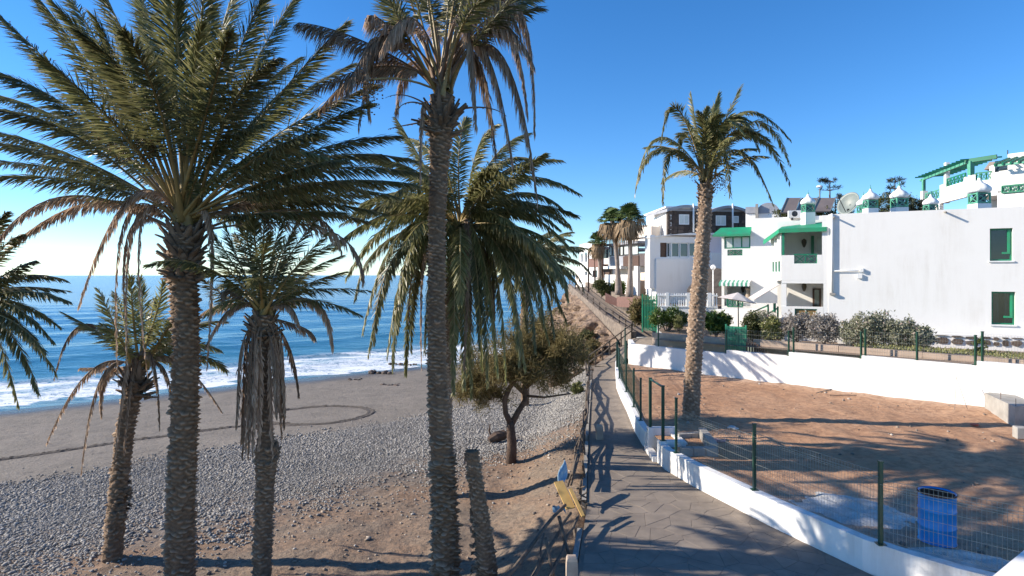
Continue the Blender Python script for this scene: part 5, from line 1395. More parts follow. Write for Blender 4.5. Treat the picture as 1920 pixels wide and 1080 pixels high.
for w in (w1, w2):
    wd = window(A, FA, w, 'green', 'glass_clear', 1, 0, .07, .14)
    # inner opening leaf on the right
    u0, u1, z0, z1 = w
    m_ = MB(); um = u1 - .28; FA.plate(m_, u1 - .16, u1 - .075, z0 + .3, z1 - .075, -.17, -.12); FA.plate(m_, u0 + .45, u1 - .16, z0 + .3, z0 + .38, -.17, -.12); m_.build('casement', M['green_bright'], wd)
    m_ = MB(); FA.plate(m_, u0 - .05, u1 + .05, z0 - .06, z0 - .004, -.12, .05); m_.build('sill', M['white_clean'], wd)
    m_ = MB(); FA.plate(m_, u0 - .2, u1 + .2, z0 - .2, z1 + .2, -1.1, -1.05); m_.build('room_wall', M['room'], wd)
    lo_ = w is w2
    for c0, c1 in (((.0, .38), (.62, 1.0)) if lo_ else ((.0, .16), (.9, 1.0))):       # drawn curtains hang in folds
        m_ = MB(); nn_ = 22; q = []
        for i in range(nn_ + 1):
            uu = u0 + (u1 - u0) * (c0 + (c1 - c0) * i / nn_); oo = -.30 + .03 * math.sin(i * 1.35)
            q += [FA.pt(uu, z0 + .05, oo), FA.pt(uu, z1 - .02, oo)]
        m_.add(q, [(2 * i, 2 * i + 2, 2 * i + 3, 2 * i + 1) for i in range(nn_)]); m_.build('curtain', M['curtain'], wd)
# rain pipes and spouts
def tube_part(parent, pts, r, mat_='white_clean', name='pipe', seg=8):
    mb = MB(); mb.tube(pts, r, seg); return mb.build(name, M[mat_], parent, smooth=True)
tube_part(A, [FA.pt(.16, 6.15, .07), FA.pt(.16, 9.96, .07)], .055, name='downpipe')
tube_part(A, [FA.pt(.16, 7.2, .07), FA.pt(1.35, 7.2, .07)], .025, name='pipe_branch')
part(lambda mb: FA.plate(mb, 1.22, 1.42, 6.85, 7.05, .0, .10), 'meter_box', 'white_clean', A)
part(lambda mb: FA.plate(mb, 1.33, 1.47, 7.15, 7.32, .002, .12), 'wall_lamp', 'white_clean', A)
part(lambda mb: FA.plate(mb, .06, .30, 6.05, 6.15, .002, .16), 'pipe_shoe', 'concrete', A)
for px, py in ((1564, 407), (1771, 397)):
    u, z = FA.uz(px, py); tube_part(A, [FA.pt(u, z, -.05), FA.pt(u, z - .05, .34)], .045, 'concrete', 'rain_spout')
# stones with white joints along the foot
r_ = random.Random(5)
sb = thing('stone_edging', 'low edging of dark stones in thick white mortar along the foot of the plain wall', 'edging', FA.pt(4, 3.9, .9))
part(lambda mb: FA.plate(mb, .4, 12.5, 3.7, 4.42, .35, .62), 'mortar', 'white', sb)
u = .5
while u < 12.2:
    w = r_.uniform(.28, .6); h1 = r_.uniform(.16, .3)
    for z0, z1 in ((3.98, 3.98 + h1), (4.02 + h1, 4.37)):
        mb = MB(); k = r_.randint(5, 7); cu, cz = u + w / 2, (z0 + z1) / 2
        ring = []
        for i in range(k):
            a = 2 * math.pi * i / k + r_.uniform(-.2, .2); ring.append((cu + (w / 2 - .035) * max(-1, min(1, 1.25 * math.cos(a))), cz + ((z1 - z0) / 2 - .01) * max(-1, min(1, 1.2 * math.sin(a)))))
        FA.poly(mb, ring, .60, .66 + r_.uniform(0, .03)); mb.build('edging_stone', M['lava'], sb)
    u += w

# balcony block, left of the plain wall
FB = Fac(1465, 30.5, 1553, 29.6); FB.a = FA.pt(-2.07, 0).to_2d(); FB.e = FA.e; FB.n = FA.n; FB.L = 2.07
zfl = FB.z(1510, 526); zpar = FB.z(1510, 481)
part(lambda mb: FB.wall(mb, 0, 1.80, zfl, FB.z(1510, 478), [FB.op(1489, 477.5, 1532, 494)], .18), 'balcony_parapet', 'white', A)
lattice(A, FB, FB.op(1489, 477, 1532, 494), 2, -.06, 'green', .055)
part(lambda mb: FB.plate(mb, 0, 2.06, zfl - .14, zfl - .003, -2.6, .0), 'balcony_floor', 'white', A)
part(lambda mb: FB.plate(mb, 1.80, 2.06, zfl, 9.9, -.3, -.003), 'corner_pier', 'white', A)
part(lambda mb: FB.plate(mb, 1.86, 2.06, 4.0, zfl - .14, -.3, -.003), 'corner_pier', 'white', A)
part(lambda mb: FB.wall(mb, -.2, 2.06, 3.6, 9.6, [], .2) if False else FB.plate(mb, -.35, 2.06, 3.6, 9.9, -2.9, -2.61), 'back_wall', 'white', A)
# side (chamfer) with openings
cp0 = FB.pt(0, 0); cp1 = V((13.97, 33.1, 0))
FC = Fac(1447, 33.1, 1465, 30.5); FC.a = V((cp1.x, cp1.y)); FC.b = V((cp0.x, cp0.y)); FC.L = (FC.b - FC.a).length; FC.e = (FC.b - FC.a) / FC.L; FC.n = V((FC.e.y, -FC.e.x))
zt = FB.z(1465, 436); zw = zpar
ops = [(FC.L * f0, FC.L * f1, zw + .15, zw + 1.05) for f0, f1 in ((.12, .32), (.40, .60), (.68, .88))] + [(FC.L * f0, FC.L * f1, zw - .75, zw - .2) for f0, f1 in ((.12, .32), (.40, .60), (.68, .88))]
part(lambda mb: FC.wall(mb, 0, FC.L - .19, zfl, zw + 1.25, ops, .15), 'balcony_side', 'white', A)
for k, o in enumerate(ops):
    window(A, FC, o, 'green' if k >= 3 else 'white_clean', 'green' if k >= 3 else 'pane_pale', 1, 0, .04, .05)
part(lambda mb: FB.plate(mb, .02, .13, zpar, zt + .1, -.12, -.01), 'post', 'green', A)
# sloped green roof
def roof_fn(mb):
    e0, e1 = FB.pt(-.12, FB.z(1465, 437), .15), FB.pt(2.0, FB.z(1548, 434), .15)
    b0, b1 = FB.pt(-.12, FB.z(1465, 437) + .5, -2.5), FB.pt(2.0, FB.z(1548, 427) + .5, -2.5)
    s0 = FC.pt(-.2, FC.z(1447, 458), .35); s1 = FC.pt(-.2, FC.z(1447, 458) + .55, -.4)
    top = [e0 + V((0, 0, .16)), e1 + V((0, 0, .16)), b1, b0]
    mb.add([e0, e1, e1 + V((0, 0, .2)), e0 + V((0, 0, .2)), b1, b0, b1 - V((0, 0, .2)), b0 - V((0, 0, .2))], [(0, 1, 2, 3), (3, 2, 4, 5), (1, 0, 7, 6), (1, 6, 4, 2)])
    mb.add([s0, e0, e0 + V((0, 0, .2)), s0 + V((0, 0, .25)), b0, s1], [(0, 1, 2, 3), (3, 2, 4), (3, 4, 5), (0, 5, 4, 1)])
part(roof_fn, 'balcony_roof', 'green_bright', A)
part(lambda mb: FB.plate(mb, 1.55, 1.80, zpar + .35, zpar + 1.1, -2.6, -2.5), 'balcony_window', 'pane_pale', A)
for uu in (1.35, 1.86): part(lambda mb: FB.plate(mb, uu - .07, uu + .07, zpar + .2, zpar + 1.15, -2.6, -2.46), 'shutter', 'green', A)
def lantern(parent, p, s_=1.0):
    mb = MB(); mb.lathe(p, [(.02, .2 * s_), (.09 * s_, .14 * s_), (.10 * s_, .04 * s_), (.05 * s_, -.12 * s_), (.01, -.16 * s_)], 8); return mb.build('lantern', M['black_lamp'], parent)
lantern(A, FB.pt(.95, zpar + .75, -2.45), 1.3); lantern(A, FB.pt(.95, FB.z(1500, 541), -2.45), 1.3)
# ground floor porch
zp0 = FB.z(1510, 575)
part(lambda mb: FB.wall(mb, 0, 1.86, 3.4, zp0, [FB.op(1490, 579, 1532, 597)], .18), 'porch_wall', 'white', A)
wd = window(A, FB, FB.op(1490, 579, 1532, 597), 'green', 'amber', 2, 0, .05, .05)
part(lambda mb: FB.plate(mb, -.02, .22, zp0, zfl - .14, -.28, -.02), 'porch_pier', 'white', A)
part(lambda mb: FB.plate(mb, 1.35, 1.75, 4.0, zp0 + .85, -2.6, -2.52), 'porch_door', 'brown', A)
part(lambda mb: FB.plate(mb, 1.44, 1.66, 4.6, zp0 + .78, -2.52, -2.49), 'door_pane', 'glass', A)
# canvas awning seen from the side at the porch
FCz = zfl - .2
def awn(mb):
    a, b = FC.pt(FC.L * .9, FCz, .05), FC.pt(FC.L * .1, FCz, .05); c, d = FC.pt(FC.L * .1, FCz - .75, 1.2), FC.pt(FC.L * .9, FCz - .75, 1.2)
    mb.add([a, b, c, d], [(0, 1, 2, 3)]); mb.add([x - V((0, 0, .03)) for x in (a, b, c, d)], [(3, 2, 1, 0)])
part(awn, 'awning', 'canvas', A)

# onion chimneys on the roof of house A
def onion(loc, s_, label):
    t = thing('onion_chimney', label, 'chimney', loc, 'onion-topped chimneys along the roof')
    L = V(loc)
    mb = MB(); mb.box(L + V((0, 0, -.05)), (.62 * s_, .62 * s_, .84 * s_)); mb.build('base', M['white_clean'], t)
    mb = MB()
    for x in (-1, 1):
        for y in (-1, 1): mb.bar(L + V((x * .27 * s_, y * .27 * s_, .37 * s_)), L + V((x * .27 * s_, y * .27 * s_, .86 * s_)), .06 * s_)
    for q in ((-1, 0), (1, 0), (0, -1), (0, 1)):
        t_ = V((-q[1], q[0], 0)); c = L + V((q[0], q[1], 0)) * .27 * s_
        for sg in (-1, 1): mb.bar(c - t_ * .27 * s_ + V((0, 0, (.61 - sg * .2) * s_)), c + t_ * .27 * s_ + V((0, 0, (.61 + sg * .2) * s_)), .03 * s_)
        for z in (.42, .82): mb.bar(c - t_ * .27 * s_ + V((0, 0, z * s_)), c + t_ * .27 * s_ + V((0, 0, z * s_)), .05 * s_)
    mb.build('lattice_cage', M['green_pale'], t)
    mb = MB(); mb.box(L + V((0, 0, .6 * s_)), (.34 * s_, .34 * s_, .5 * s_)); mb.build('flue', M['glass'], t)
    mb = MB(); mb.lathe(L + V((0, 0, .88 * s_)), [(.40 * s_, 0), (.47 * s_, .08 * s_), (.45 * s_, .2 * s_), (.32 * s_, .34 * s_), (.16 * s_, .44 * s_), (.08 * s_, .56 * s_), (.05 * s_, .68 * s_)], 24, lambda r, z, a: r * (1 - .09 * abs(math.sin(4 * a)))); mb.build('dome', M['white_clean'], t, smooth=True)
    mb = MB(); mb.lathe(L + V((0, 0, 1.5 * s_)), [(.05 * s_, 0), (.06 * s_, .06 * s_), (.025 * s_, .12 * s_), (.012 * s_, .3 * s_)], 8); mb.build('finial', M['green_pale'], t)
    return t
on = [(1515, 404, 31.5, 1.02, 'onion-domed chimney furthest left, in front of the solar panels'), (1619, 396, 31.5, .95, 'onion-domed chimney just right of the big satellite dish, partly hidden by its twin'), (1632, 396, 29.5, 1.0, 'front one of the two overlapping onion-domed chimneys right of the dish'), (1686, 392, 29.5, 1.12, 'onion-domed chimney standing alone in front of the dark tree'), (1745, 388, 31.5, 1.0, 'onion-domed chimney below the end of the upper terrace'), (1836, 384, 28.5, 1.3, 'largest onion-domed chimney, in front of the upper house')]
for px, py, d, s_, lab in on:
    p = P(px, py, d); p.z = 9.50 if d < 31 else 9.5
    k = (zat(py, d) - 9.5)
    onion((p.x, p.y, 9.5 + .42), s_ * .80, lab)

# satellite dish, solar panels, lamp post, AC unit
p = P(1590, 388, 33); t = thing('satellite_dish', 'big grey satellite dish tilted on the roof behind the white wall', 'dish', (p.x, p.y, 9.5))
ax = V((-.86, -.36, .36)).normalized(); sd = ax.cross(V((0, 0, 1))).normalized(); un = sd.cross(ax)
vs = []; fs = []
for i in range(8):
    r = .64 * i / 7
    for k in range(28):
        a = 2 * math.pi * k / 28; vs.append(p + V((0, 0, .2)) + sd * r * math.cos(a) + un * r * math.sin(a) + ax * (-.2 + .22 * (r / .64) ** 2))
for i in range(7):
    for k in range(28): fs.append((i * 28 + k, i * 28 + (k + 1) % 28, (i + 1) * 28 + (k + 1) % 28, (i + 1) * 28 + k))
mb = MB(); mb.add(vs, fs); o = mb.build('reflector', M['dish'], t, smooth=True); o.modifiers.new('t', 'SOLIDIFY').thickness = .03
mb = MB(); mb.bar(p + V((0, 0, -.1)), (p.x, p.y, 9.4), .09); mb.build('mast', M['dark'], t)
mb = MB(); c = p + V((0, 0, .2)) + ax * .75; mb.bar(p + V((0, 0, .2)) + un * -.5, c, .03); mb.box(c, (.12, .12, .16)); mb.build('feed_arm', M['dark'], t)
sp = [(1462, 372, 1517, 405), (1503, 372, 1540, 405), (1532, 372, 1568, 402)]
for k, (x0, y0, x1, y1, lab) in enumerate(((1475, 373, 1500, 400, 'solar collector panel, leftmost of three on the roof'), (1503, 373, 1532, 402, 'solar collector panel, middle of three, behind an onion chimney'), (1535, 373, 1566, 398, 'solar collector panel, rightmost of three, beside the satellite dish'))):
    d = 36.0; a = P(x0 - 12, y1, d); b = P(x1 - 10, y1, d); c = P(x1, y0, d + 1.2); e = P(x0, y0, d + 1.2)
    t = thing('solar_panel', lab, 'solar panel', (a.x, a.y, 10.2), 'solar collectors on the roof')
    mb = MB(); nn = (b - a).cross(e - a).normalized() * .08; mb.hexa([a, b, c, e, a + nn, b + nn, c + nn, e + nn]); mb.build('collector', M['solar'], t)
    mb = MB(); mb.bar(e, V((e.x, e.y, 10.0)), .05); mb.bar(c, V((c.x, c.y, 10.0)), .05); mb.bar(a, V((a.x, a.y, 10.0)), .05); mb.bar(b, V((b.x, b.y, 10.0)), .05); mb.build('stand', M['dark'], t)
    mb = MB(); mb.bar(a + nn * 1.1, e + nn * 1.1, .04); mb.bar(b + nn * 1.1, c + nn * 1.1, .04); mb.build('edge_rail', M['wire'], t)
p = P(1537, 420, 44); t = thing('street_lamp', 'tall thin street lamp rising behind the solar panels', 'street lamp', (p.x, p.y, 7))
tube_part(t, [(p.x, p.y, 7), (p.x, p.y, zat(354, 44))], .05, 'wire', 'pole'); q = V((p.x, p.y, zat(351, 44)))
mb = MB(); mb.lathe(q, [(.1, -.02), (.22, .0), (.2, .10), (.05, .14)], 12); mb.build('lamp_head', M['white_clean'], t)
p = P(1495, 402, 34.5); t = thing('air_conditioner', 'pale air conditioning unit on the flat roof left of the first onion chimney', 'air conditioner', (p.x, p.y, 10.0))
mb = MB(); mb.box(p + V((0, 0, .0)), (.95, .35, .42), -.3); mb.build('casing', M['white_clean'], t)
mb = MB(); mb.lathe(p + V((0, 0, 0)), [(.16, -.02), (.16, .02)], 16); mb.v = [(p.x - .3 + (v[0] - p.x), p.y - .1 - .23 + (v[2] - p.z), p.z + (v[1] - p.y)) for v in mb.v]; mb.build('fan', M['dark'], t)
mb = MB(); mb.box(p + V((-.3, 0, -.26)), (.08, .4, .12), -.3); mb.box(p + V((.3, 0, -.26)), (.08, .4, .12), -.3); mb.build('foot', M['dark'], t)

# ---- House B: white wing with green balcony windows
FD = Fac(1353, 36.5, 1462, 35.05)
B = thing('white_wing', 'white stepped house wing with striped awning, left of the balcony house', 'house', (FD.a.x, FD.a.y, 4.3))
zroof = FD.z(1450, 408); zl = FD.z(1380, 436)
o1 = FD.op(1358, 443, 1407, 466); o2 = FD.op(1364, 468, 1392, 479); o3 = FD.op(1358, 536, 1407, 574); u8 = FD.u(1409)
part(lambda mb: FD.wall(mb, u8, FD.u(1560), 3.8, zroof, [], .25), 'tall_wall', 'white', B)
part(lambda mb: FD.wall(mb, 0, u8 - .003, 3.8, zl, [o1, o2, o3], .25), 'low_wall', 'white', B)
part(lambda mb: FD.plate(mb, .05, u8, 3.8, zl, -6, -1.9), 'core', 'white', B)
part(lambda mb: FD.plate(mb, u8, u8 + .25, 3.8, zroof, -6, -.26), 'side_wall', 'white', B)
part(lambda mb: FD.plate(mb, 0, .25, 3.8, zl, -6, -.26), 'side_wall', 'white', B)
part(lambda mb: FD.plate(mb, u8, FD.u(1560), zroof - .4, zroof - .15, -6, -.26), 'roof', 'roofgrey', B)
window(B, FD, o1, 'green', 'pane_pale', 3, 0, .07, .03)
lattice(B, FD, o2, 2, -.05, 'green', .06)
def r2(mb):
    a, b = FD.pt(-.45, zl - .12, .45), FD.pt(u8 - .02, zl - .12, .45); c, d = FD.pt(u8 - .02, zl + .35, -.6), FD.pt(-.15, zl + .35, -.6)
    mb.add([a, b, c, d, a - V((0, 0, .12)), b - V((0, 0, .12)), c - V((0, 0, .12)), d - V((0, 0, .12))], [(0, 1, 2, 3), (7, 6, 5, 4), (4, 5, 1, 0), (5, 6, 2, 1), (7, 4, 0, 3), (6, 7, 3, 2)])
part(r2, 'green_roof', 'green_bright', B)
# striped awning
aw = None
zA = FD.z(1380, 529)
for i in range(14):
    u0 = -.05 + (u8 + .02) * i / 14; u1 = -.05 + (u8 + .02) * (i + 1) / 14
    def st(mb):
        mb.add([FD.pt(u0, zA + .12, .02), FD.pt(u1, zA + .12, .02), FD.pt(u1, zA - .05, .75), FD.pt(u0, zA - .05, .75), FD.pt(u1, zA - .2, .75), FD.pt((u0 + u1) / 2, zA - .25, .75), FD.pt(u0, zA - .2, .75)], [(0, 1, 2, 3), (3, 2, 4, 5, 6)])
    part(st, 'awning_stripe', 'white_clean' if i % 2 else 'green_pale', B)
part(lambda mb: FD.plate(mb, FD.u(1396), FD.u(1406), FD.z(1400, 562), FD.z(1400, 540), -1.9, -1.85), 'door_pane', 'glass', B)
lattice(B, FD, FD.op(1364, 560, 1392, 575), 3, -.02, 'green', .06)
part(lambda mb: FD.plate(mb, .02, u8 - .02, 3.8, FD.z(1380, 561), -.4, -.26), 'terrace_parapet', 'white', B)
lantern(B, FD.pt(FD.u(1386), FD.z(1386, 544), -1.8), 1.3)
# potted plant pillar
part(lambda mb: mb.lathe(FD.pt(FD.u(1401), FD.z(1401, 561), -.5), [(.14, 0), (.16, .3), (.12, .5), (.2, .62)], 12), 'urn', 'stonelight', B)
# white arched roof structure and parapets behind
FE = Fac(1398, 41, 1470, 40)
t = thing('arched_roof_house', 'low white roof structure with a rounded grey arch behind the flat roofs', 'house', (FE.a.x, FE.a.y, 7.5))
part(lambda mb: FE.wall(mb, 0, FE.L, 6, FE.z(1430, 400), [], .3), 'wall', 'white', t)
def arch(mb):
    ring = []; c = FE.u(1440); w = FE.u(1462) - FE.u(1418); z0 = FE.z(1440, 400); h = FE.z(1440, 380) - z0
    for i in range(17):
        a = math.pi * i / 16; ring.append((c + w / 2 * math.cos(a), z0 + h * math.sin(a)))
    FE.poly(mb, ring, -2.2, .05)
part(arch, 'arch', 'roofgrey', t)
part(lambda mb: FE.plate(mb, FE.u(1417), FE.u(1422), FE.z(1420, 412), FE.z(1420, 383), .06, .3), 'pier', 'concrete', t)
part(lambda mb: FE.plate(mb, 0, FE.u(1418), FE.z(1410, 400), FE.z(1410, 388), -2, .1), 'tile_roof', 'roofgrey', t)

# front terraces, steps and garden walls
T1 = Fac(1344, 34.2, 1462, 32.2)
t = thing('white_terrace', 'white terrace block with green handrails in front of the houses', 'terrace', (T1.a.x, T1.a.y, 4.0))
part(lambda mb: T1.plate(mb, 0, T1.u(1420), 3.6, T1.z(1380, 581), -1.8, 0), 'terrace_wall', 'white', t)
part(lambda mb: T1.plate(mb, T1.u(1420), T1.u(1462), 3.6, T1.z(1440, 596), -1.6, -.1), 'terrace_wall', 'white', t)
for i in range(5):
    part(lambda mb: T1.plate(mb, T1.u(1428 + i * 5), T1.u(1433 + i * 5), 3.6, T1.z(1440, 618 - i * 5), -.09, .7), 'step', 'white', t)
hz = lambda px, py, o=.5: T1.pt(T1.u(px), T1.z(px, py), o)
for a, b in (((1415, 585), (1445, 572)), ((1430, 596), (1463, 577)), ((1415, 585), (1415, 612)), ((1445, 570), (1445, 592)), ((1463, 574), (1463, 625)), ((1430, 596), (1430, 618))):
    part(lambda mb: mb.bar(hz(*a), hz(*b), .07), 'handrail', 'green', t)
part(lambda mb: mb.bar(T1.pt(T1.u(1457), T1.z(1457, 568), .5), T1.pt(T1.u(1457), T1.z(1457, 585), .5), .1), 'letter_box', 'green', t)
# balustrade
BL = Fac(1232, 35.2, 1346, 34.3)
t = thing('white_balustrade', 'white balustrade with short balusters on a buttressed wall behind the hedge', 'balustrade', (BL.a.x, BL.a.y, 4.2))
zb, zt_ = BL.z(1290, 574), BL.z(1290, 553)
part(lambda mb: BL.plate(mb, 0, BL.L, 3.6, zb - .06, -.25, 0), 'wall', 'white', t)
part(lambda mb: BL.plate(mb, 0, BL.L, zb - .06, zb, -.24, .04), 'bottom_rail', 'white_clean', t)
part(lambda mb: BL.plate(mb, 0, BL.L, zt_ - .07, zt_, -.22, .02), 'top_rail', 'white_clean', t)
nb = 26
for i in range(nb):
    u = BL.L * (i + .5) / nb
    if i % 9 == 4: part(lambda mb: BL.plate(mb, u - .09, u + .09, zb, zt_ + .12, -.23, .03), 'pier', 'white_clean', t)
    else:
        part(lambda mb: BL.plate(mb, u - .035, u + .035, zb, zt_ - .07, -.15, -.06), 'baluster', 'white_clean', t)
        part(lambda mb: BL.plate(mb, u - .025, u + .025, zt_, zt_ + .1, -.13, -.08), 'spike', 'white_clean', t)
for u in (.25, 1.0, 2.6):
    part(lambda mb: mb.add([BL.pt(u - .07, 3.6, .75), BL.pt(u + .07, 3.6, .75), BL.pt(u + .07, 3.6, .01), BL.pt(u - .07, 3.6, .01), BL.pt(u + .07, zb - .08, .01), BL.pt(u - .07, zb - .08, .01)], [(0, 1, 4, 5), (1, 2, 4), (0, 5, 3), (0, 3, 2, 1), (3, 5, 4, 2)]), 'buttress', 'white', t)
# globe lamp
p = P(1337, 535, 37.5); t = thing('globe_lamp', 'white globe garden lamp on a thin post in front of the dark rocks', 'lamp', (p.x, p.y, 4.6))
tube_part(t, [(p.x, p.y, 4.5), (p.x, p.y, zat(505, 37.5))], .035, 'white_clean', 'post'); mb = MB(); mb.lathe(V((p.x, p.y, zat(501, 37.5))), [(.05, -.16), (.13, -.09), (.155, 0), (.13, .09), (.04, .15)], 14); mb.build('globe', M['white_clean'], t, smooth=True)
# dark rock slope between houses
M['lavarock'] = mat('dark_lava_rock', (0.075, 0.062, 0.055), (0.035, 0.03, 0.028), 2.0, 0.95, 0.9, 5, .1)
surf('rock_slope', [P(1290, 540, 43), P(1325, 500, 42), P(1360, 505, 41)], [P(1285, 572, 41), P(1325, 570, 40), P(1362, 570, 39)], 30, 16, .35, M['lavarock'], 'dark volcanic rock slope between the white house and the lone palm trunk', 'rocks', 9)

# parasol
p = P(1384, 603, 31.8); zt_ = zat(548, 31.8); t = thing('parasol', 'pale canvas parasol leaning over the garden terrace', 'parasol', (p.x, p.y, 4.1))
tube_part(t, [(p.x + .02, p.y, 4.0), (p.x, p.y, zt_)], .03, 'dark', 'pole')
apex = V((p.x, p.y, zt_)); vs = [apex]; N = 8; tilt = Matrix.Rotation(R(10), 3, 'Y')
for k in range(N):
    a = 2 * math.pi * k / N + .2; vs.append(apex + tilt @ V((.98 * math.cos(a), .98 * math.sin(a), -.42)))
mb = MB(); mb.add(vs, [(0, 1 + k, 1 + (k + 1) % N) for k in range(N)]); o = mb.build('canopy', M['canvas'], t); o.modifiers.new('t', 'SOLIDIFY').thickness = .015
for k in range(N):
    part(lambda mb: mb.bar(apex - V((0, 0, .03)), vs[1 + k] - V((0, 0, .02)), .02), 'rib', 'dark', t)
# chair
p = P(1402, 612, 31.6); t = thing('garden_chair', 'round-backed grey garden chair beside the parasol', 'chair', (p.x, p.y, 4.05))
mb = MB(); mb.tube([p + V((.2 * math.cos(a), 0, .38 + .3 * math.sin(a))) for a in np.linspace(-.5, math.pi + .5, 14)], .025, 6); mb.tube([p + V((.12 * math.cos(a), 0, .38 + .2 * math.sin(a))) for a in np.linspace(-.5, math.pi + .5, 14)], .015, 6); mb.build('backrest', M['roofgrey'], t)
mb = MB(); mb.box(p + V((0, -.2, .1)), (.42, .42, .05)); mb.build('seat', M['roofgrey'], t)
for x in (-.18, .18):
    for y in (-.38, -.02): part(lambda mb: mb.bar(p + V((x, y, .1)), (p.x + x, p.y + y, 4.02), .03), 'leg', 'roofgrey', t)

# green gates
def slat_gate(name, label, fc, u0, u1, z0, z1, n, mat_, gap=.35, o=.0, rails=(.15, .55, .85)):
    t = thing(name, label, 'gate', fc.pt((u0 + u1) / 2, z0, o))
    for i in range(n):
        a = u0 + (u1 - u0) * i / n; w = (u1 - u0) / n
        part(lambda mb: fc.plate(mb, a, a + w * (1 - gap), z0, z1, o - .02, o + .02), 'slat', mat_, t)
    for r in rails:
        z = z0 + (z1 - z0) * r; part(lambda mb: fc.plate(mb, u0, u1, z - .04, z + .04, o - .055, o - .021), 'cross_rail', mat_, t)
    for a in (u0 - .05, u1 + .0): part(lambda mb: fc.plate(mb, a, a + .07, z0 - .1, z1 + .08, o - .05, o + .03), 'gate_post', mat_, t)
    return t
G1 = Fac(1205, 35.8, 1230, 35.4)
slat_gate('green_gate', 'tall green barred gate at the head of the ramp', G1, 0, G1.L, G1.z(1217, 620), G1.z(1217, 554), 9, 'green', .5)
part(lambda mb: G1.plate(mb, .04, G1.L - .04, G1.z(1217, 615), G1.z(1217, 575), -.09, -.06), 'gate_panel', 'green', bpy.data.objects['green_gate'])
G2 = Fac(1362, rw_pt(1362, .7).y, 1397, rw_pt(1397, .7).y)
slat_gate('green_board_gate', 'solid green double gate of boards in the tan garden wall', G2, 0, G2.L, 3.5, G2.z(1380, 612), 6, 'green', .06)
part(lambda mb: mb.tube([G2.pt(G2.L * .5 + .05 * math.sin(q), G2.z(1380, 617) - .05 * q, .04) for q in range(7)], .012, 5), 'scroll_handle', 'dark', bpy.data.objects['green_board_gate'])
G3 = Fac(1399, rw_pt(1399, .6).y, 1455, rw_pt(1455, .6).y)
t = thing('slatted_gate', 'brown picket gate sloping down beside the solid green gate', 'gate', G3.pt(.7, 3.4))
for i in range(11):
    a = G3.L * i / 11; h = G3.z(1399, 641) - max(0, i - 3) / 8 * .6
    part(lambda mb: G3.plate(mb, a, a + .07, 3.35, h, -.02, .02), 'picket', 'brown', t)

# ---- House C: far white complex with dark stone storey
c1 = Fac(1226, 44, 1356, 46.2)
Cc = thing('stone_topped_house', 'white house with dark stone upper storey and wavy grey roof', 'house', (c1.a.x, c1.a.y, 5.0))
part(lambda mb: c1.plate(mb, 0, c1.u(1330), 4.2, c1.z(1280, 486), -.2, .3), 'lower_wall', 'white', Cc)
part(lambda mb: c1.plate(mb, c1.u(1330) + .003, c1.L, 4.2, c1.z(1340, 474), -.2, .28), 'lower_wall', 'white', Cc)
part(lambda mb: c1.plate(mb, 0, c1.u(1247), c1.z(1236, 486) + .003, c1.z(1236, 496) + .9, .05, .29), 'stepped_parapet', 'white', Cc) if False else None
part(lambda mb: c1.plate(mb, -.42, -.003, c1.z(1225, 541), c1.z(1225, 441), -.5, .12), 'pillar', 'white', Cc)
vz0, vz1 = c1.z(1280, 487), c1.z(1280, 449)
vo = [c1.op(1238, 455, 1251, 482), c1.op(1251.5, 455, 1258, 482), c1.op(1260, 455, 1275, 482), c1.op(1276, 455, 1292, 482), c1.op(1293, 455, 1311, 481)]
part(lambda mb: c1.wall(mb, 0, c1.u(1314), vz0 - .3, c1.z(1280, 445), vo, .2) if False else c1.wall(mb, 0, c1.u(1330), vz0 - .02, c1.z(1280, 444), vo, .19), 'veranda_wall', 'white', Cc)
for k, o in enumerate(vo): window(Cc, c1, o, 'white_clean' if k else 'brown', 'brown' if k == 0 else 'glass', 1, 0, .06, .1)
part(lambda mb: c1.plate(mb, c1.u(1330) + .003, c1.L, c1.z(1340, 480), c1.z(1340, 441), -.4, -.05), 'pink_wall', 'pinkwall', Cc)
part(lambda mb: c1.poly(mb, [(-.5, c1.z(1226, 447)), (c1.u(1260), c1.z(1260, 441)), (c1.L, c1.z(1356, 441)), (c1.L, c1.z(1356, 437)), (c1.u(1290), c1.z(1290, 437)), (-.5, c1.z(1226, 444))], -3, .25), 'canopy', 'white', Cc)
c3 = Fac(1252, 48.5, 1398, 49.5)
z0, z1 = c3.z(1300, 445), c3.z(1300, 396)
so = [c3.op(1273, 402, 1292, 421), c3.op(1342, 404, 1361, 423), c3.op(1375, 405, 1385, 418)]
part(lambda mb: c3.wall(mb, 0, c3.L, z0, z1, so, .3), 'stone_wall', 'mortar_dark', Cc)
for o in so: window(Cc, c3, o, 'white_clean', 'pane_pale', 2 if o[1] - o[0] > .6 else 1, 0, .07, -.02)
# stones of the dark storey
r_ = random.Random(8); z = z0 + .02
while z < z1 - .1:
    h = r_.uniform(.24, .38); u = r_.uniform(-.1, .05)
    while u < c3.L - .1:
        w = r_.uniform(.3, .55); a, b = max(u, .01), min(u + w - .03, c3.L - .01)
        if not any(a < o[1] + .02 and b > o[0] - .02 and z < o[3] + .02 and z + h > o[2] - .02 for o in so) and b - a > .1:
            mb = MB(); j = [r_.uniform(-.04, .04) for _ in range(8)]; zt2 = min(z + h - .03, z1 - .01)
            c3.poly(mb, [(a + .04, z), (b - .05 + j[0], z + .01), (b, (z + zt2) / 2 + j[1]), (b - .05, zt2), (a + .05 + j[2], zt2), (a, (z + zt2) / 2 + j[3])], -.02, .03 + r_.uniform(0, .04)); mb.build('wall_stone', M['lava'], Cc)
        u += w
    z += h
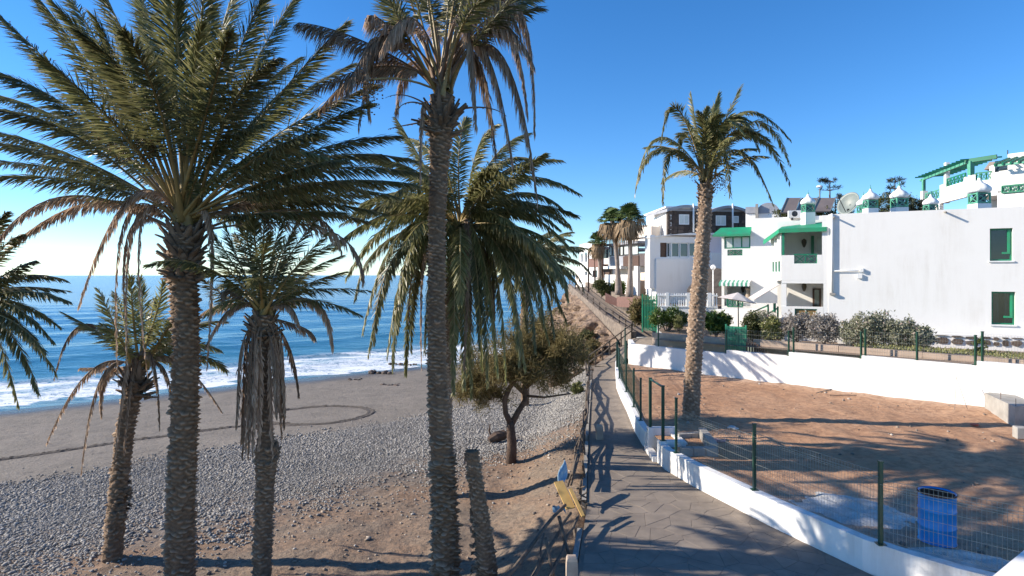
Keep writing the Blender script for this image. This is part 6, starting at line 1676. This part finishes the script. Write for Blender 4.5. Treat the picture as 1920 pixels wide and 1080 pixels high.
# wavy roof edge
def wave(mb):
    top = []
    for i in range(41):
        u = -.2 + (c3.L + .3) * i / 40; px = 1252 + 146 * (u / c3.L)
        py = 394 - 9 * abs(math.sin((px - 1243) / 82 * math.pi)) if px < 1330 else 395 - 9 * abs(math.sin((px - 1327) / 72 * math.pi))
        top.append((u, c3.z(px, py)))
    bot = [(u, z - .22) for u, z in top]
    vs = []; 
    for (u, z), (u2, zb2) in zip(top, bot): vs += [c3.pt(u, z, .35), c3.pt(u, zb2, .35), c3.pt(u, zb2, -4), c3.pt(u, z, -4)]
    fs = []
    for i in range(40):
        b = i * 4; n = b + 4
        fs += [(b, b + 1, n + 1, n), (b + 1, b + 2, n + 2, n + 1), (b + 3, b, n, n + 3)]
    fs += [(0, 3, 2, 1), (160, 161, 162, 163)]
    mb.add(vs, fs)
    # gable filler up to the wave
    for i in range(40):
        u0, zz0 = bot[i]; u1, zz1 = bot[i + 1]
        c3.poly(mb, [(u0, z1 + .003), (u1, z1 + .003), (u1, zz1), (u0, zz0)], -.3, 0) if min(zz0, zz1) > z1 + .01 else None
part(wave, 'wavy_roof', 'roofgrey', Cc)
for px in (1296, 1369):
    u = c3.u(px); tube_part(Cc, [c3.pt(u, c3.z(px, 436), .12), c3.pt(u, c3.z(px, 383), .42)] if False else [c3.pt(u, c3.z(px, 436), .42), c3.pt(u, c3.z(px, 383), .42)], .07, 'white_clean', 'vent_pipe')
# bright left end of the stone storey
c4 = Fac(1212, 55, 1252, 48.52)
part(lambda mb: c4.poly(mb, [(0, 5.5), (c4.L, 5.5), (c4.L, c4.z(1252, 390)), (0, c4.z(1212, 405))], -.3, 0), 'end_wall', 'white', Cc)
part(lambda mb: c4.poly(mb, [(-.2, c4.z(1212, 405)), (c4.L + .1, c4.z(1252, 390)), (c4.L + .1, c4.z(1252, 387)), (-.2, c4.z(1212, 402))], -2, .2), 'end_roof', 'white_clean', Cc)
part(lambda mb: c4.plate(mb, .1, c4.L * .5, c4.z(1222, 452), c4.z(1222, 425), .02, 1.4), 'cream_block', 'cream', Cc)
for a, b in ((.1, .45), (.5, .9), (.95, 1.3)):
    part(lambda mb: c4.plate(mb, c4.L * .4 * a, c4.L * .4 * b, c4.z(1222, 424), c4.z(1222, 411), .01, .05), 'glass_screen', 'pane_pale', Cc)
# arch window pillar + glazed balcony
c5 = Fac(1150, 55, 1213, 49.5)
t = thing('glazed_balcony_house', 'white house with long dark-framed glazed balcony behind the fan palms', 'house', (c5.b.x, c5.b.y, 5.3))
part(lambda mb: c5.poly(mb, [(0, 5.0), (c5.L, 5.0), (c5.L, c5.z(1213, 499)), (c5.u(1206), c5.z(1206, 499)), (c5.u(1206), c5.z(1206, 508)), (c5.u(1198), c5.z(1198, 508)), (c5.u(1198), c5.z(1198, 515)), (0, c5.z(1150, 515))], .6, .85), 'stepped_wall', 'white', t)
part(lambda mb: c5.plate(mb, 0, c5.L, 5.0, c5.z(1180, 500), -3, -.3), 'lower_wall', 'cream', t)
part(lambda mb: c5.plate(mb, -.2, c5.u(1182), c5.z(1165, 504), c5.z(1165, 499), -2, .9), 'balcony_slab', 'white_clean', t)
part(lambda mb: c5.plate(mb, 0, c5.u(1212), c5.z(1180, 459), c5.z(1180, 455), -3, .8), 'balcony_roof', 'roofgrey', t)
for i, (a, b) in enumerate(((1151, 1157), (1158, 1164), (1165, 1171), (1172, 1178))):
    o = c5.op(a, 461, b, 480); window(t, c5, o, 'dark', 'pane_pale', 1, 0, .09, -.5)
part(lambda mb: c5.plate(mb, 0, c5.u(1181), c5.z(1165, 499), c5.z(1165, 481), .4, .5), 'balcony_panel', 'roofgrey', t)
for a, b in ((1183, 1196), (1197, 1211)):
    o = c5.op(a, 460, b, 479); window(t, c5, o, 'dark', 'pane_pale', 1, 0, .1, -.7)
part(lambda mb: c5.plate(mb, c5.u(1182), c5.u(1211.5), c5.z(1197, 499), c5.z(1197, 480), .6, .7), 'brown_panel', 'brown', t)
part(lambda mb: c5.plate(mb, c5.u(1150), c5.u(1211), c5.z(1180, 455), c5.z(1180, 425), -4, -1.2), 'upper_block', 'white', t)
part(lambda mb: c5.plate(mb, c5.u(1181), c5.u(1213), c5.z(1197, 455), c5.z(1197, 426), -1.19, -.4), 'upper_cream', 'cream', t)
c6 = Fac(1211, 46.2, 1225.5, 44.6)
t = thing('arch_window_tower', 'narrow white tower face with one arched window', 'house', (c6.a.x, c6.a.y, 5.2))
ao = c6.op(1216, 462, 1223, 484)
part(lambda mb: c6.wall(mb, 0, c6.L, 5, c6.z(1220, 450), [ao], .25), 'wall', 'white', t)
window(t, c6, ao, 'brown', 'glass', 1, 0, .05, .05)
part(lambda mb: c6.poly(mb, [(ao[0] + (ao[1] - ao[0]) * (.5 + .5 * math.cos(a)), ao[3] + .3 * math.sin(a)) for a in np.linspace(0, math.pi, 9)], .0, .03), 'arch_light', 'brown', t)
part(lambda mb: c6.plate(mb, 0, c6.L * .45, 5, c6.z(1220, 450), -1.2, -.5), 'core', 'white', t)
# far left house with arched windows on the sunny side
c7 = Fac(1109, 60, 1150, 57); c8 = Fac(1087, 66, 1109, 60.02)
t = thing('end_house', 'last white house by the sea with arched windows and wooden balcony', 'house', (c7.a.x, c7.a.y, 5.6))
o1 = c7.op(1112, 475, 1119, 493); o2 = c7.op(1106, 507, 1118, 520)
o1 = c7.op(1112, 476, 1119, 493); o2 = c7.op(1111, 507, 1120, 520)
part(lambda mb: c7.wall(mb, 0, c7.L, 4.8, c7.z(1130, 463), [o1, o2], .3), 'front_wall', 'white', t)
for o in (o1, o2): window(t, c7, o, 'dark', 'glass', 1, 0, .06, .1)
ops = [c8.op(1089.5, 479, 1093, 492), c8.op(1096.5, 477, 1101, 492), c8.op(1096, 509, 1101, 517)]
part(lambda mb: c8.wall(mb, 0, c8.L, 4.8, c8.z(1098, 456), ops, .3), 'side_wall', 'white', t)
for k, o in enumerate(ops):
    window(t, c8, o, 'white_clean', 'glass', 1, 0, .05, .1)
    if k < 2: part(lambda mb: c8.poly(mb, [(o[0] + (o[1] - o[0]) * (.5 + .5 * math.cos(a)), o[3] + .25 * math.sin(a)) for a in np.linspace(0, math.pi, 9)], .0, .03), 'arch_light', 'glass', t)
part(lambda mb: c7.plate(mb, 0, c7.L, c7.z(1130, 463) - .3, c7.z(1130, 463) - .1, -6, -.31), 'roof', 'roofgrey', t)
part(lambda mb: c8.plate(mb, -2.5, 0, 4.5, c8.z(1087, 500), -4, -.01), 'cream_annex', 'cream', t)
part(lambda mb: c7.plate(mb, c7.u(1121), c7.u(1149), c7.z(1135, 501), c7.z(1135, 496), 0.003, 1.2), 'balcony_slab', 'redwood', t)
part(lambda mb: c7.plate(mb, c7.u(1123), c7.u(1149), c7.z(1135, 496), c7.z(1135, 485), 1.1, 1.2), 'balcony_rail', 'redwood', t)
part(lambda mb: c7.plate(mb, c7.u(1128), c7.u(1149), c7.z(1135, 520), c7.z(1135, 503), .3, .4), 'pergola_screen', 'brown', t)
for px in (1122, 1134, 1148): part(lambda mb: mb.bar(c7.pt(c7.u(px), 5.2, 1.15), c7.pt(c7.u(px), c7.z(px, 466), 1.15), .14), 'balcony_post', 'brown', t)
part(lambda mb: c7.plate(mb, c7.u(1120), c7.u(1150), c7.z(1135, 467), c7.z(1135, 464), -1, 1.4), 'balcony_roof', 'roofgrey', t)
part(lambda mb: c7.plate(mb, c7.u(1126), c7.u(1146), c7.z(1135, 484), c7.z(1135, 468), .003, .05), 'glass_door', 'glass', t)
# brown pickets
f1 = Fac(1135, 47.5, 1157, 44); f2 = Fac(1157, 44, 1200, 42)
t = thing('picket_fence', 'low red-brown picket fence under the fan palms', 'fence', (f1.b.x, f1.b.y, 5.0))
for fc, n, ya, yb in ((f1, 14, (549, 560), (559, 567)), (f2, 22, (556, 558), (567, 570))):
    for i in range(n):
        u = fc.L * (i + .5) / n; k = i / n
        zz = lambda y_: zat(y_[0] + (y_[1] - y_[0]) * k, fc.a.y + fc.e.y * u)
        part(lambda mb: fc.plate(mb, u - .06, u + .05, zz(yb) - .3, zz(ya), -.02, .02), 'picket', 'redwood', t)

# ---- House D: upper right with pergola terraces
dl = Fac(1728, 47.2, 1815, 40); df = Fac(1815, 40, 2050, 35)
t = thing('upper_house', 'white house at the upper right with green pergolas and lattice balconies', 'house', (dl.b.x, dl.b.y, 9.0))
zb = 9.0
lzp = lambda px, py: dl.z(px, py)
zpar = df.z(1840, 326); zf = df.z(1840, 357)
lo = [dl.op(1773, 337, 1807, 350)]; lo = [(dl.u(1773), dl.u(1807), zf + .75, zf + 1.3)]
part(lambda mb: dl.wall(mb, dl.u(1762), dl.L - .25, zf - .3, zpar - .05, lo, .25), 'terrace_parapet', 'white', t)
lattice(t, dl, lo[0], 5, -.1, 'green', .08)
lattice(t, dl, (dl.u(1733), dl.u(1760), zf + .1, zf + .75), 4, -.1, 'green_pale', .08)
part(lambda mb: dl.wall(mb, 0, dl.u(1762) - .003, zf - 2.8, zf + .1, [], .25), 'low_parapet', 'white', t)
part(lambda mb: dl.plate(mb, -.1, .35, zf - 2.8, zf + 1.0, -.3, .05), 'end_pier', 'white', t)
part(lambda mb: dl.plate(mb, dl.u(1762), dl.u(1766), zf - .3, zf + 2.6, -.5, -.26), 'pier', 'white', t)
fo = [df.op(1829, 326, 1858, 338)]
part(lambda mb: df.wall(mb, 0, df.u(1873), zf - .1, zpar, [df.op(1829, 324, 1858, 338)], .25), 'front_parapet', 'white', t)
lattice(t, df, df.op(1829, 323, 1858, 338), 3, -.1, 'green', .08)
part(lambda mb: df.plate(mb, .3, df.u(2000), zf - .4, zf - .11, -5, 0), 'terrace_floor', 'white', t)
part(lambda mb: df.plate(mb, df.u(1826), df.u(1870), zb, zf - .4, -3, -2.8), 'porch_back', 'white', t)
part(lambda mb: df.plate(mb, df.u(1870), df.u(1990), zb, zf - .1, -.5, 0), 'lower_wall', 'white', t)
part(lambda mb: df.plate(mb, 0, .35, zb, zf - .41, -.4, -.02), 'porch_pier', 'green_pale', t)
part(lambda mb: df.plate(mb, df.u(1873), df.u(2050), zf, df.z(1880, 283), -7, -1.5), 'main_block', 'white', t)
part(lambda mb: df.plate(mb, df.u(1873) + .003, df.u(1990), zf - .1, zpar + .05, -.25, -.003), 'front_parapet', 'white', t)
part(lambda mb: df.plate(mb, df.u(1830), df.u(1873), zf - .1, zpar + 1.2, -3.4, -3.2), 'glass_doors', 'glass', t)
part(lambda mb: df.poly(mb, [(df.u(1812), zf), (df.u(1875), zf), (df.u(1875), df.z(1873, 283) + .1), (df.u(1812), zpar + 1.0)], -4.2, -3.9), 'gable', 'white', t)
part(lambda mb: df.poly(mb, [(df.u(1795), df.z(1800, 305)), (df.u(1806), df.z(1800, 291)), (df.u(1830), df.z(1830, 289)), (df.u(1852), df.z(1850, 297))], -9, -4.5), 'rear_roof', 'solar', t)
lattice(t, df, df.op(1880, 344, 1990, 357), 7, .06, 'green', .08)
# pergolas
za = df.z(1822, 302)
part(lambda mb: mb.bar(df.pt(.12, zpar, -.12), df.pt(.12, za, -.12), .28), 'pergola_post', 'green_pale', t)
part(lambda mb: mb.bar(dl.pt(.1, zf + 1.0, -.1), dl.pt(.1, za - .1, -.1), .2), 'pergola_post', 'green_pale', t)
part(lambda mb: mb.bar(dl.pt(-.5, za - .05, -.1), dl.pt(dl.L, za, -.1), .16), 'pergola_beam', 'green_pale', t)
part(lambda mb: mb.bar(df.pt(-.2, za + .05, -.1), df.pt(df.u(1868), za + .1, -.1), .2, .26), 'pergola_beam', 'green', t)
for i in range(13):
    u = dl.L * i / 12; part(lambda mb: mb.bar(dl.pt(u, za + .12, .45), dl.pt(u, za + .22, -1.9), .07, .09), 'pergola_slat', 'green', t)
for i in range(9):
    u = df.u(1875) + .4 * i; part(lambda mb: mb.bar(df.pt(u, zpar + .35, .9), df.pt(u, zpar + 1.0, -1.5), .1, .14), 'pergola_slat', 'green', t)
part(lambda mb: mb.bar(df.pt(df.u(1873), zpar + .3, .75), df.pt(df.u(2000), zpar + .3, .75), .12), 'pergola_beam', 'green_pale', t)
tube_part(t, [df.pt(df.u(1872), df.z(1872, 285), -1.6), df.pt(df.u(1872), df.z(1872, 276), -1.6)], .03, 'dark', 'aerial')
# ---------------------------------------------------------------- bushes and small trees
def leaves(parent, cs, rs, n, size, mat_, rng, name='foliage', elong=1.0, shell=.55, up=0.0, wid=.25, soft=0.0, clump=28):
    """n leaf blades spread through ellipsoids (centres cs, radii rs)"""
    cs = np.array([list(c) for c in cs]); rs = np.array(rs)
    vol = rs.prod(axis=1); pk = rng.choice(len(cs), n, p=vol / vol.sum())
    d = rng.normal(0, 1, (n, 3)); d /= np.linalg.norm(d, axis=1)[:, None]
    rad = (shell + (1 - shell) * rng.random(n)) * (1 + soft * np.abs(rng.normal(0, 1, n)))
    lump = 1 + .25 * np.sin(d[:, 0] * 7 + pk) * np.sin(d[:, 1] * 6 + 2 * pk) * np.sin(d[:, 2] * 8)
    c = cs[pk] + d * rs[pk] * (rad * lump)[:, None]
    if clump:                                  # gather the leaves on twigs so that gaps open between them
        k = max(6, n // clump); cc = c[rng.choice(n, k)]; which = rng.integers(0, k, n)
        c = cc[which] + rng.normal(0, 1, (n, 3)) * (rs.mean() * .16 * rng.uniform(.5, 1.4, k))[which][:, None]
    a = rng.normal(0, 1, (n, 3)) + d * .8 + np.array([0, 0, up]); a /= np.linalg.norm(a, axis=1)[:, None]
    b = np.cross(a, rng.normal(0, 1, (n, 3))); b /= np.linalg.norm(b, axis=1)[:, None] + 1e-9
    s = (size * rng.uniform(.6, 1.3, n))[:, None]
    v = np.stack([c - b * s * .28, c + a * s * .5 * elong + b * 0 - b * s * .0 + np.cross(a, b) * s * .06, c + b * s * .28, c + a * s * elong], 1)
    v = np.stack([c, c + a * s * .5 * elong - b * s * wid, c + a * s * elong, c + a * s * .5 * elong + b * s * wid], 1).reshape(-1, 3)
    f = 4 * np.arange(n)[:, None] + np.array([[0, 1, 2, 3]])
    var = np.repeat(np.clip(rng.normal(.45, .25, n), 0, 1), 4)
    return tag(np_mesh(name, v, f, mat_, parent, attrs={'var': var}), kind='stuff')
M['bush_green'] = leaf_mat('hedge_leaf', [(0, (.04, .075, .014)), (.5, (.10, .16, .028)), (1, (.24, .29, .06))], .3, .5, .4, .2)
M['bush_olive'] = leaf_mat('olive_leaf', [(0, (.05, .06, .02)), (.5, (.10, .11, .035)), (1, (.2, .19, .08))], .25, .6, .3, .2)
M['bush_pale'] = leaf_mat('pale_leaf', [(0, (.10, .12, .035)), (.5, (.22, .23, .08)), (1, (.42, .38, .2))], .25, .55, .3, .2)
M['bush_grey'] = leaf_mat('grey_twig_leaf', [(0, (.17, .15, .13)), (.5, (.34, .31, .28)), (.85, (.50, .47, .42)), (1, (.58, .48, .44))], .35, .7, .2, .2)
M['oleander'] = leaf_mat('oleander_leaf', [(0, (.10, .115, .07)), (.5, (.26, .265, .175)), (.85, (.47, .45, .36)), (.95, (.6, .36, .35)), (1, (.62, .55, .48))], .3, .55, .35, .2)
M['tamarisk'] = leaf_mat('tamarisk_twig', [(0, (.11, .09, .04)), (.5, (.22, .18, .08)), (.85, (.33, .27, .135)), (1, (.40, .29, .18))], .5, .75, .15, .1)
M['twig'] = mat('twig_bark', (.11, .08, .06), (.06, .045, .035), 8, .9, .5, 30)
M['trunk_brown'] = mat('tree_bark', (.13, .085, .06), (.07, .045, .034), 6, .95, .8, 22, .04)
def bush(label, cat, base, blobs, n, size, mat_, seed, elong=1.0, up=.3, name='shrub', group=None):
    base = V(base); rng = np.random.default_rng(seed); r_ = random.Random(seed)
    t = thing(name, label, cat, base, group)
    cs = [base + V(b[0]) for b in blobs]
    for c in cs:
        for k in range(3):
            mb = MB(); e = c + V((r_.uniform(-.2, .2), r_.uniform(-.2, .2), 0)); m = base.lerp(e, .5) + V((r_.uniform(-.06, .06), 0, .05)); mb.tube([base - V((0, 0, .1)), m, e], [.035, .025, .01], 5); mb.build('stem', M['twig'], t)
    leaves(t, cs, [b[1] for b in blobs], n, size, M[mat_], rng, elong=elong, up=up)
    return t
def gbase(px, d): 
    x = (px - 960) / F * d
    return V((x, d, float(terr_z(np.array(d)))))
b = gbase(1250, 33.2); b.z = 3.95
bush('dark green clipped hedge in front of the balustrade beside the tall gate', 'hedge', b, [((-.4, 0, .75), (.5, .4, .5)), ((.25, 0, .85), (.55, .45, .5)), ((.75, 0, .65), (.4, .4, .45))], 6500, .10, 'bush_green', 1)
b = gbase(1272, 32.6); b.z = 3.9
bush('small yellow-green bush at the front of the dark hedge', 'bush', b, [((0, 0, .55), (.22, .25, .42))], 1500, .09, 'bush_pale', 2)
b = gbase(1343, 31.5); b.z = 3.9
bush('rounded green bush just right of the lone palm trunk', 'bush', b, [((-.3, 0, .7), (.45, .4, .45)), ((.3, .1, .72), (.45, .4, .45)), ((0, -.1, .5), (.5, .4, .4))], 5000, .13, 'bush_green', 3, 1.4, .8)
b = gbase(1410, 29.4); b.z = 3.95
bush('green shrub directly behind the solid green gate', 'bush', b, [((0, 0, .7), (.42, .4, .55)), ((.1, 0, .3), (.35, .35, .3))], 3000, .11, 'bush_olive', 4)
b = gbase(1446, 28.6); b.z = 3.95
bush('pale variegated shrub between the green gate and the grey shrubs', 'bush', b, [((0, 0, .55), (.48, .4, .52)), ((.3, 0, .35), (.3, .3, .35))], 3200, .11, 'bush_pale', 5)
b = gbase(1430, 30.5); b.z = 4.0
bush('reddish flowering shrub behind the pale variegated one', 'bush', b, [((0, 0, .9), (.7, .3, .3))], 1500, .09, 'oleander', 6)
for k, (px, lab, w, h) in enumerate(((1495, 'twiggy grey shrub, first from the pale bush', .62, 1.0), (1545, 'twiggy grey shrub under the balcony corner', .62, .95), (1600, 'greyish oleander bush left of the tallest one', .5, .9), (1640, 'tallest oleander bush with pinkish flowers by the plain wall', .75, 1.15), (1690, 'dark oleander bush in the middle of the row', .6, .95), (1722, 'low rounded bush at the right end of the row', .45, .7))):
    d = rw_pt(px).y + 2.4; b = gbase(px, d); b.z = 3.98; h *= 1.22; w *= 1.08
    bush(lab, 'bush', b, [((-w * .5, 0, h * .55), (w * .6, .45, h * .45)), ((w * .4, .1, h * .6), (w * .65, .45, h * .45)), ((0, -.15, h * .4), (w * .9, .5, h * .38))], 5000, .10, 'bush_grey' if k < 2 else 'oleander', 20 + k, 1.3, .6, group='shrubs along the plain wall')
b = gbase(1838, rw_pt(1838).y + 1.6); b.z = 3.95
bush('small leafy weed beside the last fence post', 'weed', b, [((0, 0, .35), (.22, .2, .32))], 500, .10, 'bush_olive', 40)
rg = np.random.default_rng(41)
# ground cover strip at right
n = 2600; u = rg.uniform(0, 1, n); pxs = 1580 + 420 * u
cs = np.array([[rw_pt(p_, 1.1 + 1.8 * o).x, rw_pt(p_, 1.1 + 1.8 * o).y, 4.0 + .08 * h] for p_, o, h in zip(pxs, rg.random(n), rg.random(n))])
a = rg.normal(0, .6, (n, 3)) + np.array([0, 0, 1]); a /= np.linalg.norm(a, axis=1)[:, None]; bb = np.cross(a, rg.normal(0, 1, (n, 3))); s = .08
v = np.stack([cs, cs + a * s * .5 - bb * s * .2, cs + a * s * 1.3, cs + a * s * .5 + bb * s * .2], 1).reshape(-1, 3)
tag(np_mesh('ground_cover', v, 4 * np.arange(n)[:, None] + np.array([[0, 1, 2, 3]]), M['bush_pale'], attrs={'var': np.repeat(rg.random(n), 4)}), kind='stuff')
b = V((P(1128, 530, 50).x, 50, 5.3))
bush('round green bush in front of the wooden balcony', 'bush', b, [((0, 0, .75), (.65, .5, .6)), ((.3, 0, .5), (.5, .5, .45))], 3500, .16, 'bush_olive', 50)
b = V((P(1160, 532, 50).x, 50, 5.3))
bush('round green bush between the two fan palm trunks', 'bush', b, [((0, 0, .65), (.65, .5, .55))], 3000, .16, 'bush_green', 51)
b = V((8.15, 38.2, 3.6))
bush('brown feathery shrub hanging over the stone wall by the green gate', 'bush', b, [((-.2, 0, 1.1), (.62, .5, .75)), ((.2, .1, 1.5), (.5, .5, .5))], 5000, .16, 'tamarisk', 52, 1.6)
p = G(1082, 735, 1.55)
p.z = float(beach_z(np.array(p.x), np.array(p.y)))
bush('small bright green weed at the edge of the path kerb', 'weed', p, [((0, 0, .2), (.25, .2, .28))], 900, .12, 'bush_pale', 53, 1.5, 1.0)

b = V((4.6, 37.6, 1.6))
bush('olive scrub growing on the cliff face above the path end', 'bush', b, [((-.2, 0, .3), (.6, .5, .4)), ((.5, .8, .9), (.5, .5, .35))], 2600, .15, 'tamarisk', 54, 1.4)
b = V((4.2, 41.5, 1.9))
bush('dry scrub clump further back on the cliff', 'bush', b, [((0, 0, .3), (.7, .6, .4)), ((.9, .6, .9), (.45, .5, .3))], 2200, .16, 'bush_olive', 55, 1.4)

# tamarisk on the beach
base = G(958, 850, 1.28); base.z = float(beach_z(np.array(base.x), np.array(base.y)))
t = thing('tamarisk_tree', 'small forked tamarisk with wispy olive-brown crown standing on the reddish soil', 'tree', base)
D = base.y; q = lambda px, py, o=0: P(px, py, D + o)
mb = MB(); mb.tube([base - V((0, 0, .2)), q(960, 830), q(957, 800), q(958, 790)], [.19, .16, .14, .13], 10)
mb.tube([q(958, 795), q(948, 775, -.1), q(946, 750, -.1), q(955, 728, -.2), q(975, 700, -.3), q(985, 680, -.3)], [.11, .09, .085, .08, .06, .03], 8)
mb.tube([q(959, 795), q(970, 775, .1), q(985, 750, .2), q(983, 725, .2), q(1000, 690, .4), q(1010, 660, .4)], [.11, .10, .09, .085, .06, .03], 8)
mb.tube([q(984, 738, .2), q(960, 715, .3), q(930, 690, .4), q(905, 680, .5)], [.08, .07, .05, .02], 7); mb.tube([q(984, 728, .2), q(1020, 700, 0), q(1050, 680, -.2)], [.07, .05, .02], 7)
mb.tube([q(985, 742, .2), q(1020, 745, .1), q(1070, 738, .1)], [.05, .035, .025], 6)
mb.build('trunk', M['trunk_brown'], t, smooth=True)
rg = np.random.default_rng(60)
cs = [q(985, 660), q(1030, 650, .4), q(1060, 670, -.3), q(920, 690, .2), q(885, 715, -.4), q(955, 690, -.6), q(1045, 705, .3), q(900, 740, .3), q(1000, 700, -.7), q(865, 740, .1), q(935, 740, .4), q(1010, 620, .6)]
rs = [(1.0, .9, .8), (.9, .8, .8), (.65, .7, .8), (.8, .8, .6), (.7, .7, .6), (.8, .7, .6), (.7, .7, .45), (.55, .6, .45), (.8, .7, .5), (.35, .5, .4), (.5, .5, .35), (.7, .8, .5)]
leaves(t, cs, rs, 34000, .15, M['tamarisk'], rg, 'crown', elong=1.7, shell=.05, up=.5, wid=.075, soft=.25, clump=70)
mb = MB(); r_ = random.Random(3)
for c, r3 in zip(cs, rs):
    for k in range(16):
        e = c + V((r_.uniform(-1, 1) * r3[0], r_.uniform(-1, 1) * r3[1], r_.uniform(-1, .8) * r3[2])) * .85
        mb.tube([c + V((r_.uniform(-.1, .1), 0, -.1)), c.lerp(e, .5) + V((0, 0, .06)), e], [.018, .012, .005], 4, cap=False)
tag(mb.build('twigs', M['twig'], t), kind='stuff')
# dark driftwood block + small plant left of the tree
p = G(930, 812, 1.2); p.z = float(beach_z(np.array(p.x), np.array(p.y)))
t = thing('driftwood', 'dark driftwood lump lying on the pebbles left of the forked tree', 'driftwood', p)
mb = MB(); mb.tube([p + V((-.25, -.1, .08)), p + V((0, 0, .2)), p + V((.3, .12, .24)), p + V((.42, .1, .2))], [.12, .2, .19, .1], 9); mb.build('log', M['trunk_brown'], t)
mb = MB(); mb.tube([p + V((-.15, 0, .15)), p + V((-.25, .05, .4)), p + V((-.22, 0, .65))], [.05, .035, .02], 6); mb.build('branch', M['trunk_brown'], t)

# fan palms by the far houses
def fan_palm(base, top, crown_r, label, seed):
    rg = np.random.default_rng(seed); r_ = random.Random(seed); base = V(base); top = V(top)
    t = thing('fan_palm', label, 'palm tree', base, 'fan palms by the far houses')
    mb = MB(); n = 14; q = [base.lerp(top, i / n) + V((.25 * math.sin(i / n * 2.2) - .2 * (i / n), 0, 0)) for i in range(n + 1)]
    q[-1] = top; mb.tube(q, [.30 - .14 * min(1, i / 5) for i in range(n + 1)], 10); mb.build('trunk', M['palm_grey'], t, smooth=True)
    for k in range(64):
        dead = k >= 34
        a = r_.uniform(0, 6.283); el = r_.uniform(-.1, 1.4) if not dead else r_.uniform(-1.35, .15)
        L = crown_r * (r_.uniform(.6, .95) if not dead else r_.uniform(.25, .95)); ax = V((math.cos(a) * math.cos(el), math.sin(a) * math.cos(el), math.sin(el)))
        h = top + V((0, 0, -.1 if not dead else -.3)); st = h + ax * L * .55
        sd = ax.cross(V((0, 0, 1)))
        sd = sd.normalized() if sd.length > .05 else V((1, 0, 0)); un = sd.cross(ax)
        mb = MB(); mb.bar(h, st, .04)
        nb = 13
        for b_ in range(nb):
            f = (b_ / (nb - 1) - .5) * 2.6; dr = ax * math.cos(f) + sd * math.sin(f); LL = crown_r * .55 * r_.uniform(.8, 1.1)
            m_ = st + dr * LL * .55 + un * .05; e = st + dr * LL - V((0, 0, LL * (.25 if not dead else r_.uniform(.5, 1.3))))
            w = (sd * math.cos(f) - ax * math.sin(f)) * .07
            mb.add([st, m_ - w, e, m_ + w], [(0, 1, 2, 3)])
        o = mb.build('dead_fan_leaf' if dead else 'fan_leaf', M['fan_dead'] if dead else M['fan_green'], t)
    return t
M['palm_grey'] = mat('fan_palm_trunk', (.32, .26, .22), (.22, .175, .145), 6, .9, .5, 20)
M['fan_green'] = mat('fan_leaf', (.07, .115, .03), (.13, .16, .055), 4, .5, rnd=.6)
M['fan_dead'] = mat('fan_leaf_dry', (.30, .205, .11), (.19, .125, .07), 4, .8, rnd=.7)
fan_palm(P(1180, 558, 45), P(1178, 408, 45), 1.45, 'tallest fan palm with shaggy brown skirt in front of the glazed balcony', 71)
fan_palm(P(1160, 553, 46), P(1147, 412, 46), 1.25, 'slightly leaning fan palm left of the tallest one', 72)
fan_palm(P(1124, 545, 54), P(1120, 452, 54), 1.1, 'shortest fan palm in front of the end house', 73)

# norfolk pine and dark tree behind the roofs
def pine(base, h, w, label, seed, tiers=9, mat_='bush_green', cat='tree', name='conifer'):
    r_ = random.Random(seed); rg = np.random.default_rng(seed); base = V(base); t = thing(name, label, cat, base)
    mb = MB(); mb.tube([base, base + V((0, 0, h))], [.16, .03], 7); mb.build('trunk', M['trunk_brown'], t)
    cs = []; rs = []; br = MB()
    for i in range(tiers):
        f = i / (tiers - 1); z = h * (.3 + .68 * f); L = w * (1 - .75 * f)
        for k in range(5):
            a = k * 1.2566 + i * .7 + r_.uniform(-.2, .2); l = L * r_.uniform(.7, 1.1); e = base + V((math.cos(a) * l, math.sin(a) * l, z + .18 * l)); br.tube([base + V((0, 0, z)), e], [.035, .015], 4)
            cs.append(e); rs.append((.28, .28, .2))
    tag(br.build('branches', M['trunk_brown'], t), kind='stuff')
    leaves(t, cs, rs, 2400, .16, M[mat_], rg, 'crown', elong=1.8, shell=.1, up=.6, wid=.12, clump=40)
    return t
M['pine_dark'] = leaf_mat('pine_leaf', [(0, (.02, .03, .02)), (.5, (.045, .06, .035)), (1, (.09, .10, .06))], .1, .6, .3, .2)
p = P(1556, 420, 52); pine((p.x, p.y, 8.5), zat(338, 52) - 8.5, 2.4, 'sparse norfolk pine with upturned branches behind the lamp post', 81, 7, 'pine_dark')
p = P(1678, 420, 46); pine((p.x, p.y, 8.0), zat(338, 46) - 8, 1.5, 'dark slender tree behind the lone onion chimney', 82, 9, 'pine_dark')
for k, (px, d, w, lab) in enumerate(((1660, 44, 1.6, 'olive bush showing over the roof left of the dark tree'), (1712, 44, 1.4, 'dark bush showing over the roof right of the dark tree'), (1478, 37.5, 1.2, 'green bush on the roof edge under the solar panels'), (1545, 36.8, .9, 'small green bush on the roof below the lamp post'))):
    z = zat(378 if k < 2 else 400, d); b = V(((px - 960) / F * d, d, z - 1.0))
    bush(lab, 'bush', b, [((0, 0, .7), (w * .7, .6, .7)), ((.5 * w, 0, .5), (w * .5, .5, .5))], 2600, .14, 'bush_olive' if k != 1 else 'pine_dark', 90 + k)
